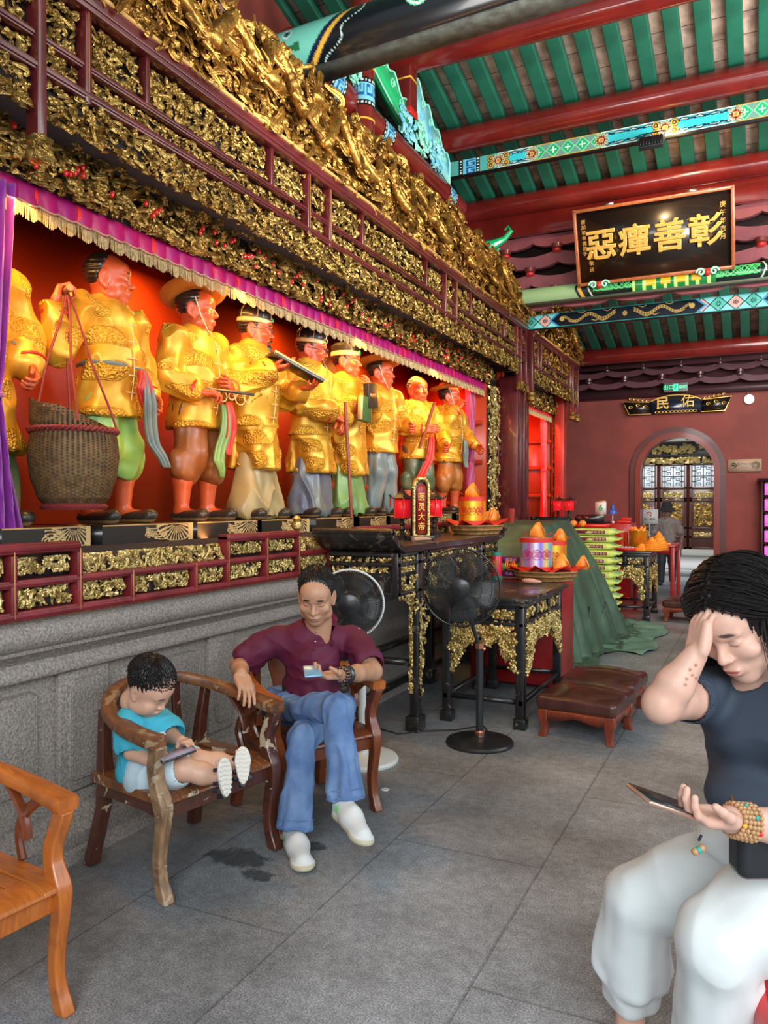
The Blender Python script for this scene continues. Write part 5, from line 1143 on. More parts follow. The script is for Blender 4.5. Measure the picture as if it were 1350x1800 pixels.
th=thing('long_tray','long black tray with a thin gold rim held level by the bespectacled statue','tray',tuple(wpt(s3,(.1,.3,.96))));a=wpt(s3,(.17,.24,1.075));b_=wpt(s3,(-.16,.42,.925));d=unit(b_-a);L_=np.linalg.norm(b_-a);s_=unit(np.cross(d,(0,0,1)));u_=np.cross(s_,d)
mb=MB();mb.box((a+b_)/2,(L_,.13,.022),np.stack([d,s_,u_],1));mb.out('tray_board',M['lacq'],th,smooth=False,bevel=.004)
mb=MB();
for sg in(-1,1):mb.box((a+b_)/2+s_*sg*.066+u_*.014,(L_,.006,.012),np.stack([d,s_,u_],1))
mb.out('gilt_rim',M['cream'],th,smooth=False)
for k,(cc,lab,off)in enumerate((((.03,.10,.03),'thick green book with a cream edge held low by the scholar statue',(.10,.28,.86)),((.02,.015,.012),'black book with an orange title strip held upright by the scholar statue',(.0,.265,.98)))):
 th=thing('book',lab,'book',tuple(wpt(s5,off)));R=rot('Z',s5.rotation_euler.z)@rot('Y',.1 if k else-.05)@rot('Z',.25);mb=MB();mb.box(wpt(s5,off),(.17,.05,.20),R);mb.out('cover',mat('book_cover_%d'%k,cc,.4),th,smooth=False,bevel=.004)
 mb=MB();mb.box(wpt(s5,off)+R@np.array([.0,.0 if k else.004,0]),(.176,.040,.19)if not k else(.12,.053,.03),R);mb.out('page_edge' if not k else 'title_strip',M['cream']if not k else CL['orange'],th,smooth=False)
def drape(nm,lab,T,pts,w,m,m2):
 P=[wpt(T,p)for p in pts];P=np.array(P);t=np.linspace(0,len(P)-1,30);Pi=np.stack([np.interp(t,np.arange(len(P)),P[:,i])for i in range(3)],1)
 W=np.interp(t,np.arange(len(P)),w);sd=unit(wpt(T,(1,0,0))-wpt(T,(0,0,0)));fw=unit(wpt(T,(0,1,0))-wpt(T,(0,0,0)));s=np.linspace(-1,1,14)
 G=Pi[:,None]+W[:,None,None]*s[None,:,None]*sd+(.012*np.sin(s*7+1)[None,:,None]+.01*np.sin(t*3)[:,None,None])*fw
 mb=MB();mb.grid(G)
 V=np.vstack(mb.V);Mi=Matrix.LocRotScale(T.location,T.rotation_euler,T.scale).inverted();V=V@np.array(Mi.to_3x3()).T+np.array(Mi.translation)
 o=mk(nm,V,np.vstack(mb.Q),m,T,world=False,smooth=True,solid=.012);return o
drape('hanging_cloth','',s1,[(-.03,.20,.80),(-.06,.22,.62),(-.12,.20,.42),(-.19,.22,.30)],[.02,.05,.045,.03],CL['slate'],None)
drape('hanging_cloth','',s1,[(-.02,.20,.80),(-.02,.215,.70),(-.05,.21,.60)],[.02,.06,.01],M['lining'],None)
drape('hanging_cloth','',s2,[(-.02,.19,.70),(-.01,.20,.52),(.05,.20,.36),(.0,.18,.26)],[.03,.05,.05,.01],CL['teal'],None)
drape('hanging_cloth','',s2,[(-.06,.19,.72),(-.08,.20,.55),(-.05,.2,.40)],[.03,.05,.02],M['lining'],None)
drape('hanging_cloth','',s7,[(-.02,.20,.80),(.02,.21,.55),(.12,.20,.38),(.2,.19,.35)],[.03,.05,.05,.01],M['lining'],None)
drape('hanging_cloth','',s8,[(0,.2,.8),(-.02,.2,.65),(-.06,.19,.5)],[.02,.05,.03],CL['slate'],None)
hand=wpt(s1,(.37,.08,1.13));bc=at(130,818,X=-2.86)
bk=thing('wicker_basket','large worn wicker basket with a red rope rim hanging from the basket carrier','basket',tuple(bc))
M['wicker']=mat('wicker',(.17,.095,.035),.6,c2=(.09,.05,.02),vs=30)
def wick(prof,n=110,m=60,tilt=0,c=bc):
 pr=np.array(prof);tt=np.linspace(0,len(pr)-1,m);r=np.interp(tt,np.arange(len(pr)),pr[:,0]);z=np.interp(tt,np.arange(len(pr)),pr[:,1]);a=np.linspace(0,2*math.pi,n+1);r=r*.93
 R,A=np.meshgrid(r,a,indexing='ij');Z=np.repeat(z[:,None],n+1,1);k=np.arange(m)[:,None];j=np.arange(n+1)[None];R=R+.0035*np.where((k+(j//2))%2==0,1,-1);return c+np.stack([R*np.cos(A),R*np.sin(A),Z],-1)
mb=MB();mb.grid(wick([(.135,-.185),(.165,-.15),(.198,-.06),(.212,.04),(.205,.11),(.196,.155)]));mb.out('woven_body',M['wicker'],bk)
mb=MB();G=wick([(.196,.155),(.20,.20),(.20,.30)],m=26);a=np.linspace(0,2*math.pi,G.shape[1]);ok=np.clip(np.sin(a-1.25*math.pi-.2)*.9+.25,0,1)
G[:,:,2]=bc[2]+.155+(G[:,:,2]-bc[2]-.155)*(np.clip(.55+.6*np.cos(a-math.pi*1.12),0.02,1))[None];mb.grid(G);mb.out('high_back_lip',M['wicker'],bk)
M['rope']=mat('dark_red_rope',(.20,.02,.02),.6,bump=.5,bs=120)
mb=MB();A_=np.linspace(0,2*math.pi,90)
for k in(0,math.pi):mb.tube([bc+np.array([(.189+.008*math.cos(a*22+k))*math.cos(a),(.189+.008*math.cos(a*22+k))*math.sin(a),.158+.008*math.sin(a*22+k)])for a in A_],.0085,6)
mb.out('rope_rim',M['rope'],bk)
mb=MB();mb.lathe([(.10,-.20),(.14,-.205),(.15,-.19),(.135,-.175)],bc,30);mb.out('red_foot_ring',M['rope'],bk)
mb=MB()
for a in(.6,2.5,4.3,5.6):
 e=bc+np.array([.192*math.cos(a),.192*math.sin(a),.155]);t=np.linspace(0,1,12)[:,None];mb.tube(hand*(1-t)+e*t+np.array([[0,.006*math.sin(9*q),.0]for q in t[:,0]]),.006,6)
mb.out('carrying_ropes',M['rope'],bk)
mb=MB();mb.cyl(hand+np.array([-.09,.05,.0]),hand+np.array([.06,-.04,.0]),.016);tag(mb.out('carrying_pole',mat('pole_wood',(.35,.18,.06),.5)),'short pale pole end gripped over the shoulder of the basket carrier','pole')
# =================== FURNITURE ===================
def wood_mat(name,c,c2,rough=.3,coat=.4,wear=0,wearc=(.45,.36,.24),sc=3):
 m=bpy.data.materials.new(name);m.use_nodes=True;nt=m.node_tree;b=nt.nodes['Principled BSDF'];L=nt.links;tc=nt.nodes.new('ShaderNodeTexCoord')
 mp=nt.nodes.new('ShaderNodeMapping');mp.inputs['Scale'].default_value=(14,3,3);L.new(tc.outputs['Object'],mp.inputs[0]);n=nt.nodes.new('ShaderNodeTexNoise');n.inputs['Scale'].default_value=sc;n.inputs['Detail'].default_value=6;n.inputs['Distortion'].default_value=1.5;L.new(mp.outputs[0],n.inputs['Vector'])
 r=nt.nodes.new('ShaderNodeValToRGB');r.color_ramp.elements[0].position=.35;r.color_ramp.elements[1].position=.65;r.color_ramp.elements[0].color=(*c,1);r.color_ramp.elements[1].color=(*c2,1);L.new(n.outputs['Fac'],r.inputs['Fac']);src=r.outputs['Color']
 b.inputs['Roughness'].default_value=rough;b.inputs['Coat Weight'].default_value=coat;b.inputs['Coat Roughness'].default_value=.12
 if wear:
  n2=nt.nodes.new('ShaderNodeTexNoise');n2.inputs['Scale'].default_value=9;n2.inputs['Detail'].default_value=8;n2.inputs['Roughness'].default_value=.62;n2.inputs['Distortion'].default_value=.8;L.new(tc.outputs['Object'],n2.inputs['Vector'])
  w=nt.nodes.new('ShaderNodeMapRange');w.inputs[1].default_value=.5+(.5-wear)*.3;w.inputs[2].default_value=w.inputs[1].default_value+.012;L.new(n2.outputs['Fac'],w.inputs[0])
  mx=nt.nodes.new('ShaderNodeMix');mx.data_type='RGBA';L.new(w.outputs[0],mx.inputs[0]);L.new(src,mx.inputs[6]);mx.inputs[7].default_value=(*wearc,1);src=mx.outputs[2]
  rr=nt.nodes.new('ShaderNodeMapRange');rr.inputs[3].default_value=rough;rr.inputs[4].default_value=.75;L.new(w.outputs[0],rr.inputs[0]);L.new(rr.outputs[0],b.inputs['Roughness'])
  bp=nt.nodes.new('ShaderNodeBump');bp.inputs['Strength'].default_value=.5;bp.inputs['Distance'].default_value=-.003;L.new(w.outputs[0],bp.inputs['Height']);L.new(bp.outputs['Normal'],b.inputs['Normal'])
 L.new(src,b.inputs['Base Color']);return m
M['ch_red']=wood_mat('reddish_chair_wood',(.20,.050,.014),(.13,.030,.010));M['ch_or']=wood_mat('orange_chair_wood',(.52,.15,.022),(.38,.10,.016));M['ch_dk']=wood_mat('dark_brown_chair_wood',(.10,.030,.015),(.065,.020,.012),wear=.12)
M['ch_worn']=wood_mat('worn_chair_rail',(.22,.085,.03),(.11,.045,.02),.45,.15,.32,(.30,.19,.10));M['ch_seat']=wood_mat('worn_chair_seat',(.24,.085,.022),(.13,.045,.014),.3,.4,.20,(.50,.42,.30))
M['ch_legw']=wood_mat('bare_grey_leg_wood',(.34,.20,.10),(.16,.09,.05),.5,.1,.42,(.40,.32,.22))
def armchair(label,loc,phi,rail,leg,seat,brace,frontworn=None,nobrace=0):
 T=thing('horseshoe_armchair',label,'chair',(*loc,0),math.radians(phi)-math.pi/2);k=dict(world=False)
 t=np.linspace(-1,1,61);a=np.abs(t);sg=np.sign(t)
 kx=np.interp(a,[0,.22,.45,.62,.8,1],[0,.125,.235,.275,.283,.272]);ky=np.interp(a,[0,.22,.45,.62,.8,1],[-.285,-.262,-.165,-.03,.11,.245]);kz=np.interp(a,[0,.22,.45,.62,.8,1],[.725,.715,.675,.64,.618,.605])
 ker=np.ones(7)/7;P=np.stack([kx*sg,ky,kz],1);Pp=np.vstack([np.repeat(P[:1],3,0),P,np.repeat(P[-1:],3,0)]);P=np.stack([np.convolve(Pp[:,i],ker,'valid')for i in range(3)],1)
 wd=np.interp(a,[0,.4,.8,.97,1],[.022,.026,.034,.040,.034]);mb=MB()
 sec=[];
 for cx,cz,a0 in((.6,.45,0),(-.6,.45,90),(-.6,-.45,180),(.6,-.45,270)):
  for q in(0,45,90):sec.append((cx+.4*math.cos(math.radians(a0+q)),cz+.4*math.sin(math.radians(a0+q))))
 sec=np.array(sec);V=[];Tn=np.gradient(P,axis=0);Tn/=np.linalg.norm(Tn,axis=1)[:,None]
 for i in range(61):
  sd=np.cross(Tn[i],(0,0,1));sd/=np.linalg.norm(sd);uu=np.cross(sd,Tn[i]);V+=[P[i]+sd*wd[i]*p[0]+uu*.026*p[1]for p in sec]
 n=12;i_=np.arange(60)[:,None]*n;j=np.arange(n)[None];j2=(j+1)%n;mb.add(V,np.stack([i_+j,i_+j2,i_+n+j2,i_+n+j],-1).reshape(-1,4),[list(range(n))[::-1],[60*n+q for q in range(n)]]);mb.out('arm_rail',rail,T,**k)
 for s in(-1,1):
  Lp=[(.268,.215,.588),(.262,.19,.53),(.255,.172,.47),(.252,.185,.425),(.252,.213,.38),(.252,.222,.33),(.252,.212,.26),(.252,.196,.18),(.252,.195,.10),(.252,.215,.04),(.252,.238,0)]
  z=np.array([p[2]for p in Lp]);zz=np.linspace(0,.59,36)[::-1];yy=np.interp(zz,z[::-1],[p[1]for p in Lp][::-1]);xx=np.interp(zz,z[::-1],[p[0]for p in Lp][::-1]);yy=np.convolve(np.pad(yy,2,'edge'),np.ones(5)/5,'valid')
  w=np.interp(zz,[0,.1,.3,.38,.45,.59],[.026,.021,.024,.031,.024,.026]);mb=MB()
  V=[];
  for q in range(36):
   for cx,cy in((1,1),(-1,1),(-1,-1),(1,-1)):V.append((s*xx[q]+cx*w[q]*.85,yy[q]+cy*w[q],zz[q]))
  i_=np.arange(35)[:,None]*4;j=np.arange(4)[None];mb.add(V,np.stack([i_+j,i_+(j+1)%4,i_+4+(j+1)%4,i_+4+j],-1).reshape(-1,4),[[3,2,1,0],[140,141,142,143]]);mb.out('leg',frontworn if(frontworn and s>0)else leg,T,bevel=.006,angle=30,**k)
  mb=MB();V=[]
  for zq,yq,xq,wq in((.66,-.175,.232,.017),(.5,-.195,.22,.020),(.40,-.20,.215,.024),(.25,-.205,.218,.022),(.0,-.262,.235,.023)):
   for cx,cy in((1,1),(-1,1),(-1,-1),(1,-1)):V.append((s*xq+cx*wq,yq+cy*wq,zq))
  i_=np.arange(4)[:,None]*4;mb.add(V,np.stack([i_+j,i_+(j+1)%4,i_+4+(j+1)%4,i_+4+j],-1).reshape(-1,4),[[3,2,1,0],[16,17,18,19]]);mb.out('leg',leg,T,bevel=.005,**k)
  if s==nobrace:continue
  tt=np.linspace(0,1,16);mb=MB();mb.tube(np.stack([s*(.262+.010*np.sin(tt*3.1)),.02+.10*tt-.075*np.sin(tt*math.pi),.40+.215*tt],1),.017,8,flat=(1.25,.7));mb.tube(np.stack([s*(.262+0*tt),.045-.115*tt+.03*np.sin(tt*math.pi),.47+.17*tt],1),.015,8,flat=(1.2,.7));mb.out('side_brace',brace,T,**k)
 for x0,w in((-.13,.018),(0,.048),(.13,.018)):
  mb=MB();yb=-.205-(.235-.205)*0;V=[]
  zt=.70 if x0==0 else.695;yt=-.268 if x0==0 else-.245
  for zq in np.linspace(.41,zt,8):
   f=(zq-.41)/(zt-.41);yq=-.205+(yt+.205)*f-.012*math.sin(f*math.pi);ww=w*(1+.25*math.cos(f*6.28)*(x0==0))
   V+=[(x0+ww,yq+.009,zq),(x0-ww,yq+.009,zq),(x0-ww,yq-.009,zq),(x0+ww,yq-.009,zq)]
  i_=np.arange(7)[:,None]*4;mb.add(V,np.stack([i_+j,i_+(j+1)%4,i_+4+(j+1)%4,i_+4+j],-1).reshape(-1,4),[[3,2,1,0],[28,29,30,31]]);mb.out('back_splat',brace,T,bevel=.004,**k)
 mb=MB();
 pr=[(-.215,.362),(-.215,.400),(-.16,.401),(.10,.398),(.165,.396),(.205,.392),(.232,.380),(.236,.368),(.225,.360)]
 mb.prism([(a_,b_)for a_,b_ in pr],(-.262,0,0),(0,1,0),(0,0,1),(.075,0,0));mb.prism(pr,(.187,0,0),(0,1,0),(0,0,1),(.075,0,0));mb.prism([(.135,.362),(.135,.397),(.165,.396),(.205,.392),(.232,.380),(.236,.368),(.225,.360)],(-.187,0,0),(0,1,0),(0,0,1),(.374,0,0));mb.prism([(-.215,.362),(-.215,.400),(-.16,.401),(-.16,.362)],(-.187,0,0),(0,1,0),(0,0,1),(.374,0,0));mb.out('seat_frame',seat,T,bevel=.003,**k)
 for i in range(7):
  x=-.187+.0535*i;mb=MB();mb.bx(x+.002,x+.0505,-.16,.135,.366,.393);mb.out('seat_slat',seat,T,bevel=.003,**k)
 mb=MB();mb.bx(-.235,.235,.185,.21,.30,.362);mb.out('front_apron',leg,T,bevel=.004,**k);mb=MB();mb.bx(-.225,.225,-.212,-.19,.315,.362);mb.out('back_apron',leg,T,bevel=.004,**k)
 for s in(-1,1):mb=MB();mb.prism([(-.2,.362),(-.2,.30),(-.1,.315),(.1,.315),(.2,.295),(.2,.362)],(s*.24-.011,0,0),(0,1,0),(0,0,1),(.022,0,0));mb.out('side_apron',leg,T,bevel=.003,**k)
 return T
CH1=armchair('worn brown horseshoe-back armchair with peeling varnish on which the toddler sits',(-2.185,2.62),-11,M['ch_worn'],M['ch_dk'],M['ch_seat'],M['ch_dk'],frontworn=M['ch_legw'],nobrace=1)
CH2=armchair('reddish-brown horseshoe armchair with orange arm ends under the man in the maroon shirt',(-2.01,3.30),-27.5,M['ch_or'],M['ch_red'],M['ch_red'],M['ch_red'])
CH3=armchair('bright orange-brown armchair cut off by the left edge of the view, empty',(-2.095,1.435),-6,M['ch_or'],M['ch_or'],M['ch_or'],M['ch_red'])
CH1.scale=(1.15,1.04,1.0);CH2.scale=(1.05,1,1)
# ---------- kneelers ----------
M['leather']=mat('brown_leather',(.085,.026,.019),.28,var=.35,vs=5,bump=.25,bs=28,coat=.25);M['mahog']=wood_mat('mahogany',(.26,.045,.018),(.17,.03,.012))
def kneeler(label,x,y,w,d,rz,h=.28):
 T=thing('kneeling_stool',label,'stool',(x,y,0),rz,'padded kneeling stools');S=SDF();S.box((0,0,h-.055),(w/2+.01,d/2+.01,.048),.035,.01);S.ell((0,0,h-.02),(w*.48,d*.48,.05),.03)
 V,Q,C=S.mesh(.008,disp=lambda V:.0035*wav(V,16,3)+.006*(1-np.clip(np.abs(V[:,1])/.02,0,1))*-1*(V[:,2]>h-.05),sm=1);mk('leather_cushion',V,Q,M['leather'],T,world=False,smooth=True)
 for sx in(-1,1):
  for sy in(-1,1):
   mb=MB();V=[];j=np.arange(4)[None]
   for z,o,ww in((.18,0,.030),(.12,.0,.032),(.08,-.008,.024),(.03,-.004,.022),(0,.004,.026)):
    for cx,cy in((1,1),(-1,1),(-1,-1),(1,-1)):V.append((sx*(w/2-.035+o)+cx*ww,sy*(d/2-.035+o)+cy*ww,z))
   i_=np.arange(4)[:,None]*4;mb.add(V,np.stack([i_+j,i_+(j+1)%4,i_+4+(j+1)%4,i_+4+j],-1).reshape(-1,4),[[3,2,1,0],[16,17,18,19]]);mb.out('leg',M['mahog'],T,world=False,bevel=.005)
 x=np.linspace(-w/2+.05,w/2-.05,24);
 for s in(-1,1):
  mb=MB();poly=[(a,.185)for a in x]+[(a,.125+.012*math.cos(a/w*12))for a in x[::-1]];mb.prism(poly,(0,s*(d/2-.02)-.01,0),(1,0,0),(0,0,1),(0,.02,0));mb.out('apron',M['mahog'],T,world=False,smooth=False)
  x2=np.linspace(-d/2+.05,d/2-.05,20);mb=MB();poly=[(a,.185)for a in x2]+[(a,.125+.012*math.cos(a/d*12))for a in x2[::-1]];mb.prism(poly,(s*(w/2-.02)-.01,0,0),(0,1,0),(0,0,1),(.02,0,0));mb.out('apron',M['mahog'],T,world=False,smooth=False)
 return T
kneeler('brown leather kneeling stool nearest the camera, beside the black table',-1.02,5.20,.50,.50,-.10)
kneeler('brown leather kneeling stool right behind the nearest one',-1.01,5.78,.50,.50,-.07)
kneeler('far brown leather kneeling stool beside the red side table',-.84,10.75,.52,.5,-.05)
# ---------- altar tables ----------
M['blk']=wood_mat('black_altar_lacquer',(.010,.010,.012),(.022,.020,.020),.3,.35,.16,(.12,.09,.06))
def grel(par,y0,y1,z0,z1,x,mt=None,dens=1500,size=.07,r=.0065,depth=.02,axis='X',nm='gilded_panel',inside=None):
 mb=MB();W=y1-y0
 if axis=='X':relief(mb,W,z1-z0,(x,y0,z0),(0,1,0),(0,0,1),(1,0,0),RNG,dens,size,r,depth,inside)
 else:relief(mb,W,z1-z0,(y0,x,z0),(1,0,0),(0,0,1),(0,-1,0),RNG,dens,size,r,depth,inside)
 return mb.out(nm,mt or M['goldp'],par)
def apron_env(W,H,k=1.0):
 """height of the pierced apron hanging from the top at position u, deep at both ends"""
 return lambda u,v:v-(H-np.maximum(.34*H*(1+.22*np.sin(u/W*25)),H*np.clip(1-np.minimum(u,W-u)/(W*.30),0,1)**.7*k))
def table(nm,label,x0,x1,y0,y1,h,zp,leg=.055,foot=True,ftop=.03,apr=.34,near=True):
 T=thing(nm,label,'altar table',((x0+x1)/2,(y0+y1)/2,0));o=.035
 mb=MB();mb.bx(x0-o,x1+o,y0-o,y1+o,h-ftop,h);mb.bx(x0-o*.5,x1+o*.5,y0-o*.5,y1+o*.5,h-ftop-.025,h-ftop);mb.out('table_top',M['blk'],T,bevel=.004,smooth=False)
 for x in(x0,x1-leg):
  for y in(y0,y1-leg):
   mb=MB();mb.bx(x,x+leg,y,y+leg,0,h-ftop-.02)
   if foot:mb.bx(x-.012,x+leg+.012,y-.012,y+leg+.012,0,.07)
   mb.out('leg',M['blk'],T,bevel=.006,smooth=False)
 mb=MB();zt=h-ftop-.02
 for z in(zt-.02,zp-.02):
  mb.bx(x0,x1,y0+.005,y0+.035,z,z+.025);mb.bx(x0,x1,y1-.035,y1-.005,z,z+.025);mb.bx(x0+.005,x0+.035,y0,y1,z,z+.025);mb.bx(x1-.035,x1-.005,y0,y1,z,z+.025)
 nX=max(2,round((x1-x0)/.3));nY=3
 for i in range(1,nX):xx=x0+(x1-x0)*i/nX;mb.bx(xx-.01,xx+.01,y0+.005,y0+.03,zp,zt)
 for i in range(1,nY):yy=y0+(y1-y0)*i/nY;mb.bx(x1-.03,x1-.005,yy-.01,yy+.01,zp,zt)
 mb.bx(x0+.04,x1-.04,y0+.04,y0+.05,zp,zt);mb.bx(x1-.05,x1-.04,y0+.04,y1-.04,zp,zt);mb.out('rail_frame',M['blk'],T,bevel=.003,smooth=False)
 for i in range(nX):a,b_=x0+(x1-x0)*i/nX,x0+(x1-x0)*(i+1)/nX;grel(T,a+(.075 if i==0 else.03),b_-(.075 if i==nX-1 else.03),zp+.022,zt-.035,y0+.036,axis='Y',dens=2600 if near else 1200)
 for i in range(nY):a,b_=y0+(y1-y0)*i/nY,y0+(y1-y0)*(i+1)/nY;grel(T,a+(.075 if i==0 else.03),b_-(.075 if i==nY-1 else.03),zp+.022,zt-.035,x1-.036,dens=2600 if near else 1200)
 Wx=x1-x0-2*leg;Wy=y1-y0-2*leg;k=1 if near else.5;r=.0085 if near else.012
 mb=MB();relief(mb,Wx,apr,(x0+leg,y0+.03,zp-.02-apr),(1,0,0),(0,0,1),(0,-1,0),RNG,6500*k,.075,r,.03,apron_env(Wx,apr));grapes(mb,Wx,apr,(x0+leg,y0+.0,zp-.02-apr),(1,0,0),(0,-1,0),apron_env(Wx,apr),.012 if near else.018,130 if near else 60);mb.out('carved_apron',M['goldp'],T)
 mb=MB();relief(mb,Wy,apr,(x1-.03,y0+leg,zp-.02-apr),(0,1,0),(0,0,1),(1,0,0),RNG,6500*k,.075,r,.03,apron_env(Wy,apr));grapes(mb,Wy,apr,(x1,y0+leg,zp-.02-apr),(0,1,0),(1,0,0),apron_env(Wy,apr),.012 if near else.018,110 if near else 50);mb.out('carved_apron',M['goldp'],T)
 mb=MB();mb.bx(x0+.01,x1-.01,y0+.015,y0+.04,.16,.19);mb.bx(x0+.01,x1-.01,y1-.04,y1-.015,.16,.19);mb.bx(x0+.01,x0+.035,y0,y1,.16,.19);mb.bx(x1-.035,x1-.01,y0,y1,.16,.19);mb.out('stretcher',M['blk'],T,smooth=False)
 return T
def grapes(mb,W,H,o,U,Wd,env,r,n):
 o=np.array(o,float);U=np.array(U,float);Wd=np.array(Wd,float);k=0
 while k<n:
  u,v=RNG.rand()*W,RNG.rand()*H
  if env(np.array(u),np.array(v))<.01:k+=1;continue
  for _ in range(6):mb.sphere(o+U*(u+RNG.randn()*r*.9)+np.array([0,0,v+RNG.randn()*r*.9])+Wd*RNG.rand()*r,r*(.7+.3*RNG.rand()),7)
  k+=6
T2=table('altar_table','lower black table with gilded grape-vine apron behind the black fan',-1.98,-1.40,5.06,6.16,.872,.70,leg=.06)
T3=table('altar_table','far black and gold table carrying orange paper offerings',-1.86,-1.27,10.44,11.35,.885,.70,leg=.065,near=False,apr=.42)
tx0,tx1,ty0,ty1,th_=-2.52,-2.02,4.42,6.45,1.235
TA=thing('tall_altar_table','tall black altar with scrolled upturned ends and gilded carving along the plinth','altar table',(-2.27,5.4,0))
pr=[(ty0-.10,th_+.085),(ty0-.125,th_+.10),(ty0-.15,th_+.085),(ty0-.145,th_+.06),(ty0-.10,th_+.02),(ty0-.03,th_-.02),(ty0+.05,th_-.045),(ty1-.05,th_-.045),(ty1+.12,th_-.02),(ty1+.2,th_+.045),(ty1+.19,th_+.06),(ty1+.1,th_+.01),(ty1-.02,th_),(ty0+.03,th_),(ty0-.05,th_+.03)]
mb=MB();mb.prism(pr,(tx0-.03,0,0),(0,1,0),(0,0,1),(tx1-tx0+.06,0,0));mb.tube([(tx0-.03,ty0-.135,th_+.09),(tx1+.03,ty0-.135,th_+.09)],.022,14);mb.out('scroll_end_top',M['blk'],TA,bevel=.004,angle=30)
mb=MB();zt=th_-.045
for z in(zt-.025,zt-.085,zt-.27):mb.bx(tx1-.04,tx1,ty0,ty1,z,z+.022);mb.bx(tx0,tx1,ty0,ty0+.04,z,z+.022)
ysp=[ty0,4.82,4.92,5.45,5.98,6.08,ty1]
for y in ysp:mb.bx(tx1-.04,tx1,y-.012,y+.012,zt-.27,zt)
mb.bx(tx1-.05,tx1-.045,ty0,ty1,zt-.27,zt);mb.bx(tx0,tx1,ty0+.045,ty0+.05,zt-.27,zt);mb.out('apron_frame',M['blk'],TA,bevel=.003,smooth=False)
grel(TA,ty0,ty1,zt-.062,zt-.03,tx1-.03,dens=2600,size=.05,r=.005)
grel(TA,tx0,tx1,zt-.062,zt-.03,ty0+.03,dens=2600,size=.05,r=.005,axis='Y')
grel(TA,tx0+.02,tx1-.02,zt-.13,zt-.09,ty0+.03,dens=2600,size=.05,r=.005,axis='Y')
for a,b_ in zip(ysp[:-1],ysp[1:]):
 grel(TA,a+.03,b_-.03,zt-.13,zt-.09,tx1-.03,dens=2600,size=.05,r=.005)
 if b_-a>.3:grel(TA,a+.05,(a+b_)/2-.03,zt-.245,zt-.155,tx1-.03,dens=2400);grel(TA,(a+b_)/2+.03,b_-.05,zt-.245,zt-.155,tx1-.03,dens=2400)
for x in(tx0,tx1-.06):
 for y in(4.73,6.05):
  mb=MB();mb.bx(x,x+.06,y,y+.075,0,zt);mb.bx(x-.02,x+.075,y-.03,y+.10,0,.10);mb.out('leg',M['blk'],TA,bevel=.008,smooth=False)
for(ya,yb,zz0)in((4.46,4.72,.80),(4.81,5.05,.42)):
 W=yb-ya
 env=(lambda u,v,W=W,H=zt-.27-zz0:v-(H-H*np.clip((u/W),0,1)**.8))if ya<4.7 else(lambda u,v,W=W,H=zt-.27-zz0:v-(H-H*np.clip(1-(u/W),0,1)**1.8))
 mb=MB();relief(mb,W,zt-.27-zz0,(tx1-.03,ya,zz0),(0,1,0),(0,0,1),(1,0,0),RNG,2300,.08,.0075,.03,env);mb.out('carved_bracket',M['goldp'],TA)
mb=MB();relief(mb,.035,.62,(tx1+.0,4.75,.22),(0,1,0),(0,0,1),(1,0,0),RNG,4500,.05,.006,.015);mb.out('leg_vine',M['goldp'],TA)
mb=MB();relief(mb,.03,.72,(tx1-.06,4.725,.25),(1,0,0),(0,0,1),(0,-1,0),RNG,4500,.05,.006,.015);mb.out('leg_vine',M['goldp'],TA)
mb=MB();mb.bx(tx0,tx0+.05,4.5,6.4,.42,.46);mb.bx(tx0,tx1-.05,4.76,4.80,.42,.46);mb.bx(tx0,tx0+.03,ty0,ty1,.1,.15);mb.out('stretcher',M['blk'],TA,smooth=False)
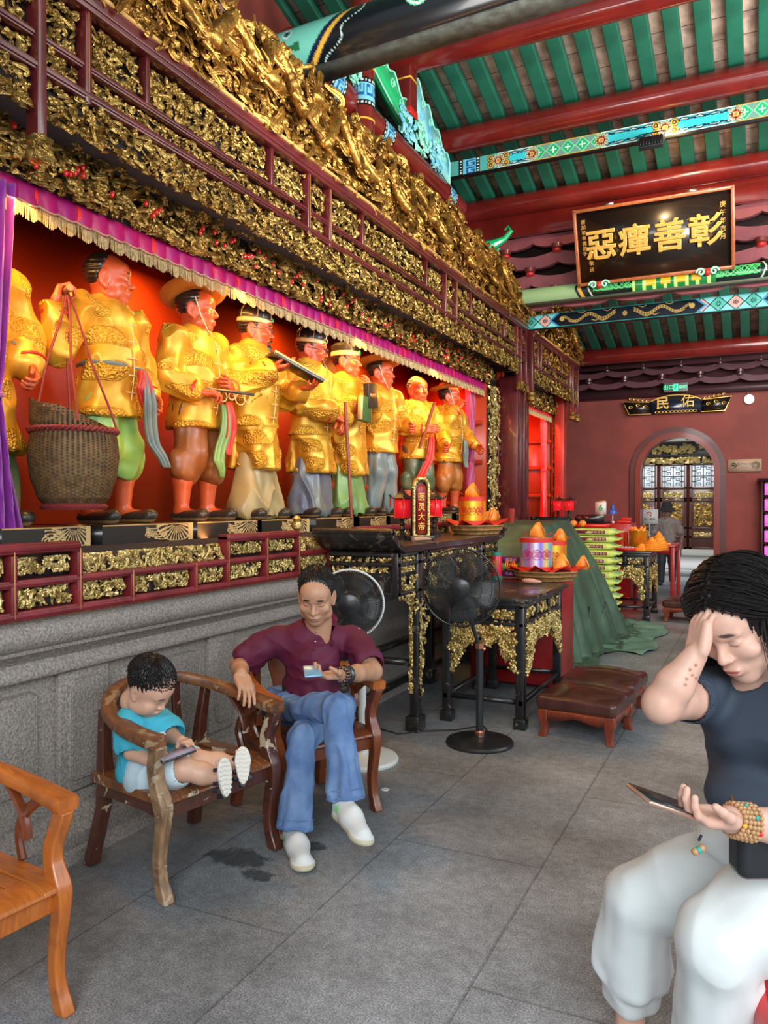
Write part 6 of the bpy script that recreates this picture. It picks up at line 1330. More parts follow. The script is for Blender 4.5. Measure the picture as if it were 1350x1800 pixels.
# ---------- fans ----------
M['fanblk']=mat('fan_black_plastic',(.016,.018,.020),.35,coat=.2);M['fanwht']=mat('fan_white_plastic',(.62,.66,.64),.4);M['copper']=mat('copper_ring',(.62,.28,.18),.25,.9)
M['blade']=mat('fan_smoked_blade',(.06,.065,.07),.3,alpha=.6)
def fan(label,base,head,face,R,bm,rimm,wires=110,post=None,br=.21):
 T=thing('pedestal_fan',label,'fan',(base[0],base[1],0));base=np.array([base[0],base[1],0.]);head=np.array(head,float);f=unit(face)
 mb=MB();mb.lathe([(br,0),(br+.002,.012),(br-.006,.024),(br-.03,.030),(.07,.036),(.035,.05),(.026,.075)],base,48);mb.out('round_base',bm,T)
 back=head-f*.10
 mb=MB();mb.tube([base+np.array([0,0,.06]),base+np.array([0,0,.62*head[2]])],.023,20);mb.out('lower_pole',bm,T)
 mb=MB();mb.lathe([(.030,.05),(.034,.06),(.034,.075),(.026,.085)],base,24);mb.lathe([(.027,.62*head[2]-.02),(.028,.62*head[2]+.012),(.016,.62*head[2]+.02)],base,20);mb.sphere(base+np.array([.03,-.01,.60*head[2]]),.014,10);mb.out('copper_collar',M['copper']if bm is M['fanblk']else bm,T)
 mb=MB();mb.tube([base+np.array([0,0,.6*head[2]]),back+np.array([0,0,-.06])],.013,16);mb.out('upper_pole',bm,T)
 sx=unit(np.cross(f,(0,0,1)));up=np.cross(sx,f);Mx=np.stack([sx,up,f],1)
 mb=MB().tf(head,Mx);mb.lathe([(.02,-.19),(.055,-.175),(.065,-.12),(.062,-.06),(.05,-.035)],(0,0,0),24);mb.tube([(0,-.05,-.12),(0,-.11,-.11)],.02,12);mb.out('motor_housing',bm,T)
 mb=MB().tf(head,Mx);mb.lathe([(.0,.052),(.05,.050),(.062,.044),(.066,.034)],(0,0,0),30);mb.out('hub_badge',M['fanblk'],T)
 for k in range(5):
  a0=k*2*math.pi/5;nr,na=10,12;rr=np.linspace(.045,R*.90,nr);aa=np.linspace(0,1.05,na);r_,a_=np.meshgrid(rr,aa,indexing='ij');aw=a_*(.55+.45*np.sin(r_/R*3.0));th=a0+aw+.5*(r_/R);z=-.03+.045*(a_/1.05)*(1-.25*r_/R)
  mb=MB().tf(head,Mx);mb.grid(np.stack([r_*np.cos(th),r_*np.sin(th),z],-1));mb.out('blade',M['blade'],T,solid=.003)
 for nm,zf,sgn in(('front_grille',.045,1),('rear_grille',-.075,-1)):
  mb=MB().tf(head,Mx);P=[];t=np.linspace(0,1,9)
  for k in range(wires):
   a=k*2*math.pi/wires;r=.06+(R-.06)*t;z=zf*(1-(t**3.2)*.86)-.0;tw=a+.35*t;P.append(np.stack([r*np.cos(tw),r*np.sin(tw),z],1))
  V,Q=tubes(np.array(P),np.full((wires,9),.0014),4);mb.add(V,Q)
  for rr,q in((.065,0),(R*.55,.55),(R*.8,.8)):
   mb.tube([(rr*math.cos(a),rr*math.sin(a),zf*(1-q**3.2*.86))for a in np.linspace(0,2*math.pi,49)],.0016,4)
  mb.out(nm,bm if bm is M['fanblk']else M['fanblk'],T)
 mb=MB().tf(head,Mx);mb.tube([(R*math.cos(a),R*math.sin(a),-.004)for a in np.linspace(0,2*math.pi,73)],.0065,8);mb.out('grille_rim',rimm,T)
 return T
fb=at(843,1307,Z=0);fh=at(810,1033,d=4.72)
FN=fan('black pedestal fan standing in front of the carved table',(fb[0],fb[1]),fh,unit(np.array([.22,-1,-.05])),.235,M['fanblk'],M['fanblk'])
rr_=at(776,1042,d=4.6)
f2h=at(614,1062,d=4.22);fan('pedestal fan with a white rim and white base behind the seated man',tuple(at(637,1336,Z=0)[:2]),f2h,unit(np.array([.50,-1,-.05])),.185,M['fanwht'],M['fanwht'])
mb=MB();P=[at(x,y,Z=.008)for x,y in((860,1290),(850,1275),(800,1283),(740,1285),(700,1290),(665,1280),(660,1268))];t=np.linspace(0,len(P)-1,40);P=np.stack([np.interp(t,range(len(P)),[p[i]for p in P])for i in range(3)],1);mb.tube(P,.004,6);tag(mb.out('power_cord',M['fanblk']),'thin black cord trailing across the floor from the black fan','cord')
mb=MB();P=[at(x,y,Z=.008)for x,y in((655,1330),(640,1350),(615,1352),(608,1340),(612,1330))];t=np.linspace(0,len(P)-1,30);P=np.stack([np.interp(t,range(len(P)),[p[i]for p in P])for i in range(3)],1);mb.tube(P,.004,6);tag(mb.out('power_cord',M['fanblk']),'black cord looping over the white fan base','cord')
mb=MB();mb.lathe([(.0,.004),(.02,.003),(.022,.0)],at(677,1388,Z=0),16);tag(mb.out('floor_stud',M['white']),'small white disc lying on the floor right of the man\'s armchair','disc')
# ---------- red cabinet, red side table, tarpaulin pile ----------
b=thing('red_cabinet','bright red wooden cabinet side standing between the carved table and the tarpaulin','cabinet',(-1.75,6.75,0));M['redc']=mat('cabinet_red',(.34,.012,.012),.38,var=.2,vs=5,coat=.2)
mb=MB();mb.bx(-2.2,-1.50,6.28,7.05,0.02,.86);mb.out('body',M['redc'],b,smooth=False,bevel=.006);mb=MB();mb.bx(-1.50,-1.485,6.36,6.97,.12,.78);mb.out('side_panel',M['redc'],b,smooth=False,bevel=.006)
b=thing('red_side_table','tall plain red table with thin legs at the end of the far black table','table',(-1.1,11.8,0))
mb=MB();mb.bx(-1.62,-1.04,11.40,12.35,.90,.925);mb.out('table_top',M['redc'],b,smooth=False,bevel=.004)
mb=MB();mb.bx(-1.6,-1.06,11.43,11.46,.80,.90);mb.bx(-1.09,-1.06,11.43,12.32,.83,.90);mb.out('apron',M['redc'],b,smooth=False)
for x in(-1.60,-1.11):
 for y in(11.42,12.27):mb=MB();mb.bx(x,x+.055,y,y+.055,0,.90);mb.out('leg',M['redc'],b,smooth=False,bevel=.004)
M['tarp']=mat('green_canvas',(.055,.105,.062),.55,var=.35,vs=3,bump=.35,bs=5,bd=5,dist=.05);M['tarpl']=mat('pale_green_canvas',(.16,.30,.21),.6,var=.3,vs=4)
nx,ny=150,170;X,Y=np.meshgrid(np.linspace(-2.56,-1.05,nx),np.linspace(7.0,9.95,ny),indexing='ij')
edge=np.interp(Y,[7.0,7.3,8.3,9.3,9.95],[-1.92,-1.86,-1.90,-2.02,-2.1]);top=np.interp(Y,[7.0,7.22,7.5,8.6,9.25,9.5,9.95],[.80,1.10,1.27,1.30,1.27,.9,.25])
base_edge=np.interp(Y,[7.0,7.4,8.4,9.3,9.95],[-1.60,-1.50,-1.45,-1.38,-1.45])
q=np.clip((X-edge)/(base_edge-edge),0,1.6);pleat=.045*np.sin(Y*16+2*np.sin(Y*5))*np.clip(q*1.6,0,1)
q2=np.clip(q+pleat*1.4,0,1);Zt=top*(1-q2**1.15);P_=np.stack([X,Y,X*0],-1).reshape(-1,3);Zn=(.035*np.abs(wav(P_,9,4))+.03*np.abs(wav(P_,17,5))).reshape(X.shape)
Zt=np.maximum(Zt,0)+Zn*np.where(q>.8,1.6,.35)*np.clip((1.75-q)*1.2,0,1)+.006;keep=(q<1.5)&(Zt>0)
mb=MB();mb.grid(np.stack([X+.02*np.sin(Y*9)*q,Y+.02*np.sin(X*14),Zt],-1));tp=mb.out('canvas_tarpaulin',M['tarp'],solid=.004);tag(tp,'dark green canvas tarpaulin draped over a tall pile and crumpled on the floor','tarpaulin')
me=tp.data;import bmesh
bm=bmesh.new();bm.from_mesh(me);kill=[f for f in bm.faces if(lambda c:c.x>np.interp(c.y,[7.0,7.4,8.4,9.3,9.95],[-1.46,-1.40,-1.30,-1.22,-1.4])+.05*math.sin(c.y*7))(f.calc_center_median())];bmesh.ops.delete(bm,geom=kill,context='FACES');bm.to_mesh(me);bm.free()
nx,ny=60,60;X,Y=np.meshgrid(np.linspace(-1.55,-1.0,nx),np.linspace(8.2,10.3,ny),indexing='ij');P_=np.stack([X,Y,X*0],-1).reshape(-1,3);Z=.012+.03*np.abs(wav(P_,10,8)).reshape(X.shape);X2=X+.05*np.sin(Y*6)
mb=MB();mb.grid(np.stack([X2,Y-(X+1.3)*.5,Z],-1));tag(mb.out('tarpaulin_underside',M['tarpl'],solid=.004),'pale green turned-over edge of tarpaulin lying flat on the floor','tarpaulin')
# =================== PEOPLE ===================
def frame(fwd,up=(0,0,1)):
 y=unit(fwd);x=unit(np.cross(y,up));z=np.cross(x,y);return np.stack([x,y,z],1)
def P(x,y,d):return at(x,y,d=d)
M['skin']=mat('skin',(.6,.35,.25),.45,attr=True,sss=.12,var=.06,vs=30)
def psk(name,parts,parent,m=None):
 V,Q,C=join(parts);return mk(name,V,Q,m or M['skin'],parent,col=C,smooth=True)
def hair_disp(c,amp=.003,f=260):
 def fn(V):
  d=V-c;th=np.arctan2(d[:,1],d[:,0]);el=np.arctan2(d[:,2],np.hypot(d[:,0],d[:,1]));return amp*(np.sin(th*34+3*np.sin(el*5))*.6+np.sin(th*71+el*9)*.4)
 return fn
def hair_strands(mb,c,R,n,rad,L,rng,zmin=-.2,front=None,thick=.0016,down=1.0,out=.006,S=7):
 """short locks lying on an ellipsoid (frame R, radii rad)"""
 u=rng.normal(size=(n,3));u/=np.linalg.norm(u,axis=1)[:,None];u=u[(u[:,2]>zmin)]
 if front is not None:u=u[front(u)]
 n=len(u);t=np.linspace(0,1,S);Ps=np.zeros((n,S,3));crown=np.array([0,-.35,.94]);q=u.copy()
 for i in range(S):
  Ps[:,i]=q*rad*(1+.0*i)+q*out*(.3+math.sin(t[i]*3)*.7);g=q-crown*(q@crown)[:,None];g/=np.linalg.norm(g,axis=1)[:,None]+1e-6;g=g+rng.normal(size=g.shape)*.12;q=q+g*L/S/rad.mean()*down;q/=np.linalg.norm(q,axis=1)[:,None]
 Ps=Ps@R.T+c;V,Q=tubes(Ps,thick*(1-.75*t)[None]*(.7+.6*rng.rand(n))[:,None],4);mb.add(V,Q);return mb
# ---------------------------------------------------------------- seated man
mbase=P(560,1420,3.6);mbase[2]=0
MAN=thing('person','man in a maroon polo shirt and jeans sitting cross-legged, looking at a phone','person',tuple(mbase))
mskin=(.50,.27,.165);mdark=(.43,.22,.13)
hc=P(556,1050,3.70);hf=unit(np.array([.34,-.86,-.42]));HR=frame(hf);
S=SDF();S.push(hc,HR@rot('Y',-.03));add_head(S,1.04,ear=1.0,eyes='down',brow=(.012,.008,.006),lip=(.36,.13,.10),neck=.10,cheek=1.10,jaw=1.07,nose=1.02);S.pop()
nb=P(560,1118,3.82);S.cap(hc+HR@np.array([0,-.03,-.09]),nb+np.array([0,0,-.03]),.054,.066,.02)
parts=[S.mesh(.0032,base=mskin)]
shR,shL=P(484,1120,3.84),P(622,1120,3.88);elR,wrR=P(424,1160,3.78),P(424,1185,3.50)
elR=P(420,1168,3.84);elL,wrL=P(655,1180,3.66),P(598,1187,3.36);chest=P(550,1150,3.83);pel=P(545,1225,3.86)
S=SDF();S.chain([nb,chest,pel],[.06,.07,.07],.03);S.chain([shR,elR],[.055,.044],.03);S.chain([shL,elL],[.055,.044],.03);parts.append(S.mesh(.009,base=mskin))
S=SDF();S.chain([shR*.4+elR*.6,elR,elR*.45+wrR*.55,wrR],[.046,.042,.037,.027],.02)
add_hand(S,wrR,P(440,1235,3.38)-wrR,np.array([-.5,.1,-1]),1,curl=(.35,.45,.5,.6),thumb=.5,sc=1.0,spread=.07,wrist=False);S.paint(elR,(.07,.07,.07),mdark,soft=1);parts.append(S.mesh(.0034,base=mskin))
S=SDF();S.chain([shL*.4+elL*.6,elL,elL*.5+wrL*.5,wrL],[.047,.043,.037,.026],.02)
hf_=P(545,1190,3.27)-wrL;add_hand(S,wrL,hf_,np.array([.1,.25,1.0]),-1,curl=(.75,.8,.9,1.0),thumb=.9,sc=1.0,wrist=False,tcurl=.5);parts.append(S.mesh(.0034,base=mskin))
psk('body',parts,MAN)
mb=MB();rng=np.random.RandomState(5)
S=SDF();S.push(hc,HR@rot('Y',-.03),1.06);S.ell((0,-.022,.044),(.079,.097,.090),.01);S.box((0,.118,.0),(.2,.080,.2),.02,.02,R=rot('X',-.16),op=-1);S.box((0,.05,-.105),(.2,.2,.095),.01,.02,R=rot('X',.30),op=-1)
for s in(-1,1):S.ell((s*.085,-.005,-.012),(.03,.026,.040),.008,op=-1)
S.pop();V,Q,C=S.mesh(.0034,disp=hair_disp(hc,.0022));M['hairb']=mat('black_hair',(.012,.010,.010),.38,spec=.4);ho_=mk('hair',V,Q,M['hairb'],MAN,smooth=True)
hair_strands(mb,hc+HR@np.array([0,-.022,.046])*1.06,HR,1500,np.array([.080,.096,.091])*1.05,.028,rng,zmin=.25,front=lambda u:u[:,1]<.50,out=.008,thick=.0017);mb.out('hair_locks',M['hairb'],MAN)
M['maroonc']=mat('maroon_polo_cloth',(.105,.005,.036),.7,var=.12,vs=6,bump=.10,bs=300)
M['collarc']=mat('maroon_collar',(.15,.010,.055),.7)
S=SDF();sh_ax=unit(shL-shR)
S.cap(chest+np.array([0,0,.06]),pel+np.array([0,0,.03]),.128,.130,.03,ax=np.cross(sh_ax,(0,0,1)),f=.78);S.cap(shR*.9+shL*.1+np.array([0,0,-.025]),shL*.9+shR*.1+np.array([0,0,-.025]),.075,.075,.06)
S.ell(chest+np.array([.05,-.05,-.03]),(.12,.09,.12),.04);S.ell(pel+np.array([.07,-.07,.05]),(.13,.10,.10),.06)
for a,e in((shR,elR),(shL,elL)):
 d=unit(e-a);L=np.linalg.norm(e-a);m_=a+d*L*.78;S.chain([a+np.array([0,0,-.012]),a+d*L*.4,m_],[.066,.068,.072],.03);ridges(S,a+d*L*.2,m_,.062,.072,7,.22,.45)
 S.cap(m_+d*.010,m_+d*.12,.062,.056,.004,op=-1)
S.cap(nb+np.array([0,0,-.045]),nb+np.array([0,0,.12]),.062,.085,.008,op=-1);S.cap(nb+np.array([.09,-.05,-.055]),nb+np.array([.06,-.03,.05]),.010,.042,.01,op=-1)
def mdisp(V):
 a=(V-pel)@np.array([0,0,1.0]);f=.0065*(1-np.abs(np.sin(wav(V*np.array([1,1,1.7]),22,21)*2.6))*1.6);f+=.0045*np.sin((V-shL)@unit(pel-shR)*75+3*wav(V,9,3));return f*np.clip(1-a/.55,.35,1)
V,Q,C=S.mesh(.0048,disp=mdisp,sm=1);mk('polo_shirt',V,Q,M['maroonc'],MAN,smooth=True)
fwd_m=unit(np.array([.885,-.465,0]));SV=V
def patch(name,pts,m,par,th=.006,V=None,lift=.004):
 A=[surf_pt(SV if V is None else V,x,y,lift)for x,y in pts];r=unit(ray(*pts[0]));mb=MB();n=len(A);mb.add(np.vstack([A,np.array(A)+r*th]),[(i,(i+1)%n,(i+1)%n+n,i+n)for i in range(n)],[list(range(n)),list(range(n,2*n))[::-1]]);return mb.out(name,m,par,smooth=False,bevel=.002)
patch('collar',[(540,1080),(560,1104),(548,1100),(536,1099),(531,1088)],M['collarc'],MAN,.03,lift=.022);patch('collar',[(585,1077),(563,1103),(575,1098),(588,1100),(594,1088)],M['collarc'],MAN,.03,lift=.022)
patch('placket',[(557,1104),(564,1105),(556,1143),(548,1142)],M['collarc'],MAN,.006,lift=.006)
for x,y in((557,1111),(554,1128)):mb=MB();mb.sphere(surf_pt(SV,x,y,.010),.0058,10);mb.out('button',M['steel'],MAN)
mb=MB();c=surf_pt(SV,585,1131,.004);mb.tube([c+np.array([0,0,.012]),c+np.array([.004,.004,.002]),c+np.array([-.002,.0,-.010])],.0022,5);mb.out('chest_emblem',M['lacq'],MAN)
M['denim']=mat('blue_denim',(.085,.165,.36),.8,c2=(.15,.26,.47),vs=7,bump=.25,bs=220)
hpR,hpL=P(498,1236,3.84),P(592,1244,3.86);knT=P(594,1246,3.38);anT=P(606,1400,3.28);knB=P(530,1298,3.50);anB=P(519,1452,3.40)
def jd(kk,hh):
 def fn(V):
  q=wav(V*np.array([1.2,1.2,.8]),24,33);w=.0060*(1-np.abs(np.sin(q*2.6))*1.6)
  w=w+.006*np.sin(np.linalg.norm(V-kk+fwd_m*.10,axis=1)*95+2*wav(V,9,2))*np.clip(1-np.linalg.norm(V-kk,axis=1)/.17,0,1);return w+.006*np.sin(np.linalg.norm(V-hh,axis=1)*80+2*wav(V,12,3))*np.clip(1-np.linalg.norm(V-hh,axis=1)/.25,0,1)
 return fn
parts=[]
S=SDF();S.cap(hpR,hpL,.095,.095,.03);S.chain([hpR,hpR*.5+knT*.5+np.array([0,0,.012]),knT],[.090,.080,.062],.03);S.chain([knT,knT*.5+anT*.5+fwd_m*-.01,anT],[.062,.060,.068],.02);ridges(S,knT*.6+anT*.4,anT,.060,.072,7,.2)
def cuff(S,a,k_):d=unit(a-k_);x=unit(np.cross(d,(0,1,0)));S.box(a+d*.070,(.12,.12,.055),.002,.004,R=np.stack([x,np.cross(d,x),d],1),op=-1)
cuff(S,anT,knT);S.box(pel+np.array([0,0,.10]),(.3,.3,.055),.01,.01,op=-1);parts.append(S.mesh(.0048,disp=jd(knT,hpR),sm=1))
S=SDF();S.chain([hpL,hpL*.5+knB*.5,knB],[.088,.075,.064],.03);S.chain([knB,knB*.5+anB*.5,anB],[.063,.060,.068],.02);ridges(S,knB*.6+anB*.4,anB,.060,.072,7,.2,ph=.4);cuff(S,anB,knB);parts.append(S.mesh(.0048,disp=jd(knB,hpL),sm=1))
V,Q,C=join(parts);mk('jeans',V,Q,M['denim'],MAN,smooth=True)
M['stitch']=mat('pale_denim_seam',(.42,.52,.62),.8)
for a,k_ in((anT,knT),(anB,knB)):
 d=unit(a-k_);u=unit(np.cross(d,(0,1,0)));v=np.cross(d,u);mb=MB()
 for off in(.004,-.028):mb.tube([a+d*off+(u*math.cos(q)+v*math.sin(q))*(.078)for q in np.linspace(0,2*math.pi,40)],.0022 if off<0 else.004,5)
 mb.out('hem_seam',M['stitch']if False else M['denim'],MAN)
mb=MB();bc_=pel+np.array([.045,-.035,.055]);mb.tube([bc_+sh_ax*.150*math.cos(q)+fwd_m*.115*math.sin(q)+np.array([0,0,.012*math.sin(q)])for q in np.linspace(0,math.pi,24)],.017,8,flat=(1,.35),up=(0,0,1));mb.out('belt',mat('dark_belt',(.03,.02,.015),.35),MAN)
mb=MB();mb.box(bc_+fwd_m*.122+sh_ax*-.02+np.array([0,0,.012]),(.012,.055,.036),np.stack([fwd_m,sh_ax,(0,0,1)],1));mb.out('gold_buckle',mat('gold_buckle',(.75,.48,.15),.25,.9),MAN,smooth=False,bevel=.004)
M['shoe']=mat('white_sneaker',(.74,.74,.70),.55,attr=True)
M['lace']=mat('grey_lace',(.38,.40,.38),.7)
def sneaker(name,heel,toe,up,par,sc=1.0,top=(.66,.70,.70),sole=(.50,.47,.33),ank=None):
 f=unit(np.array(toe)-heel);x=unit(np.cross(f,up));z=np.cross(x,f);R=np.stack([x,f,z],1);L=np.linalg.norm(np.array(toe)-heel);S=SDF();S.push(heel,R,sc)
 S.chain([(0,.035,.052),(0,.12,.045),(-.0,L/sc-.055,.034)],[.038,.042,.034],.03,ax=(0,0,1),f=.85);S.cap((0,.035,.05),(0,.02,.105),.036,.038,.03);S.cap((0,.08,.06),(0,.12,.075),.03,.02,.03)
 S.cap((0,.04,.018),(0,L/sc-.06,.018),.040,.042,.01,ax=(0,0,1),f=.45);S.ell((0,L/sc-.06,.018),(.046,.062,.020),.015);S.ell((0,.045,.018),(.040,.045,.022),.012)
 S.cap((0,.02,.10),(0,.015,.16),.028,.03,.004,op=-1)
 S.paint((0,L/sc/2,.0),(.09,L/sc,.036),sole,soft=.08);S.paint((.04,.06,.055),(.02,.03,.02),(.25,.75,.30),soft=.5);V,Q,C=S.mesh(.0042*sc,base=top);S.pop();o=mk(name,V,Q,M['shoe'],par,col=C,smooth=True)
 mb=MB().tf(heel,R*sc)
 for k in range(5):mb.tube([(-.022,.085+.018*k,.082-.007*k),(0,.088+.018*k,.092-.008*k),(.022,.085+.018*k,.082-.007*k)],.0035,5)
 mb.out('laces',M['lace'],par)
 mb=MB().tf(heel,R*sc);mb.tube([(-.043,.06,.045),(-.044,.09,.06),(-.043,.10,.05),(-.042,.08,.035)],.002,5);mb.out('shoe_mark',M['lacq'],par);return o
gb=P(524,1500,3.36);gb[2]=.004;sneaker('sneaker',anB*np.array([1,1,0])+np.array([-.035,.03,.004]),anB*np.array([1,1,0])+np.array([.165,-.185,.004]),(0,0,1),MAN,1.05)
d_=unit(anT-knT);sneaker('sneaker',anT+d_*.085+np.array([-.05,.01,.0]),anT+d_*.085+np.array([.175,-.155,-.035]),(.15,.1,1),MAN,1.02)
for a in(anB+np.array([0,0,-.03]),anT+d_*.02):
 mb=MB();mb.tube([a+np.array([0,0,.05]),a+d_*.05],[.036,.033],14);mb.out('sock',M['white'],MAN)
mb=MB();dw=unit(wrL-elL);u=unit(np.cross(dw,(0,0,1)));v=np.cross(dw,u);bc2=wrL-dw*.035
mb.tube([bc2-dw*.022+(u*math.cos(q)*.034+v*math.sin(q)*.030)for q in np.linspace(0,2*math.pi,24)],.012,8);mb.out('dark_watch',M['fanblk'],MAN)
for j in range(2):
 mb=MB()
 for q in np.linspace(0,2*math.pi,15)[:-1]:mb.sphere(bc2+dw*(.012+.017*j)+(u*math.cos(q)*.034+v*math.sin(q)*.030),.0075,8)
 mb.out('bead_bracelet',mat('dark_wood_beads',(.04,.012,.010),.25,coat=.5),MAN)
pc=P(549,1180,3.255);ph=thing('mobile_phone','pale blue mobile phone in the hand of the man in maroon','phone',tuple(pc));R=frame(unit(np.array([.30,-.35,-.88])),(.2,.9,0));mb=MB();mb.box(pc,(.072,.148*.5,.009),frame((-.55,.7,.42),(.45,-.6,.65)));mb.out('phone_body',mat('pale_blue_phone',(.22,.42,.60),.25,.3),ph,smooth=False,bevel=.004)
# ---------------------------------------------------------------- toddler
bb=np.array([-2.15,2.62,.40])
_P0=P
P=lambda x,y,d:_P0(x,y,d+.15)
BOY=thing('person','toddler in a turquoise T-shirt sitting in the worn armchair with legs stretched out','person',tuple(bb));bskin=(.62,.37,.26)
hb=P(262,1212,2.98);BF=unit(np.array([.80,.10,-.60]));BR=frame(BF)@rot('Y',.12);bs=.90
S=SDF();S.push(hb,BR,bs);add_head(S,1.0,eyes='down',brow=(.10,.06,.05),lip=(.50,.17,.15),neck=.05,jaw=1.12,nose=.955,cheek=1.25);S.ell((.045,.052,-.045),(.03,.028,.03),.03);S.ell((-.045,.052,-.045),(.03,.028,.03),.03);S.ell((0,-.01,.05),(.088,.100,.088),.03);S.pop()
bn=P(254,1256,3.04);S.cap(hb+BR@np.array([0,-.02,-.06])*bs,bn,.034,.036,.02);parts=[S.mesh(.003,base=bskin)]
bsR,bsL=P(226,1268,2.97),P(283,1266,3.10);beR=P(232,1322,2.93);bwR=P(272,1341,2.86);beL=P(304,1296,3.02);bwL=P(318,1302,2.93);bpel=P(252,1360,3.02)
S=SDF();S.chain([bn,P(255,1310,3.03),bpel],[.04,.065,.06],.03);S.chain([bsR,beR],[.036,.030],.02);S.chain([bsL,beL],[.036,.030],.02);parts.append(S.mesh(.008,base=bskin))
S=SDF();S.chain([bsR*.3+beR*.7,beR,bwR],[.032,.030,.021],.012);add_hand(S,bwR,P(300,1333,2.80)-bwR,(.1,-.1,1),1,curl=(.7,.8,.9,1),thumb=.8,sc=.62);parts.append(S.mesh(.0028,base=bskin))
S=SDF();S.chain([bsL*.3+beL*.7,beL,bwL],[.032,.029,.020],.012);add_hand(S,bwL,P(338,1306,2.86)-bwL,(0,.1,-1),-1,curl=(.15,.9,1.0,1.0),thumb=.7,sc=.62);parts.append(S.mesh(.0028,base=bskin))
kR,kL=P(322,1352,2.88),P(345,1338,2.96);aR_,aL_=P(383,1366,2.90),P(413,1343,2.98);hipR,hipL=P(254,1366,2.97),P(266,1354,3.08)
S=SDF();
for h,k_,a_ in((hipR,kR,aR_),(hipL,kL,aL_)):S.chain([h,k_,k_*.45+a_*.55,a_],[.062,.043,.040,.028],.02);S.ell(a_+(a_-k_)*.08,(.030,.028,.028),.02)
parts.append(S.mesh(.004,base=bskin));psk('body',parts,BOY)
S=SDF();S.push(hb,BR,bs);S.ell((0,-.020,.055),(.094,.106,.094),.01);S.box((0,.125,-.03),(.2,.060,.085),.02,.02,op=-1);S.box((0,.04,-.115),(.2,.2,.085),.01,.02,R=rot('X',.30),op=-1)
for s in(-1,1):S.ell((s*.088,.0,-.015),(.03,.028,.035),.008,op=-1)
S.pop();V,Q,C=S.mesh(.0034,disp=hair_disp(hb,.003));mk('hair',V,Q,M['hairb'],BOY,smooth=True)
mb=MB();hair_strands(mb,hb+BR@np.array([0,-.02,.055])*bs,BR,2600,np.array([.094,.106,.094])*bs,.055,np.random.RandomState(8),zmin=-.05,front=lambda u:(u[:,2]>.25*np.maximum(u[:,1],0)),out=.010,thick=.0018);mb.out('hair_locks',M['hairb'],BOY)
M['teec']=mat('turquoise_tshirt',(.045,.40,.54),.75,var=.08,vs=8)
S=SDF();bc3=P(256,1312,3.02);bax=unit(bsL-bsR);S.cap(bn+np.array([0,0,-.04]),bpel+np.array([0,0,.03]),.082,.112,.05,ax=np.cross(bax,(0,0,1)),f=.85);S.cap(bsR+np.array([0,0,-.012]),bsL+np.array([0,0,-.012]),.046,.046,.04);S.ell(bc3+np.array([.035,-.01,-.02]),(.085,.095,.09),.04)
for a,e in((bsR,beR),(bsL,beL)):d=unit(e-a);L=np.linalg.norm(e-a);m_=a+d*L*.72;S.chain([a,m_],[.050,.062],.03);S.cap(m_+d*.008,m_+d*.09,.052,.046,.003,op=-1)
S.cap(bn+np.array([.01,0,.0]),bn+np.array([.03,0,.09]),.040,.06,.005,op=-1);S.box(bpel+np.array([0,0,-.10]),(.3,.3,.09),.001,.005,op=-1)
V,Q,C=S.mesh(.004,disp=lambda V:.0065*(1-np.abs(np.sin(wav(V,20,14)*2.6))*1.4),sm=1);mk('tshirt',V,Q,M['teec'],BOY,smooth=True)
fb_=unit(np.cross(bax,(0,0,1)))*-1;fb_=fb_ if fb_[0]>0 else-fb_
for(x,y)in((271,1297),(285,1293)):
 c=P(x,y,2.905);tdir=unit(c-np.array([0,0,1.5]));u=unit(np.cross(tdir,(0,0,1)));v=np.cross(u,tdir);mb=MB();mb.tube([c+u*.0115*math.cos(q)+v*.0115*math.sin(q)for q in np.linspace(0,2*math.pi,20)],.0036,6,cap=False);mb.out('printed_letter',M['white'],BOY)
M['shorts']=mat('pale_denim_shorts',(.42,.58,.66),.75,c2=(.55,.68,.74),vs=9,bump=.15,bs=200)
S=SDF();S.cap(hipR,hipL,.082,.080,.04)
for h,k_ in((hipR,kR),(hipL,kL)):d=unit(k_-h);m_=h+(k_-h)*.82;S.chain([h,m_],[.075,.066],.03);S.cap(m_+d*.01,m_+d*.1,.052,.052,.004,op=-1)
V,Q,C=S.mesh(.0042,disp=lambda V:.006*(1-np.abs(np.sin(wav(V,17,24)*2.6))*1.4),sm=1);mk('shorts',V,Q,M['shorts'],BOY,smooth=True)
M['solew']=mat('sandal_sole',(.66,.64,.58),.6);M['strap']=mat('sandal_strap',(.02,.02,.03),.5)
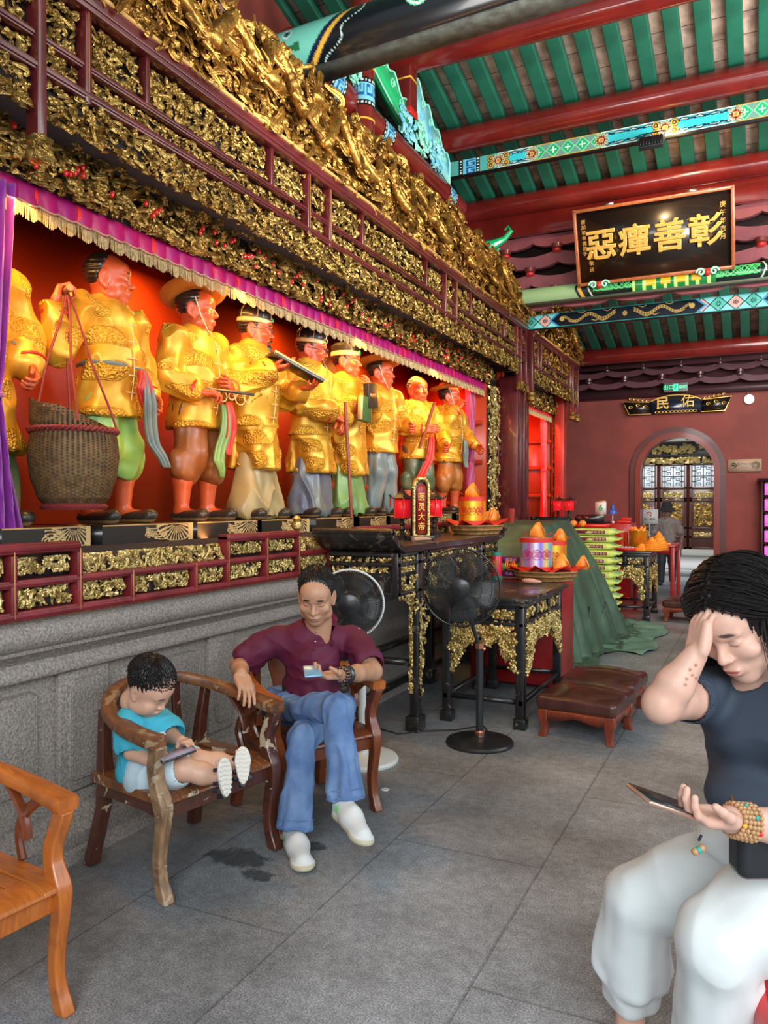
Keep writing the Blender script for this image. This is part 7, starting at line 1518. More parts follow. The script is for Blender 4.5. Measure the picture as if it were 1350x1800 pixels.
def sandal(c,n,tip,par):
 """sole facing n, toe towards tip"""
 n=unit(n);t=unit(np.array(tip)-np.array(n)*(np.array(tip)@n));x=np.cross(t,n);R=np.stack([x,t,n],1);th_=np.linspace(0,2*math.pi,40);out=[((.031+.006*math.sin(q))*math.cos(q)*(1.0 if math.sin(q)>0 else.92),.072*math.sin(q))for q in th_[:-1]]
 mb=MB().tf(c,R);mb.prism(out,(0,0,-.012),(1,0,0),(0,1,0),(0,0,.016));mb.out('sandal_sole',M['solew'],par,bevel=.003)
 mb=MB().tf(c,R)
 for k in range(8):
  y=-.058+.0165*k;w=.031*math.sqrt(max(.05,1-(y/.074)**2));mb.tube([(-w*.85,y-.003,.0055),(-w*.3,y+.003,.0055),(w*.3,y-.002,.0055),(w*.85,y+.004,.0055)],.0042,5)
 mb.out('sole_tread',M['solew'],par)
 mb=MB().tf(c,R)
 for y,h in((-.045,.055),(-.02,.05),(.03,.04)):mb.tube([(-.028,y,-.008),(-.032,y,-h*.5),(-.018,y,-h),(.018,y,-h),(.032,y,-h*.5),(.028,y,-.008)],.008,6)
 mb.tube([(-.0,-.07,-.01),(-.0,-.068,-.05)],.01,6);mb.out('straps',M['strap'],par)
 mb=MB().tf(c,R)
 for i,xx in enumerate((-.02,-.009,.001,.011,.020)):mb.sphere((xx,.056-.10*abs(xx+.008)**1.0*.5,-.02),(.0062,.011,.007),8)
 mb.out('toes',mat('toddler_skin',bskin,.5),par)
sandal(P(396,1366,2.83),unit(-ray(396,1366)*np.array([1,1,1])+np.array([.75,.45,.05])),(.10,.1,1),BOY)
sandal(P(427,1345,2.92),unit(-ray(427,1345)+np.array([.15,.12,.25])),(.06,.03,1),BOY)
pc=P(313,1325,2.82);ph=thing('mobile_phone','dark phone lying across the lap of the toddler','phone',tuple(pc));a=P(283,1335,2.80);b_=P(338,1315,2.86);d=unit(b_-a);n=unit(np.array([.0,-.25,1.0])-d*(d@np.array([.0,-.25,1.0])));mb=MB();mb.box((a+b_)/2,(.135,.068,.009),np.stack([d,np.cross(n,d),n],1));mb.out('phone_body',M['fanblk'],ph,smooth=False,bevel=.004);mb=MB();mb.box((a+b_)/2+n*.005,(.125,.060,.001),np.stack([d,np.cross(n,d),n],1));mb.out('screen',mat('lit_phone_screen',(.30,.26,.34),.2),ph,smooth=False)
P=_P0
# ---------------------------------------------------------------- woman on the right
WM=thing('person','woman in navy top and white trousers, one hand on her forehead, at right','person',tuple(at(1330,1780,Z=0)));wskin=(.70,.42,.32)
hw=P(1300,1098,1.76);L3=-RT;T3=-unit(ray(1290,1100)*np.array([1,1,0]));WF=unit(.50*L3+.60*T3+np.array([0,0,-.58]));WR=frame(WF,.42*L3+.15*T3+np.array([0,0,.85]))
S=SDF();S.push(hw,WR,1.0);add_head(S,1.0,eyes='down',brow=(.07,.045,.04),lip=(.55,.16,.15),neck=.06,jaw=.97,nose=.98,cheek=1.15);S.pop();wn=P(1342,1204,1.90);S.cap(hw+WR@np.array([0,-.03,-.08]),wn,.050,.058,.02)
wsR,wsL=P(1264,1212,1.92),P(1432,1228,1.76);weR=P(1163,1238,1.72);wwR=P(1222,1152,1.70);weL=P(1470,1470,1.60);wwL=P(1282,1440,1.52);wch=P(1348,1276,1.88);wp=P(1385,1500,1.86)
S.ell(wch+np.array([-.03,-.03,.05]),(.12,.08,.10),.05);parts=[S.mesh(.0032,base=wskin)]
S=SDF();S.chain([wsR,wsR*.5+weR*.5,weR],[.052,.049,.040],.02);S.chain([weR,weR*.6+wwR*.4,wwR],[.039,.039,.025],.015)
add_hand(S,wwR,P(1240,1058,1.72)-wwR,unit(RT+.25*unit(ray(1240,1100))),1,curl=(.45,.5,.55,.6),thumb=.15,sc=.88,wrist=False,spread=.02)
for x,y in((1212,1180),(1222,1172),(1216,1190),(1206,1196),(1222,1196),(1204,1206)):S.paint(P(x,y,1.66),(.0042,.05,.0042),(.33,.15,.09),soft=.4)
parts.append(S.mesh(.0033,base=wskin))
S=SDF();S.chain([wsL,weL],[.055,.048],.03);S.chain([weL,weL*.5+wwL*.5,wwL],[.044,.038,.026],.02);add_hand(S,wwL,P(1180,1432,1.47)-wwL,(.35,.35,.75),-1,curl=(.7,.8,.9,1.0),thumb=.55,sc=.94,wrist=False,tcurl=.2);parts.append(S.mesh(.0033,base=wskin))
S=SDF();S.chain([wn,wch,wp],[.08,.12,.12],.05);parts.append(S.mesh(.009,base=wskin));psk('body',parts,WM)
S=SDF();S.push(hw,WR,1.0);S.ell((0,-.030,.050),(.092,.110,.096),.01);S.ell((.050,-.045,-.03),(.050,.075,.10),.03);S.ell((-.050,-.045,-.03),(.050,.075,.10),.03);S.ell((0,-.09,-.03),(.08,.05,.10),.03);S.ell((0,.115,-.035),(.056,.060,.080),.02,op=-1);S.box((0,.05,-.16),(.2,.2,.05),.01,.02,op=-1);S.pop();V,Q,C=S.mesh(.0042,disp=hair_disp(hw,.004));mk('hair',V,Q,M['hairb'],WM,smooth=True)
rng=np.random.RandomState(12);n=3600;u=rng.normal(size=(n,3));u/=np.linalg.norm(u,axis=1)[:,None];u=u[(u[:,2]>-.1)&~((u[:,1]>.72)&(u[:,2]<.45))];n=len(u);Sg=12;t=np.linspace(0,1,Sg);rad=np.array([.095,.113,.100]);Ps=np.zeros((n,Sg,3));crown=unit(np.array([.25,.1,.96]));q=u.copy()
side_=np.where(q[:,0:1]>0.02,1.,-1.);L=(.10+.13*rng.rand(n))[:,None];ph_=rng.rand(n)*6.28;cur=q*rad
for i in range(Sg):
 Ps[:,i]=cur+np.array([0,-.03,.05]);qn=cur/rad;nn=np.linalg.norm(qn,axis=1)[:,None];gr=WR.T@np.array([0,0,-1.]);tf_=(cur[:,2:3]>-.015)*1.0;g=np.concatenate([side_*(.8*tf_+.04),-.38+.10*np.sin(ph_+t[i]*5)[:,None],0*side_],1)+gr*(.45+.75*(1-tf_));qh=qn/nn;gq=(g*qh).sum(1)[:,None];g=g-qh*np.where(tf_>0,gq,np.minimum(gq,0));g/=np.linalg.norm(g,axis=1)[:,None];cur=cur+g*L/Sg*1.15+rng.normal(size=g.shape)*.0012;k_=np.linalg.norm(cur/rad,axis=1)[:,None];cur=np.where((k_<1.02)&(cur[:,2:3]>-.06),cur/k_*1.02,cur)
Ps=Ps@WR.T+hw;V,Q=tubes(Ps,.0017*(1-.7*t)[None]*(.6+.9*rng.rand(n))[:,None],4);mb=MB();mb.add(V,Q);mb.out('hair_locks',M['hairb'],WM)
M['navy']=mat('navy_top',(.040,.058,.088),.8,var=.08,vs=5)
S=SDF();wax=unit(wsL-wsR);wf_=unit(np.cross(wax,(0,0,1)));wf_=wf_ if wf_[0]<0 else-wf_
S.cap(wch+np.array([0,0,.03]),P(1376,1420,1.88),.150,.150,.06,ax=wf_,f=.80);S.cap(wsR+np.array([.01,.0,-.02]),wsL+np.array([0,0,-.02]),.070,.07,.05);S.ell(P(1322,1284,1.82),(.085,.085,.085),.05);S.ell(P(1400,1292,1.74),(.085,.085,.085),.05);S.ell(P(1335,1400,1.81),(.12,.12,.07),.05)
d=unit(weR-wsR);S.chain([wsR,wsR+d*.15],[.064,.062],.03);ridges(S,wsR+d*.02,wsR+d*.12,.06,.062,6,.2);S.cap(wsR+d*.16,wsR+d*.33,.054,.050,.003,op=-1);d=unit(weL-wsL);S.chain([wsL,wsL+d*.1],[.07,.068],.04)
S.cap(wn+np.array([0,0,-.02])+wf_*.04,wn+np.array([0,0,.12])+wf_*.05,.064,.10,.006,op=-1);S.cap(wn+wf_*.12+np.array([0,0,-.13]),wn+wf_*.07+np.array([0,0,.0]),.010,.07,.012,op=-1)
V,Q,C=S.mesh(.0048,disp=lambda V:.006*(1-np.abs(np.sin(wav(V*np.array([1,1,1.4]),9,44)*2.4))*1.3),sm=1);mk('navy_top',V,Q,M['navy'],WM,smooth=True)
M['wpants']=mat('white_trousers_cloth',(.74,.80,.80),.85)
whR,whL=P(1325,1535,1.96),P(1425,1560,1.72);wkR=P(1122,1578,2.02);waR=P(1108,1752,2.10);wkL=P(1262,1655,1.70);waL=P(1262,1900,1.86)
def wd_(kk,hh,seed):
 def fn(V):
  q=wav(V*np.array([1,1,.5]),16,seed);w=.005*(1-np.abs(np.sin(q*2.4))*1.7);w=w+.007*np.sin(np.linalg.norm(V-hh,axis=1)*52+2.5*wav(V,7,3))*np.clip(1-np.linalg.norm(V-hh,axis=1)/.42,0,1);return w-.012*np.clip(1-np.abs(V[:,2]-.145)/.012,0,1)
 return fn
parts=[]
S=SDF();S.cap(whR,whL,.118,.118,.05);S.chain([whR,whR*.5+wkR*.5+np.array([0,0,.01]),wkR],[.118,.100,.078],.04);S.chain([wkR,wkR*.45+waR*.55,waR],[.078,.084,.066],.03);ridges(S,wkR,wkR*.3+waR*.7,.080,.088,8,.22,k=.02);ridges(S,wkR*.3+waR*.7,waR,.088,.062,8,.22,k=.014);ridges(S,whR*.7+wkR*.3,wkR,.11,.078,7,.16,.4,k=.02,ph=.5);S.ell(P(1335,1480,1.84),(.14,.12,.06),.05);S.box(waR+np.array([0,0,-.105]),(.16,.16,.08),.004,.02,op=-1);parts.append(S.mesh(.0058,disp=wd_(wkR,whR,55),sm=1))
S=SDF();S.chain([whL,whL*.5+wkL*.5,wkL],[.125,.105,.082],.04);S.chain([wkL,wkL*.5+waL*.5,waL],[.080,.088,.070],.03);ridges(S,wkL,wkL*.3+waL*.7,.082,.09,8,.22,k=.02,ph=.3);ridges(S,whL*.7+wkL*.3,wkL,.12,.082,7,.16,.4,k=.02);S.box(waL+np.array([0,0,-.105]),(.16,.16,.08),.004,.02,op=-1);parts.append(S.mesh(.0058,disp=wd_(wkL,whL,57),sm=1))
V,Q,C=join(parts);mk('white_trousers',V,Q,M['wpants'],WM,smooth=True)
for a in(waR,waL):
 f=a*np.array([1,1,0]);d=unit(np.array([-.8,-.5,0]));parts=[];S=SDF();S.cap(a+np.array([0,0,.0]),f+np.array([0,0,.08]),.04,.036,.02);S.chain([f+np.array([0,0,.05]),f+d*.09+np.array([0,0,.035]),f+d*.17+np.array([0,0,.025])],[.04,.036,.028],.02);parts=[S.mesh(.006,base=wskin)];psk('shoe',parts,WM,M['shoe'])
M['beads']=mat('wooden_beads',(.48,.27,.12),.35);M['turq']=mat('turquoise_bead',(.03,.35,.30),.3);M['amber']=mat('amber_bead',(.80,.42,.03),.3)
dw=unit(wwL-weL);u=unit(np.cross(dw,(0,0,1)));v=np.cross(dw,u)
for j in range(5):
 mb=MB();c=wwL-dw*(.008+.0098*j);R0=.0325+.0008*j
 tm=MB();am=MB()
 for i,q in enumerate(np.linspace(0,2*math.pi,23)[:-1]):
  p=c+(u*math.cos(q)*R0+v*math.sin(q)*(R0-.002))+dw*.002*math.sin(q*3+j);(mb if(i+j*3)%11 else tm).sphere(p,.0050,8)
 mb.out('bead_strand',M['beads'],WM);tm.out('coloured_bead',[M['amber'],M['beads'],M['turq'],M['turq'],M['redcloth']][j],WM)
tp_=P(1228,1478,1.50);mb=MB();mb.tube([P(1233,1468,1.50),tp_],.003,6);mb.out('tassel_cord',M['strap'],WM)
for k,(dx,m_)in enumerate(((-.006,M['beads']),(.006,M['turq']),(.0,M['beads']))):mb=MB();mb.sphere(P(1222+6*k,1497-3*k,1.50),.0075,10);mb.out('charm',m_,WM)
a,b_=P(1113,1392,1.44),P(1208,1425,1.50);d=unit(b_-a);ph=thing('mobile_phone','rose-gold edged mobile phone held level by the woman in navy','phone',tuple((a+b_)/2));up_=unit(-ray(1160,1400)*0.25+np.array([0,0,1.0]));n=unit(up_-d*(up_@d));R=np.stack([d,np.cross(n,d),n],1)
mb=MB();mb.box((a+b_)/2+d*.012,(.150,.070,.0085),R);mb.out('phone_body',mat('rose_gold',(.62,.40,.30),.28,.7),ph,smooth=False,bevel=.004);mb=MB();mb.box((a+b_)/2+d*.012+n*.0046,(.142,.064,.001),R);mb.out('screen',M['fanblk'],ph,smooth=False)
bg=P(1352,1485,1.60);th=thing('handbag','small black leather handbag resting on the lap of the woman in navy','handbag',tuple(bg));S=SDF();S.box(bg+np.array([.01,.0,-.005]),(.085,.035,.055),.02,.01,R=rot('Z',.45));V,Q,C=S.mesh(.004);mk('bag_body',V,Q,mat('black_bag_leather',(.015,.017,.020),.35,coat=.2),th,smooth=True)
mb=MB();mb.tube([P(1300,1475,1.62),P(1294,1425,1.70),P(1284,1396,1.76),P(1298,1380,1.80)],.0055,6,flat=(1,.5));mb.out('chain_strap',mat('gilt_chain',(.5,.35,.15),.35,.8),th)
st=at(1300,1690,d=1.86);T=thing('red_stool','red leather stool under the woman, in the bottom right corner','stool',(st[0]+.2,st[1]-.05,0));S=SDF();S.box((0,0,.385),(.20,.22,.055),.03,.01);V,Q,C=S.mesh(.007,disp=lambda V:.003*wav(V,14,3));M['redl']=mat('glossy_red_leather',(.55,.008,.010),.22,coat=.5,var=.1,vs=4);mk('cushion',V,Q,M['redl'],T,world=False,smooth=True)
mb=MB();mb.bx(-.195,.195,-.215,.215,.02,.34);mb.out('stool_body',M['redl'],T,world=False,bevel=.02,smooth=False);mb=MB();mb.bx(-.19,.19,-.21,.21,0,.03);mb.out('base',M['fanblk'],T,world=False,smooth=False)
T.rotation_euler=(0,0,.3)
# ---------------------------------------------------------------- distant visitor in the doorway
fo=at(1172,1027,Z=0);dd=14.9;V0=np.array([fo[0],fo[1],0.]);D=thing('person','distant visitor in a dark hat and grey shirt walking through the arched doorway','person',tuple(V0));hd_=V0+np.array([0,0,1.36])
S=SDF();S.push(hd_,frame((.1,-1,-.05)),1.0);add_head(S,1.0,neck=.08,brow=(.05,.04,.03));S.pop();parts=[S.mesh(.008,base=(.22,.13,.09))]
S=SDF();S.chain([V0+(0,0,1.2),V0+(0,0,.8)],[.09,.11],.03);S.chain([V0+np.array([-.19,0,1.14]),V0+np.array([-.25,.02,.9]),V0+np.array([-.22,-.12,.72])],[.045,.038,.028],.02);S.chain([V0+np.array([.19,0,1.14]),V0+np.array([.26,.02,.88]),V0+np.array([.24,-.05,.66])],[.045,.038,.028],.02);S.ell(V0+np.array([-.21,-.16,.66]),(.04,.03,.07),.02);S.ell(V0+np.array([.235,-.07,.59]),(.03,.04,.07),.02);parts.append(S.mesh(.012,base=(.22,.13,.09)));psk('body',parts,D)
S=SDF();S.cap(V0+(0,0,1.12),V0+(0,0,.74),.15,.16,.05,ax=(0,1,0),f=.7);S.cap(V0+(-.15,0,1.15),V0+(.15,0,1.15),.07,.07,.04)
for s in(-1,1):S.cap(V0+(s*.18,0,1.13),V0+(s*.23,.01,.97),.068,.07,.03)
V,Q,C=S.mesh(.012,disp=folds(.006,14));mk('grey_shirt',V,Q,mat('grey_checked_shirt',(.26,.22,.20),.7,var=.3,vs=30),D,smooth=True)
S=SDF();
for s,f_ in((-1,-.10),(1,.08)):S.chain([V0+(s*.08,0,.75),V0+(s*.09,f_*.6,.42),V0+(s*.09,f_,.08)],[.10,.075,.06],.04)
V,Q,C=S.mesh(.012);mk('dark_trousers',V,Q,mat('dark_trousers',(.02,.02,.025),.7),D,smooth=True)
for s,f_ in((-1,-.10),(1,.08)):S=SDF();S.cap(V0+(s*.09,f_,.045),V0+(s*.10,f_-.15,.035),.042,.036,.02);V,Q,C=S.mesh(.01);mk('shoe',V,Q,M['fanblk'],D,smooth=True)
mb=MB();mb.lathe([(.155,-.045),(.165,-.05),(.12,.01),(.095,.03),(.092,.09),(.07,.12),(0,.13)],hd_+np.array([0,0,.045]),24,cap=False);mb.out('bucket_hat',mat('black_hat_cloth',(.02,.02,.022),.8),D)
# =================== SIGNS AND SMALL THINGS ===================
M['letter']=mat('gold_lettering',(.85,.52,.12),.3,.6);M['plq']=mat('plaque_black',(.012,.008,.006),.3,coat=.4);M['plqf']=wood_mat('plaque_frame_wood',(.40,.12,.04),(.25,.07,.02))
W_,H_=1.57,.80;tilt=math.atan2(.30,.74);pc=np.array([-1.045,8.74,4.30]);v_=np.array([0,-math.sin(tilt),math.cos(tilt)]);u_=np.array([1.,0,0]);n_=np.cross(u_,v_);PR=np.stack([u_,v_,n_],1)
T=thing('temple_plaque','large black plaque with four gold characters leaning over the round painted beam','plaque',tuple(pc))
mb=MB();mb.box(pc-n_*.02,(W_,H_,.04),PR);mb.out('board',M['plq'],T,smooth=False)
mb=MB()
for s in(-1,1):mb.box(pc+v_*s*(H_/2-.015),(W_+.03,.035,.075),PR);mb.box(pc+u_*s*(W_/2-.0),(.035,H_+.01,.075),PR)
mb.out('frame',M['plqf'],T,smooth=False,bevel=.006)
for i,ch in enumerate('惡癉善彰'):text(ch,'gold_character',M['letter'],.335,pc+u_*(-.525+.35*i)+v_*(-.01)+n_*.012,PR,T,ext=.006,bold=.004,bev=.004)
text('庚\n午\n年\n吉\n月','small_inscription',M['letter'],.062,pc+u_*.69+v_*.08+n_*.006,PR,T,ext=.002,lsp=1.25)
text('新\n加\n坡\n奉\n僑\n弟\n子','small_inscription',M['letter'],.050,pc-u_*.70+v_*.10+n_*.006,PR,T,ext=.002,lsp=1.1);text('沐\n恩\n敬\n送','small_inscription',M['letter'],.050,pc-u_*.64-v_*.14+n_*.006,PR,T,ext=.002,lsp=1.3)
for s in(-.42,.40):
 mb=MB();mb.box(pc+u_*s+v_*(H_/2+.012)+n_*-.0,(.10,.03,.06),PR);mb.out('steel_clip',M['steel'],T,smooth=False)
 c=pc+u_*s*1.35-v_*(H_/2+.005)+n_*.04;mb=MB();mb.sphere(c,(.035,.04,.04),12);mb.out('red_knob',M['brkred'],T)
 for q in(-1,1):mb=MB();tt=np.linspace(0,8,26);rr=.045*(1-tt/9);mb.tube(np.stack([c[0]+q*(.065+rr*np.cos(tt)),np.full(26,c[1]-.02),c[2]+rr*np.sin(tt)],1),.011,6);mb.out('green_scroll',M['pgrn'],T)
fl=np.array([-.95,7.86,4.93]);T=thing('flood_lamp','small black flood lamp hanging under the flat turquoise beam','lamp',tuple(fl));R=rot('X',-.45);mb=MB();mb.box(fl,(.22,.05,.13),R);mb.out('housing',M['fanblk'],T,smooth=False,bevel=.006)
for k in range(8):mb=MB();mb.box(fl+R@np.array([-.09+.026*k,-.032,0]),(.006,.02,.11),R);mb.out('cooling_fin',M['fanblk'],T,smooth=False)
mb=MB();mb.tube([fl+(-.12,0,0),fl+(-.12,0.02,.1),fl+(.12,0.02,.1),fl+(.12,0,0)],.007,6);mb.out('yoke',M['fanblk'],T)
T=thing('door_sign','black and gold fan-shaped sign with two gold characters over the arched doorway','sign',(-1.29,14.1,3.15));xs=np.linspace(-.40,.40,25);yS=14.08
top=[(x,.20-.55*x*x)for x in xs];mb=MB();mb.prism([(-.40,-.10),(.40,-.10)][::1]+[(x,z)for x,z in top[::-1]],(-1.29,yS,3.13),(1,0,0),(0,0,1),(0,.08,0));mb.out('centre_board',mat('sign_blue_black',(.012,.018,.035),.25,coat=.4),T,smooth=False)
for s in(-1,1):
 mb=MB();mb.prism([(s*.40,-.10),(s*.76,-.10),(s*.86,.13),(s*.42,.10)],(-1.29,yS+.02,3.13),(1,0,0),(0,0,1),(0,.06,0));mb.out('side_board',M['plq'],T,smooth=False)
 mb=MB();mb.tube([(-1.29+s*a,yS+.005,3.13+b_)for a,b_ in((.40,-.10),(.76,-.10),(.86,.13),(.42,.10))],.008,6);
 for k in range(3):t=np.linspace(0,7,22);r=.035*(1-t/8);mb.tube(np.stack([-1.29+s*(.5+.12*k)+r*np.cos(t),np.full(22,yS+.01),3.15+.03*(k%2)+r*np.sin(t)],1),.007,5)
 for k in range(5):t=np.linspace(0,7,22);r=.028*(1-t/8);mb.tube(np.stack([-1.29+s*(.46+.07*k)+r*np.cos(t),np.full(22,yS+.02),3.25+.012*k+r*np.sin(t)],1),.007,5)
 mb.out('gilt_flowers',M['letter'],T)
mb=MB();mb.tube([(-1.29+x,yS,3.13+z)for x,z in top],.012,6)
for k in range(11):t=np.linspace(0,6.3,14);mb.tube(np.stack([-1.29-.30+.06*k+.032*np.cos(t),np.full(14,yS-.01),3.05+.018*np.sin(t)],1),.006,5)
mb.out('gilt_edging',M['letter'],T);text('民','gold_character',M['letter'],.22,(-1.50,yS-.004,3.19),RX,T,bold=.004);text('佑','gold_character',M['letter'],.22,(-1.10,yS-.012,3.20),RX,T)
c=at(1188,681,Y=13.9);T=thing('exit_sign','small glowing green exit sign above the fan-shaped door sign','sign',tuple(c));mb=MB();mb.box(c,(.38,.04,.15));mb.out('housing',mat('sign_grey',(.10,.11,.10),.4),T,smooth=False,bevel=.005)
M['glow']=mat('green_glow',(.05,.9,.35),.4,emit=1.6);text('出口','green_letters',M['glow'],.085,c+np.array([-.115,-.022,0]),RX,T,ext=.001);text('EXIT','green_letters',M['glow'],.06,c+np.array([.115,-.022,0]),RX,T,ext=.001,bold=.001)
mb=MB();mb.box(c+np.array([0,-.021,0]),(.075,.003,.11));mb.out('green_pictogram',M['glow'],T,smooth=False);mb=MB();mb.sphere(c+np.array([.005,-.025,.033]),(.010,.003,.010),8);mb.tube([c+np.array(p)for p in((.003,-.025,.02),(-.002,-.025,-.008),(.018,-.025,-.02),(.016,-.025,-.042))],.0055,5);mb.tube([c+np.array(p)for p in((-.002,-.025,-.008),(-.016,-.025,-.026),(-.03,-.025,-.026))],.0055,5);mb.tube([c+np.array(p)for p in((.02,-.025,.006),(.003,-.025,.016),(-.018,-.025,.004))],.0045,5);mb.out('running_figure',M['sign']if 'sign' in M else M['dark'],T)
c=at(1317,702,Y=14.15);T=thing('wall_lamp','round white wall lamp on a curved conduit right of the door sign','lamp',tuple(c));mb=MB();mb.lathe([(.07,0),(.075,.03),(.055,.06),(.0,.07)],c+np.array([0,-.0,0]),24,ax=1);mb.out('white_globe',M['white'],T);mb=MB();mb.lathe([(.075,-.02),(.078,0)],c,24,ax=1);mb.out('rim',M['steel'],T)
mb=MB();mb.tube([c+(0,0,.05),c+(-.03,0,.14),c+(-.12,0,.22),c+(-.25,0,.235),(-1.6,c[1],3.335),(-3.0,c[1],3.325)],.012,6);mb.out('conduit',M['maroon'],T)
c=at(1309,818,Y=14.17);T=thing('notice_board','beige rectangular notice on the end wall, right of the doorway','sign',tuple(c));mb=MB();mb.box(c,(.50,.02,.20));mb.out('panel',mat('beige_notice',(.50,.34,.22),.5),T,smooth=False);y=c[1]-.012
for dx,r in((-.165,.042),(-.165,.034)):mb=MB();mb.tube([(c[0]+dx+r*math.cos(a),y,c[2]+r*math.sin(a))for a in np.linspace(0,2*math.pi,24)],.003,5);mb.out('emblem_ring',M['lacq'],T)
mb=MB();mb.box((c[0]-.165,y,c[2]),(.045,.004,.028));mb.out('camera_icon',M['lacq'],T,smooth=False);text('请勿拍照','notice_text',M['lacq'],.062,(c[0]-.005,y,c[2]+.012),RX,T,ext=.001);text('NO PHOTOS','notice_text',M['lacq'],.022,(c[0]-.005,y,c[2]-.035),RX,T,ext=.001)
mb=MB();
for r in(.058,.045,.032,.018):mb.tube([(c[0]+.165+r*math.cos(a),y,c[2]+r*math.sin(a))for a in np.linspace(0,2*math.pi,28)],.0035,5)
mb.out('seal_rings',M['lacq'],T)
c=at(1300,985,Y=14.0);T=thing('fire_extinguisher_box','red fire extinguisher box on the floor right of the doorway','box',(c[0],14.0,0));M['firered']=mat('fire_box_red',(.50,.01,.03),.35);mb=MB();mb.bx(c[0]-.17,c[0]+.17,13.9,14.15,.0,.62);mb.out('body',M['firered'],T,smooth=False,bevel=.005);mb=MB();mb.bx(c[0]-.19,c[0]+.19,13.88,14.16,.62,.67);mb.out('lid',mat('fire_box_lid',(.35,.05,.05),.4),T,smooth=False);text('灭火器','white_letters',M['white'],.085,(c[0],13.895,.49),RX,T,ext=.001);text('FIRE EXTINGUISHER BOX','white_letters',M['white'],.022,(c[0],13.878,.645),RX,T,ext=.001)
x0=at(1337,900,Y=13.9)[0];T=thing('tablet_cabinet','tall dark cabinet of pink lit tablets at the right edge','cabinet',(x0+.3,14.0,0));mb=MB();mb.bx(x0,x0+.04,13.85,14.15,0,1.86);mb.bx(x0-.05,x0+1.2,13.82,14.15,1.86,1.90);mb.bx(x0,x0+1.2,14.1,14.15,0,1.86)
for k in range(8):mb.bx(x0,x0+1.2,13.87,14.12,.10+.25*k,.12+.25*k)
mb.out('cabinet_frame',mat('dark_plum_wood',(.05,.015,.02),.5),T,smooth=False);M['pink']=mat('lit_pink_tablet',(.85,.12,.62),.4,emit=.75);first=None;rows=('top','second','third','fourth','fifth','sixth','lowest')
for k in range(7):
 for j in range(2):
  c=np.array([x0+.085+.085*j,13.90,1.635-.25*k]);
  if first is None:
   first=thing('memorial_tablet','x','tablet',tuple(c),0,'lit pink tablets in the cabinet');mb=MB();mb.bx(-.028,.028,-.01,.01,.0,.18);mb.out('lit_plate',M['pink'],first,world=False,smooth=False);mb=MB();mb.tube([(-.02,0,.185),(0,0,.205),(.02,0,.185)],.008,6);mb.out('crown',M['firered'],first,world=False);o=first
  else:o=copy_tree(first);o.location=tuple(c)
  o['label']='lit pink tablet on the %s shelf of the cabinet, %s one'%(rows[k],('left','right')[j])
# ---------- room beyond the arch ----------
YB=21.9
M['scr']=wood_mat('screen_door_wood',(.10,.030,.018),(.06,.02,.014));M['lat']=mat('lattice_dark',(.035,.03,.03),.5)
zz=lambda py:at(1200,py,Y=YB)[2]
Zb,Zt_,z1,z2,z3,z4,z5,z6,z7=zz(965),zz(815),zz(858),zz(864),zz(877),zz(882),zz(930),zz(934),zz(946)
pit=.735;M['pane']=mat('bright_window_paper',(.80,.90,.98),.6,emit=.35);xA=at(1183,900,Y=YB)[0]
for k in range(-2,5):
 xc=xA+pit*k;T=thing('lattice_door','dark carved lattice door seen through the arch, %s from the left'%('first','second','third','fourth','fifth','sixth','seventh')[k+2],'door',(xc,YB,Zb),group='lattice doors beyond the arch');w=pit*.46
 mb=MB();mb.bx(xc-w,xc-w+.07,YB,YB+.06,Zb,Zt_);mb.bx(xc+w-.07,xc+w,YB,YB+.06,Zb,Zt_)
 for z in(Zb,z7,z5,z4,z3-.02,z1-.03,Zt_-.05):mb.bx(xc-w,xc+w,YB,YB+.06,z,z+.06)
 mb.bx(xc-w,xc+w,YB+.03,YB+.05,Zb,z1);mb.out('door_frame',M['scr'],T,smooth=False,bevel=.006)
 mb=MB();X0,X1,Z0,Z1=xc-w+.07,xc+w-.07,z1+.03,Zt_-.05;r=.009
 def L_(pts):mb.tube([(X0+(X1-X0)*a,YB+.02,Z0+(Z1-Z0)*b_)for a,b_ in pts],r,4)
 for q in(.25,.75):
  for s in(-1,1):L_([(.5,q+.18),(.5+s*.13,q+.18),(.5+s*.13,q+.06),(.5+s*.3,q+.06),(.5+s*.3,q+.15),(.5+s*.2,q+.15)]);L_([(.5+s*.13,q-.18),(.5+s*.13,q-.06),(.5+s*.3,q-.06),(.5+s*.3,q-.15),(.5+s*.2,q-.15)]);L_([(.5+s*.3,q),(.5+s*.5,q)]);L_([(.5+s*.38,q-.2),(.5+s*.38,q+.2)])
 L_([(.5,0),(.5,1)]);L_([(0,.5),(1,.5)]);L_([(.12,0),(.12,1)]);L_([(.88,0),(.88,1)]);mb.out('lattice',M['lat'],T)
 mb=MB();mb.bx(X0,X1,YB+.05,YB+.055,Z0,Z1);mb.out('window_pane',M['pane'],T,smooth=False)
 for a,b_,dn in((z2,z3,900),(z6,z7,900),(z4+.1,z5-.02 if z5>z4 else z4,500)):
  a,b_=min(a,b_),max(a,b_)
  mb=MB();relief(mb,2*w-.22,b_-a-.05,(xc-w+.11,YB+.03,a+.03),(1,0,0),(0,0,1),(0,-1,0),RNG,dn,.16,.016,.02);mb.out('gilded_panel',M['goldp'],T)
 mb=MB();relief(mb,2*w-.24,z4-z5-.12,(xc-w+.12,YB+.03,z5+.08),(1,0,0),(0,0,1),(0,-1,0),RNG,260,.3,.02,.02);mb.out('gilded_panel',M['gold'],T)
T=thing('carved_lintel','gilded and dark carved lintel over the lattice doors beyond the arch','carving',(-2,YB,Zt_));xL,xR=xA-2.2*pit,xA+4.6*pit
mb=MB();relief(mb,xR-xL,zz(804)-Zt_,(xL,YB-.05,Zt_),(1,0,0),(0,0,1),(0,-1,0),RNG,300,.2,.022,.05);mb.out('gilded_frieze',M['goldp'],T)
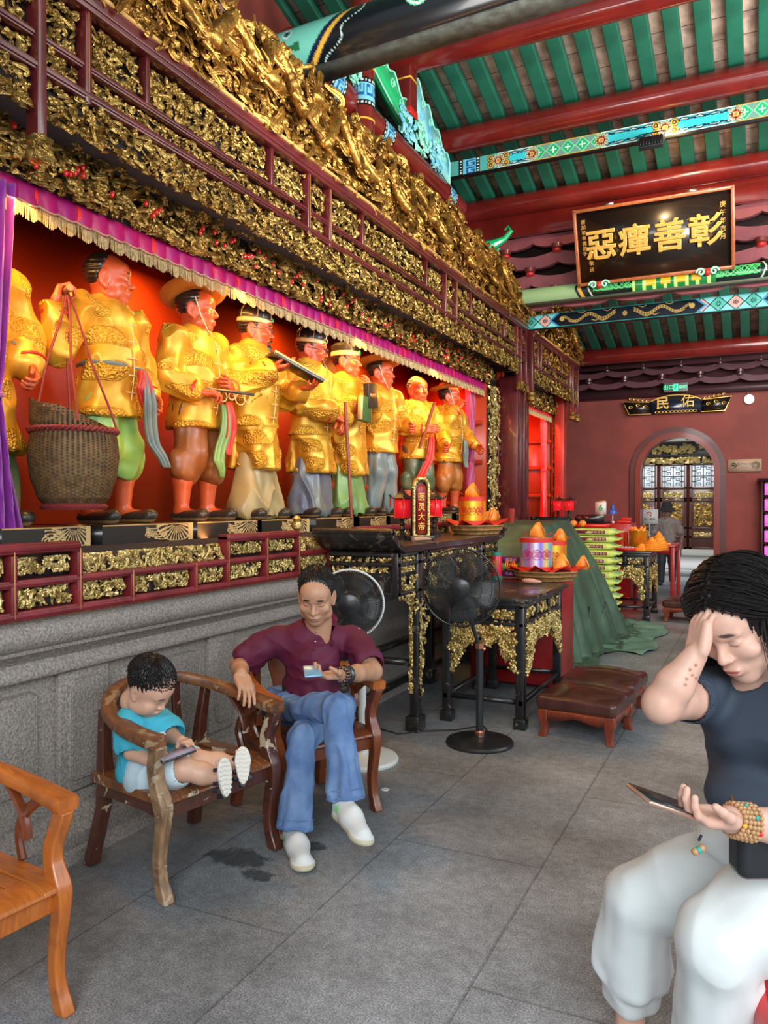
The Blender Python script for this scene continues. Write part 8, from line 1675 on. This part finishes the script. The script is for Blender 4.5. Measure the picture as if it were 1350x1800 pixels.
mb=MB();mb.bx(xL,xR,YB-.1,YB+.1,zz(803),zz(799));mb.out('dark_bar',M['lat'],T,smooth=False)
mb=MB();relief(mb,xR-xL,zz(778)-zz(799),(xL,YB-.05,zz(799)),(1,0,0),(0,0,1),(0,-1,0),RNG,200,.26,.024,.05,gr=False);mb.out('pierced_frieze',M['goldp'],T);mb=MB();mb.bx(xL,xR,YB,YB+.03,Zt_,zz(778));mb.out('backing',M['lat'],T,smooth=False)
def far_paint(s,a,r):
 C=np.zeros((*s.shape,3));C[:]=np.array(lin('aeb8ac'));ch=np.abs(s-2.6)+np.abs(a-2.0)*.2;lay(C,ch<1.0,np.array(lin('1a2b4a')));lay(C,(ch<.9)&(ch>.8),np.array(lin('5f8ec0')));lay(C,ch<.7,np.array(lin('8a8f78')));return C
round_beam('far_room_beam',YB-.6,zz(764),.26,xL,xR,far_paint,'round grey and blue painted beam seen at the top of the archway',mat('far_beam_under',(.2,.2,.18),.6))
mb=MB();mb.bx(xL,xR,YB-.15,YB+.15,0,Zb);tag(mb.out('stone_sill',mat('pale_stone',(.45,.45,.42),.7),smooth=False),'pale stone sill under the lattice doors beyond the arch','sill')
mb=MB();mb.bx(xL-1.5,xR+1,YB+.3,YB+.4,0,5);struct(mb.out('wall_far_room',M['wallred'],smooth=False))
mb=MB();mb.bx(-4.0,4,17.2,17.45,0,.12);mb.bx(-4,4,17.45,21.7,.10,.16);tag(mb.out('pale_stone_step',mat('pale_step_stone',(.50,.52,.52),.6),smooth=False),'low pale stone step crossing the room beyond the arch','step')
mb=MB();c=at(1232,1013,Z=.002)
for k in range(11):mb.bx(c[0]-.35+.07*k,c[0]-.31+.07*k,c[1]-.15,c[1]+.15,.0,.006)
tag(mb.out('floor_grate',M['lacq'],smooth=False),'dark slotted drain grate in the pale floor beyond the arch','grate')
c=at(1142,908,Y=15.2);T=thing('warning_sign','white no-climbing sign standing just inside the arch','sign',tuple(c));mb=MB();mb.box(c,(.30,.02,.27));mb.out('sign_board',M['white'],T,smooth=False);mb=MB();mb.tube([(c[0]-.01+.045*math.cos(a),c[1]-.013,c[2]+.04+.045*math.sin(a))for a in np.linspace(0,6.2832,24)],.006,5);mb.tube([(c[0]-.04,c[1]-.013,c[2]+.07),(c[0]+.02,c[1]-.013,c[2]+.01)],.005,5);mb.out('prohibition_ring',M['brkred'],T);text('禁止攀爬','sign_text',M['lacq'],.05,(c[0],c[1]-.012,c[2]-.05),RX,T,ext=.001);mb=MB();mb.cyl((c[0],c[1]+.02,0),(c[0],c[1]+.02,c[2]-.1),.012);mb.out('stand',M['steel'],T)
# ---------- altar things ----------
M['lanred']=mat('lantern_red_glass',(.75,.012,.02),.3,emit=.35);M['lanblk']=mat('lantern_black',(.02,.015,.015),.3,coat=.3)
def lantern(label,c,s=1.0):
 T=thing('palace_lantern',label,'lantern',tuple(c),0,'small red table lanterns');T.scale=(s,s,s);k=dict(world=False)
 mb=MB();mb.lathe([(.055,0),(.058,.015),(.045,.022),(.05,.03),(.03,.045),(.018,.06),(.026,.08),(.016,.10),(.024,.115),(.014,.135),(.02,.15),(.05,.16)],(0,0,0),20);mb.out('turned_stem',M['lanblk'],T,**k)
 mb=MB();mb.lathe([(.062,.16),(.062,.305)],(0,0,0),6,cap=True);mb.out('red_glass',M['lanred'],T,smooth=False,**k)
 mb=MB()
 for z in(.163,.30):mb.lathe([(.063,z-.006),(.069,z),(.063,z+.006)],(0,0,0),6)
 for i in range(6):a=i*math.pi/3;mb.cyl((.066*math.cos(a),.066*math.sin(a),.16),(.066*math.cos(a),.066*math.sin(a),.305),.004)
 mb.out('lantern_frame',M['brkred'],T,**k)
 mb=MB();mb.lathe([(.085,.306),(.06,.325),(.03,.345),(.012,.37),(.006,.395),(0,.40)],(0,0,0),6);
 for i in range(6):a=i*math.pi/3;mb.tube([(.075*math.cos(a),.075*math.sin(a),.308),(.098*math.cos(a),.098*math.sin(a),.312),(.108*math.cos(a),.108*math.sin(a),.335)],.005,5)
 mb.out('roof',M['lanblk'],T,**k)
 for i in range(6):mb=MB();a=i*math.pi/3;mb.tube([(.10*math.cos(a),.10*math.sin(a),.31),(.10*math.cos(a),.10*math.sin(a),.24)],.004,5);mb.out('tassel',M['brkred'],T,**k)
 return T
ZT=th_+.002
def onTA(px,X=-2.3):p=at(px,930,X=X);return np.array([X,p[1],ZT])
lantern('small red lantern left of the upright spirit tablet on the tall altar',onTA(707,-2.36),.98);lantern('small red lantern right of the upright spirit tablet on the tall altar',onTA(763,-2.36),.98)
c=onTA(738,-2.22);T=thing('spirit_tablet','upright red tablet in a gilded arched frame on the tall altar','tablet',tuple(c));fN=unit(np.array([.80,-.60,0]));sd=unit(np.cross((0,0,1),fN));TR=np.stack([sd,np.array([0,0,1.]),fN],1)
def arch_poly(w,h):return[(-w,0),(w,0),(w,h-w)]+[(w*math.cos(a),h-w+w*math.sin(a))for a in np.linspace(.15,math.pi-.15,12)]+[(-w,h-w)]
mb=MB();mb.prism(arch_poly(.065,.42),c+np.array([0,0,.03])-fN*.02,sd,(0,0,1),fN*.035);mb.out('tablet_body',M['lanblk'],T,smooth=False)
mb=MB();mb.prism(arch_poly(.038,.36),c+np.array([0,0,.045])+fN*.012,sd,(0,0,1),fN*.01);mb.out('red_face',M['redc'],T,smooth=False)
mb=MB();P2=[c+np.array([0,0,.03])+sd*a*.93+np.array([0,0,b_*.985])+fN*.02 for a,b_ in arch_poly(.065,.42)];mb.tube(P2+[P2[0]],.012,6);rg=np.random.RandomState(3)
for k in range(60):p=P2[rg.randint(len(P2))]*(1)+sd*0;i=rg.randint(len(P2)-1);f=rg.rand();p=P2[i]*f+P2[i+1]*(1-f);mb.sphere(p+rg.normal(size=3)*.004,.010*(.5+rg.rand()),6)
mb.out('gilded_border',M['goldp'],T);text('医\n灵\n大\n帝','tablet_text',M['letter'],.062,c+np.array([0,0,.20])+fN*.024,TR,T,ext=.001,lsp=1.15)
mb=MB();mb.box(c+np.array([0,0,.015]),(.20,.03,.09),np.stack([sd,np.array([0,0,1.]),fN],1));mb.out('foot',M['lanblk'],T,smooth=False,bevel=.004)
mb=MB();p=onTA(742,-2.08);mb.tube([p+np.array([-.04,-.06,.018]),p+np.array([0,0,.022]),p+np.array([.03,.07,.018])],[.018,.024,.012],10,flat=(.7,1.2));tag(mb.out('wooden_fish',mat('pale_carved_wood',(.45,.26,.16),.5)),'small pale carved wooden piece lying in front of the spirit tablet','wood block')
c=onTA(899,-2.35);mb=MB();mb.lathe([(.03,0),(.035,.02),(.038,.17),(.034,.17),(.031,.02),(.0,.01)],c+np.array([0,0,.04]),18);tag(mb.out('glass_cup',mat('red_candle_glass',(.55,.08,.06),.1,trans=.6)),'tall reddish candle glass at the far end of the tall altar','glass')
M['ppr']=mat('orange_offering_paper',(.85,.17,.02),.5,c2=(.80,.32,.03),vs=22);M['pprr']=mat('red_offering_paper',(.55,.02,.01),.5);M['pprg']=mat('gold_foil',(.85,.50,.08),.3,.7)
M['bsk']=mat('split_bamboo',(.36,.20,.07),.55,c2=(.22,.12,.04),vs=20)
def ingot(label,c,s,rz,seed=0,grp='folded orange paper offerings'):
 T=thing('paper_offering',label,'paper offering',tuple(c),rz,grp);rg=np.random.RandomState(seed);mb=MB();n=10
 for k in range(7):
  a=-1.1+.36*k;h=s*(.6+.6*rg.rand());w=s*.52
  V=[(-w,a*s*.25,0),(w,a*s*.25,0),(w*.9,a*s*.45,h*.45),(w*.25,a*s*.33,h),(-w*.2,a*s*.36,h*.92),(-w*.95,a*s*.5,h*.4)];mb.add(V,None,[[0,1,2,3,4,5]])
 mb.out('folded_leaves',M['ppr'],T,world=False,smooth=False,solid=.004)
 mb=MB();mb.sphere((0,0,s*.15),(s*.5,s*.3,s*.2),10);mb.out('paper_core',M['ppr'],T,world=False);mb=MB()
 for sx in(-1,1):V=[(sx*s*.5,-s*.15,s*.1),(sx*s*.95,-s*.2,s*.35),(sx*s*1.0,s*.15,s*.32),(sx*s*.5,s*.2,s*.1)];mb.add(V,None,[[0,1,2,3]])
 mb.out('pointed_wings',M['pprr'],T,world=False,smooth=False,solid=.004)
 mb=MB();mb.sphere((0,-s*.2,s*.42),(s*.22,s*.16,s*.12),10);mb.out('gold_foil_patch',M['pprg'],T,world=False);return T
def holo_mat(name,cols,lw=9):
 m=bpy.data.materials.new(name);m.use_nodes=True;nt=m.node_tree;b=nt.nodes['Principled BSDF'];L=nt.links;tc=nt.nodes.new('ShaderNodeTexCoord');sx=nt.nodes.new('ShaderNodeSeparateXYZ');L.new(tc.outputs['Object'],sx.inputs[0]);at_=nt.nodes.new('ShaderNodeMath');at_.operation='ARCTAN2';L.new(sx.outputs['Y'],at_.inputs[0]);L.new(sx.outputs['X'],at_.inputs[1]);mu=nt.nodes.new('ShaderNodeMath');mu.operation='MULTIPLY';mu.inputs[1].default_value=lw/6.2832;L.new(at_.outputs[0],mu.inputs[0]);fr=nt.nodes.new('ShaderNodeMath');fr.operation='FRACT';L.new(mu.outputs[0],fr.inputs[0]);r=nt.nodes.new('ShaderNodeValToRGB');L.new(fr.outputs[0],r.inputs['Fac'])
 while len(r.color_ramp.elements)<len(cols):r.color_ramp.elements.new(.5)
 for i,c in enumerate(cols):r.color_ramp.elements[i].position=i/(len(cols)-.99);r.color_ramp.elements[i].color=(*lin(c),1)
 L.new(r.outputs['Color'],b.inputs['Base Color']);b.inputs['Metallic'].default_value=.5;b.inputs['Roughness'].default_value=.28;return m
def can(label,c,r,h,bodym,chars,band=True,grp=None,colr=None):
 T=thing('offering_drum',label,'paper drum',tuple(c),0,grp);mb=MB();mb.lathe([(r,0),(r,h)],(0,0,0),40);mb.out('wrapped_body',bodym,T,world=False,angle=60)
 for z in(0,h-.035):mb=MB();mb.lathe([(r*1.01,z),(r*1.012,z+.035)],(0,0,0),40,cap=False);mb.out('patterned_band',M['pprr'],T,world=False)
 for i,ch in enumerate(chars):
  a=-1.25+.62*(i-(len(chars)-1)/2);n=np.array([math.cos(a),math.sin(a),0]);R=np.stack([np.array([-n[1],n[0],0]),np.array([0,0,1.]),n],1);text(ch,'printed_character',colr or M['pprr'],r*.42,n*(r+.004)+np.array([0,0,h*.5]),R,T,ext=.001,world=False);mb=MB();mb.tube([n*(r+.003)+R@np.array([r*.3*math.cos(q),r*.3*math.sin(q),0])+np.array([0,0,h*.5])for q in np.linspace(0,6.2832,22)],.0025,5);mb.out('printed_ring',colr or M['pprr'],T,world=False)
 return T
def basket(label,c,rx,ry,h,rz=0):
 T=thing('bamboo_tray',label,'basket',tuple(c),rz);mb=MB();mb.lathe([(.80,0),(.88,h*.3),(1,h),(.97,h),(.85,h*.35),(.78,.012)],(0,0,0),44,sx=rx,sy=ry);V=mb.V[0];mb.out('woven_rim',M['bsk'],T,world=False)
 mb=MB();
 for z,f in((h,1.0),(h*.55,.945),(h*.1,.83)):mb.tube([(rx*f*math.cos(a),ry*f*math.sin(a),z)for a in np.linspace(0,6.2832,60)],.008,6)
 for k in range(22):a=k*6.2832/22;mb.tube([(rx*.83*math.cos(a),ry*.83*math.sin(a),h*.1),(rx*1.0*math.cos(a),ry*1.0*math.sin(a),h)],.006,5)
 mb.out('bamboo_strips',M['bsk'],T,world=False)
 mb=MB();n=16;rg=np.random.RandomState(int(c[1]*10));V=[(0,0,h*.8)]
 for k in range(n):a=k*6.2832/n;f=1.28 if k%2==0 else.98;V.append((rx*f*math.cos(a),ry*f*math.sin(a),h+(.045+.03*rg.rand()if k%2==0 else-.005)))
 mb.add(V,None,[[0,1+k,1+(k+1)%n]for k in range(n)]);mb.out('red_paper_liner',M['pprr'],T,world=False,smooth=False,solid=.003);return T
b1=onTA(838,-2.22);basket('bamboo tray lined with red paper on the far end of the tall altar',b1,.22,.30,.075)
drumg=holo_mat('gold_drum_wrap',['e8b818','f0d040','d88a18','e86018','e8c020'],4);zb1=ZT+.08
can('yellow paper drum with a red longevity character in the tray on the tall altar',np.array([b1[0]-.02,b1[1]-.06,zb1]),.115,.24,drumg,'寿壽福')
for i,(dx,dy,dz,s,rz)in enumerate(((-.02,-.06,.24,.12,.3),(.05,.22,.02,.13,1.2),(.0,.36,.02,.11,1.7))):ingot(('orange folded paper heaped on the yellow drum of the tall altar','folded orange paper on the tray right of the yellow drum','orange paper wings overhanging the far end of the tall altar tray')[i],np.array([b1[0]+dx,b1[1]+dy,zb1+dz]),s,rz,i)
b2=np.array([-1.62,6.50,.865]);basket('bamboo tray lined with red paper on the red cabinet behind the lower table',b2,.27,.26,.075);zb2=.865+.08
holo=holo_mat('holographic_wrap',['6fc8e8','d86fd0','f0f0ff','8a6fe0','e8d060','50c0d8','f0a0d8'],3)
can('shiny rainbow-foil paper drum standing in the tray behind the lower table',b2+np.array([-.06,-.06,.08]),.135,.27,holo,'東富福',colr=mat('magenta_print',(.55,.01,.12),.4));can('gold paper drum half hidden behind the rainbow-foil drum',b2+np.array([.05,.12,.08]),.10,.24,drumg,'福')
for i,(dx,dy,dz,s,rz,lb)in enumerate(((-.05,-.05,.27,.125,.2,'orange folded paper crowning the rainbow-foil drum'),(.14,-.02,.0,.14,.4,'orange folded paper with gold patches right of the rainbow-foil drum'),(-.26,-.12,.0,.09,1.9,'small folded orange paper left of the rainbow-foil drum'),(.30,.05,.01,.10,.1,'pointed orange paper sticking out at the right end of the tray'),(.1,.12,.24,.09,.6,'orange folded paper on the half-hidden gold drum'))):ingot(lb,b2+np.array([dx,dy,.08+dz]),s,rz,10+i)
p=at(873,1018,Z=.875);T=thing('offering_canister','red canister with green cap and foot at the back of the lower table','canister',tuple(p));mb=MB();mb.lathe([(.04,.03),(.042,.04),(.042,.19),(.04,.195)],p,24);mb.out('red_body',M['lanred']if False else M['firered'],T);M['cgreen']=mat('canister_green',(.02,.18,.12),.35)
for z in(0,.195):mb=MB();mb.lathe([(.044,z),(.044,z+.03)],p,24);mb.out('green_cap' if z else 'green_foot',M['cgreen'],T)
text('福\n寿','printed_text',M['pprg'],.04,p+np.array([.0,-.0435,.12]),RX,T,ext=.001)
for k in range(3):
 q=at(893,1015,Z=.875);T=thing('snack_pack','purple and green pack stacked beside the red canister, %s'%('at the bottom','in the middle','on top')[k],'packet',(q[0],q[1]+.08,.875+.058*k),0,'packs beside the red canister');S=SDF();S.box((0,0,.028),(.07,.05,.026),.015,.01);V,Q,C=S.mesh(.006);mk('pack',V,Q,mat('pack_purple',(.16,.02,.14),.4)if k%2==0 else mat('pack_green',(.35,.45,.12),.4),T,world=False,smooth=True);text('礼品','pack_text',M['white'],.03,(0,-.052,.03),RX,T,ext=.001,world=False)
p=at(930,1025,Z=.878);S=SDF();S.ell(p+(0,0,.018),(.055,.035,.022),.01);S.ell(p+(.05,.02,.012),(.045,.025,.014),.02);S.ell(p+(-.0,-.0,.045),(.03,.012,.02),.01,op=-1);V,Q,C=S.mesh(.005);tag(mk('moon_block',V,Q,mat('pinkish_wood',(.55,.27,.20),.5),smooth=True),'pinkish curved wooden divination block on the lower table','wood block')
M['sack']=mat('lime_rice_sack',(.62,.68,.16),.5,attr=True,var=.12,vs=9);xr=-1.50;ysk=9.62;n_s=14;sack0=None
ordn=('lowest','second from the floor','third from the floor','fourth from the floor','fifth from the floor','sixth from the floor','seventh from the floor','eighth from the floor','ninth from the floor','tenth from the floor','fourth from the top','third from the top','second from the top','topmost')
for k in range(n_s):
 if sack0 is None:
  sack0=thing('rice_sack','x','sack',(0,0,0),0,'stacked lime-yellow rice sacks');S=SDF();S.box((0,0,.045),(.24,.19,.038),.035,.01);S.ell((0,0,.05),(.22,.17,.05),.03);S.cap((.23,-.12,.045),(.23,.12,.045),.028,.028,.03);S.box((.285,0,.045),(.03,.15,.012),.01,.03);S.paint((.26,.0,.05),(.04,.07,.05),(.04,.42,.60),soft=.5)
  V,Q,C=S.mesh(.009,base=(.62,.70,.15),disp=lambda V:.005*wav(V,26,2));mk('sack_body',V,Q,M['sack'],sack0,col=C,world=False,smooth=True);mb=MB();mb.bx(-.20,.17,-.193,-.189,.028,.066);mb.out('purple_label',mat('sack_label',(.16,.01,.05),.5),sack0,world=False,smooth=False,bevel=.0015)
  for j in range(5):mb=MB();mb.tube([(-.02+.04*j+.011*math.cos(q),-.1945,.047+.011*math.sin(q))for q in np.linspace(0,6.2832,10)],.0028,4);mb.out('label_mark',M['sack_mark']if 'sack_mark' in M else M['cream'],sack0,world=False)
  o=sack0
 else:o=copy_tree(sack0)
 o.location=(xr-.31+.015*math.sin(k*2.1),ysk+.02*math.cos(k*1.7),.085*k+.012);o.rotation_euler=(0,0,.05*math.sin(k*3.3));o['label']='lime-yellow rice sack beside the green tarpaulin, %s of the stack'%ordn[k]
zs=.085*n_s+.03
def tray(label,c,w,d,m,h=.03):
 T=thing('plastic_tray',label,'tray',tuple(c));mb=MB();mb.bx(-w/2,w/2,-d/2,d/2,0,.006)
 for s in(-1,1):mb.prism([(s*w/2,0),(s*(w/2+.015),h),(s*(w/2+.008),h),(s*(w/2-.006),0)],(0,-d/2,0),(1,0,0),(0,0,1),(0,d,0));mb.prism([(s*d/2,0),(s*(d/2+.015),h),(s*(d/2+.008),h),(s*(d/2-.006),0)],(-w/2,0,0),(0,1,0),(0,0,1),(w,0,0))
 mb.out('tray_shell',m,T,world=False,smooth=False);return T
M['trayred']=mat('tray_red_plastic',(.70,.02,.015),.35)
tray('flat red plastic tray on top of the rice sacks',(-1.84,9.62,zs),.42,.26,M['trayred'])
M['orange']=mat('orange_peel',(.85,.25,.02),.45,bump=.2,bs=200)
for k,px in enumerate((1008,1024)):p=at(px,915,Y=9.5);T=thing('orange',('orange fruit, left of a pair, behind the tarpaulin','orange fruit, right of a pair, next to the red tray')[k],'orange',(p[0],9.5,zs-.0),0,'oranges beside the red tray');mb=MB();mb.sphere((0,0,.04),(.045,.045,.04),16);mb.out('fruit',M['orange'],T,world=False);mb=MB();mb.sphere((0,0,.081),(.006,.006,.004),6);mb.out('stem_button',M['grn'],T,world=False)
for(pa,pb,Y,lab)in((935,1003,9.9,'black upturned altar top just behind the tarpaulin, under the far niche'),(1012,1063,12.2,'black upturned altar top near the end wall beneath the number six card')):
 a=at(pa,910,Y=Y);c=at(pb,910,Y=Y);T=thing('rear_altar_table',lab,'altar table',((a[0]+c[0])/2,Y,0));mb=MB();mb.prism([(Y-.05,1.30),(Y-.09,1.33),(Y-.06,1.22),(Y+.05,1.18),(Y+.8,1.18),(Y+.8,1.22),(Y+.06,1.23)],(a[0],0,0),(0,1,0),(0,0,1),(c[0]-a[0],0,0));mb.out('scroll_end_top',M['blk'],T,smooth=False);mb=MB()
 for x in(a[0]+.03,c[0]-.08):mb.bx(x,x+.05,Y+.1,Y+.15,0,1.2);mb.bx(x,x+.05,Y+.65,Y+.70,0,1.2)
 mb.bx(a[0]+.03,c[0]-.03,Y+.1,Y+.14,1.05,1.19);mb.out('frame',M['blk'],T,smooth=False)
for k,px in enumerate((981,1000)):p=at(px,915,Y=11.3);T=lantern(('red lantern in front of the far niche, left of two','red lantern in front of the far niche, right of two')[k],np.array([p[0],11.3,1.24]),1.0)
T=thing('lantern_stand','dark ledge carrying the two far red lanterns','stand',(-2.4,11.3,0));p=at(990,915,Y=11.3);mb=MB();mb.bx(p[0]-.3,p[0]+.2,11.1,11.5,1.2,1.24);mb.bx(p[0]-.28,p[0]+.18,11.12,11.48,1.05,1.2);mb.out('ledge',M['blk'],T,smooth=False)
c=at(1056,893,Y=12.6);T=thing('number_card','white card with a green number six standing on the far altar','card',tuple(c));mb=MB();mb.box(c,(.17,.015,.20));mb.out('card',M['white'],T,smooth=False);text('6','green_numeral',M['grn'],.13,c+np.array([0,-.009,.0]),RX,T,ext=.001,bold=.004);mb=MB();mb.box(c+(0,0,.105),(.17,.03,.012));mb.out('gold_clip',M['letter'],T,smooth=False);mb=MB();mb.box(c+(0,0,-.13),(.05,.03,.08));mb.out('card_stand',M['letter'],T,smooth=False)
c=at(1077,908,Y=12.6);T=thing('desk_lamp','blue desk lamp with a grey stem beside the number six card','lamp',(c[0],12.6,1.20));z0=1.20;mb=MB();mb.lathe([(.05,0),(.045,.02),(.012,.03),(.010,.17)],(c[0],12.6,z0),16);mb.out('stem',M['steel'],T);mb=MB();mb.lathe([(.075,.14),(.06,.19),(.032,.205),(.03,.27),(.0,.275)],(c[0],12.6,z0),20,cap=False);mb.out('blue_shade',mat('lamp_blue',(.02,.10,.45),.35),T)
c=at(1090,925,Y=12.5);T=thing('red_box','red cloth-covered cabinet behind the far table, holding the blue desk lamp','box',(c[0],12.6,0));mb=MB();mb.bx(c[0]-.19,c[0]+.17,12.45,13.0,0,1.19);mb.out('box_body',M['redc'],T,smooth=False,bevel=.006)
for k,(dx,dz,lb)in enumerate(((.05,0,'lower red bundle on the red cabinet'),(.08,.045,'upper red bundle on the red cabinet'))):mb=MB();mb.box((c[0]+dx,12.6,1.215+dz),(.2-.05*k,.14,.04));tag(mb.out('paper_bundle',M['pprr'],smooth=False,bevel=.01),lb,'bundle','red bundles on the red cabinet')
zt3=.888
def T3p(px,Y):p=at(px,950,Y=Y);return np.array([p[0],Y,zt3])
gc=T3p(1122,10.9);T=thing('amber_drum','shiny amber-gold drum with paper tips on the far table','paper drum',tuple(gc));mb=MB();mb.lathe([(.115,0),(.12,.01),(.12,.24),(.125,.25),(.12,.26)],gc,32);mb.out('amber_wrap',mat('amber_foil',(.75,.32,.02),.2,.6),T);mb=MB()
for k in range(6):a=k*1.05;mb.tube([gc+np.array([.07*math.cos(a),.07*math.sin(a),.25]),gc+np.array([.09*math.cos(a),.09*math.sin(a),.31])],[.035,.003],5)
mb.out('paper_tips',M['ppr'],T)
can('red patterned paper drum at the left of the far table',T3p(1092,11.1),.09,.22,holo_mat('red_drum_wrap',['c81a10','e85018','a01010','e89020'],6),'囍');
M['yel']=mat('yellow_orange_paper',(.90,.38,.02),.5,c2=(.85,.25,.02),vs=18)
def cone(label,c,r,h,n=12):
 T=thing('paper_cone',label,'paper offering',tuple(c),0,'yellow-orange paper heaps on the far table');mb=MB();z=0;k=0
 while z<h:
  f=(1-(z/h)**1.6);mb.lathe([(r*f*.98,z),(r*f*1.05,z+.012),(r*f*.9,z+.022)],(0,0,0),n,sx=1+.06*math.sin(k*2));z+=.022;k+=1
 mb.out('stacked_leaves',M['yel'],T,world=False,angle=20);return T
cone('tall domed heap of yellow-orange paper at the right of the far table',T3p(1158,10.95),.12,.24);cone('middle heap of yellow-orange paper on the far table',T3p(1146,10.65),.13,.17);cone('low heap of orange paper at the front of the far table',T3p(1128,10.6),.09,.09)
tray('small red tray of sweets at the left front of the far table',T3p(1100,10.58),.24,.16,M['trayred'],.035)
for k in range(9):p=T3p(1100,10.58)+np.array([-.09+.045*(k%5),-.04+.08*(k//5),.02]);mb=MB();mb.sphere(p+np.array([0,0,.02]),(.024,.016,.014),8);tag(mb.out('wrapped_sweet',mat('silver_wrapper',(.6,.55,.55),.3,.5)if k==0 else bpy.data.materials['silver_wrapper']),'silvery wrapped sweet in the small red tray','sweet','wrapped sweets in the red tray')
mb=MB();mb.box((-1.2,11.6,.935),(.16,.12,.02));tag(mb.out('paper_packet',M['ppr'],smooth=False,bevel=.004),'flat orange packet on the red side table','packet')
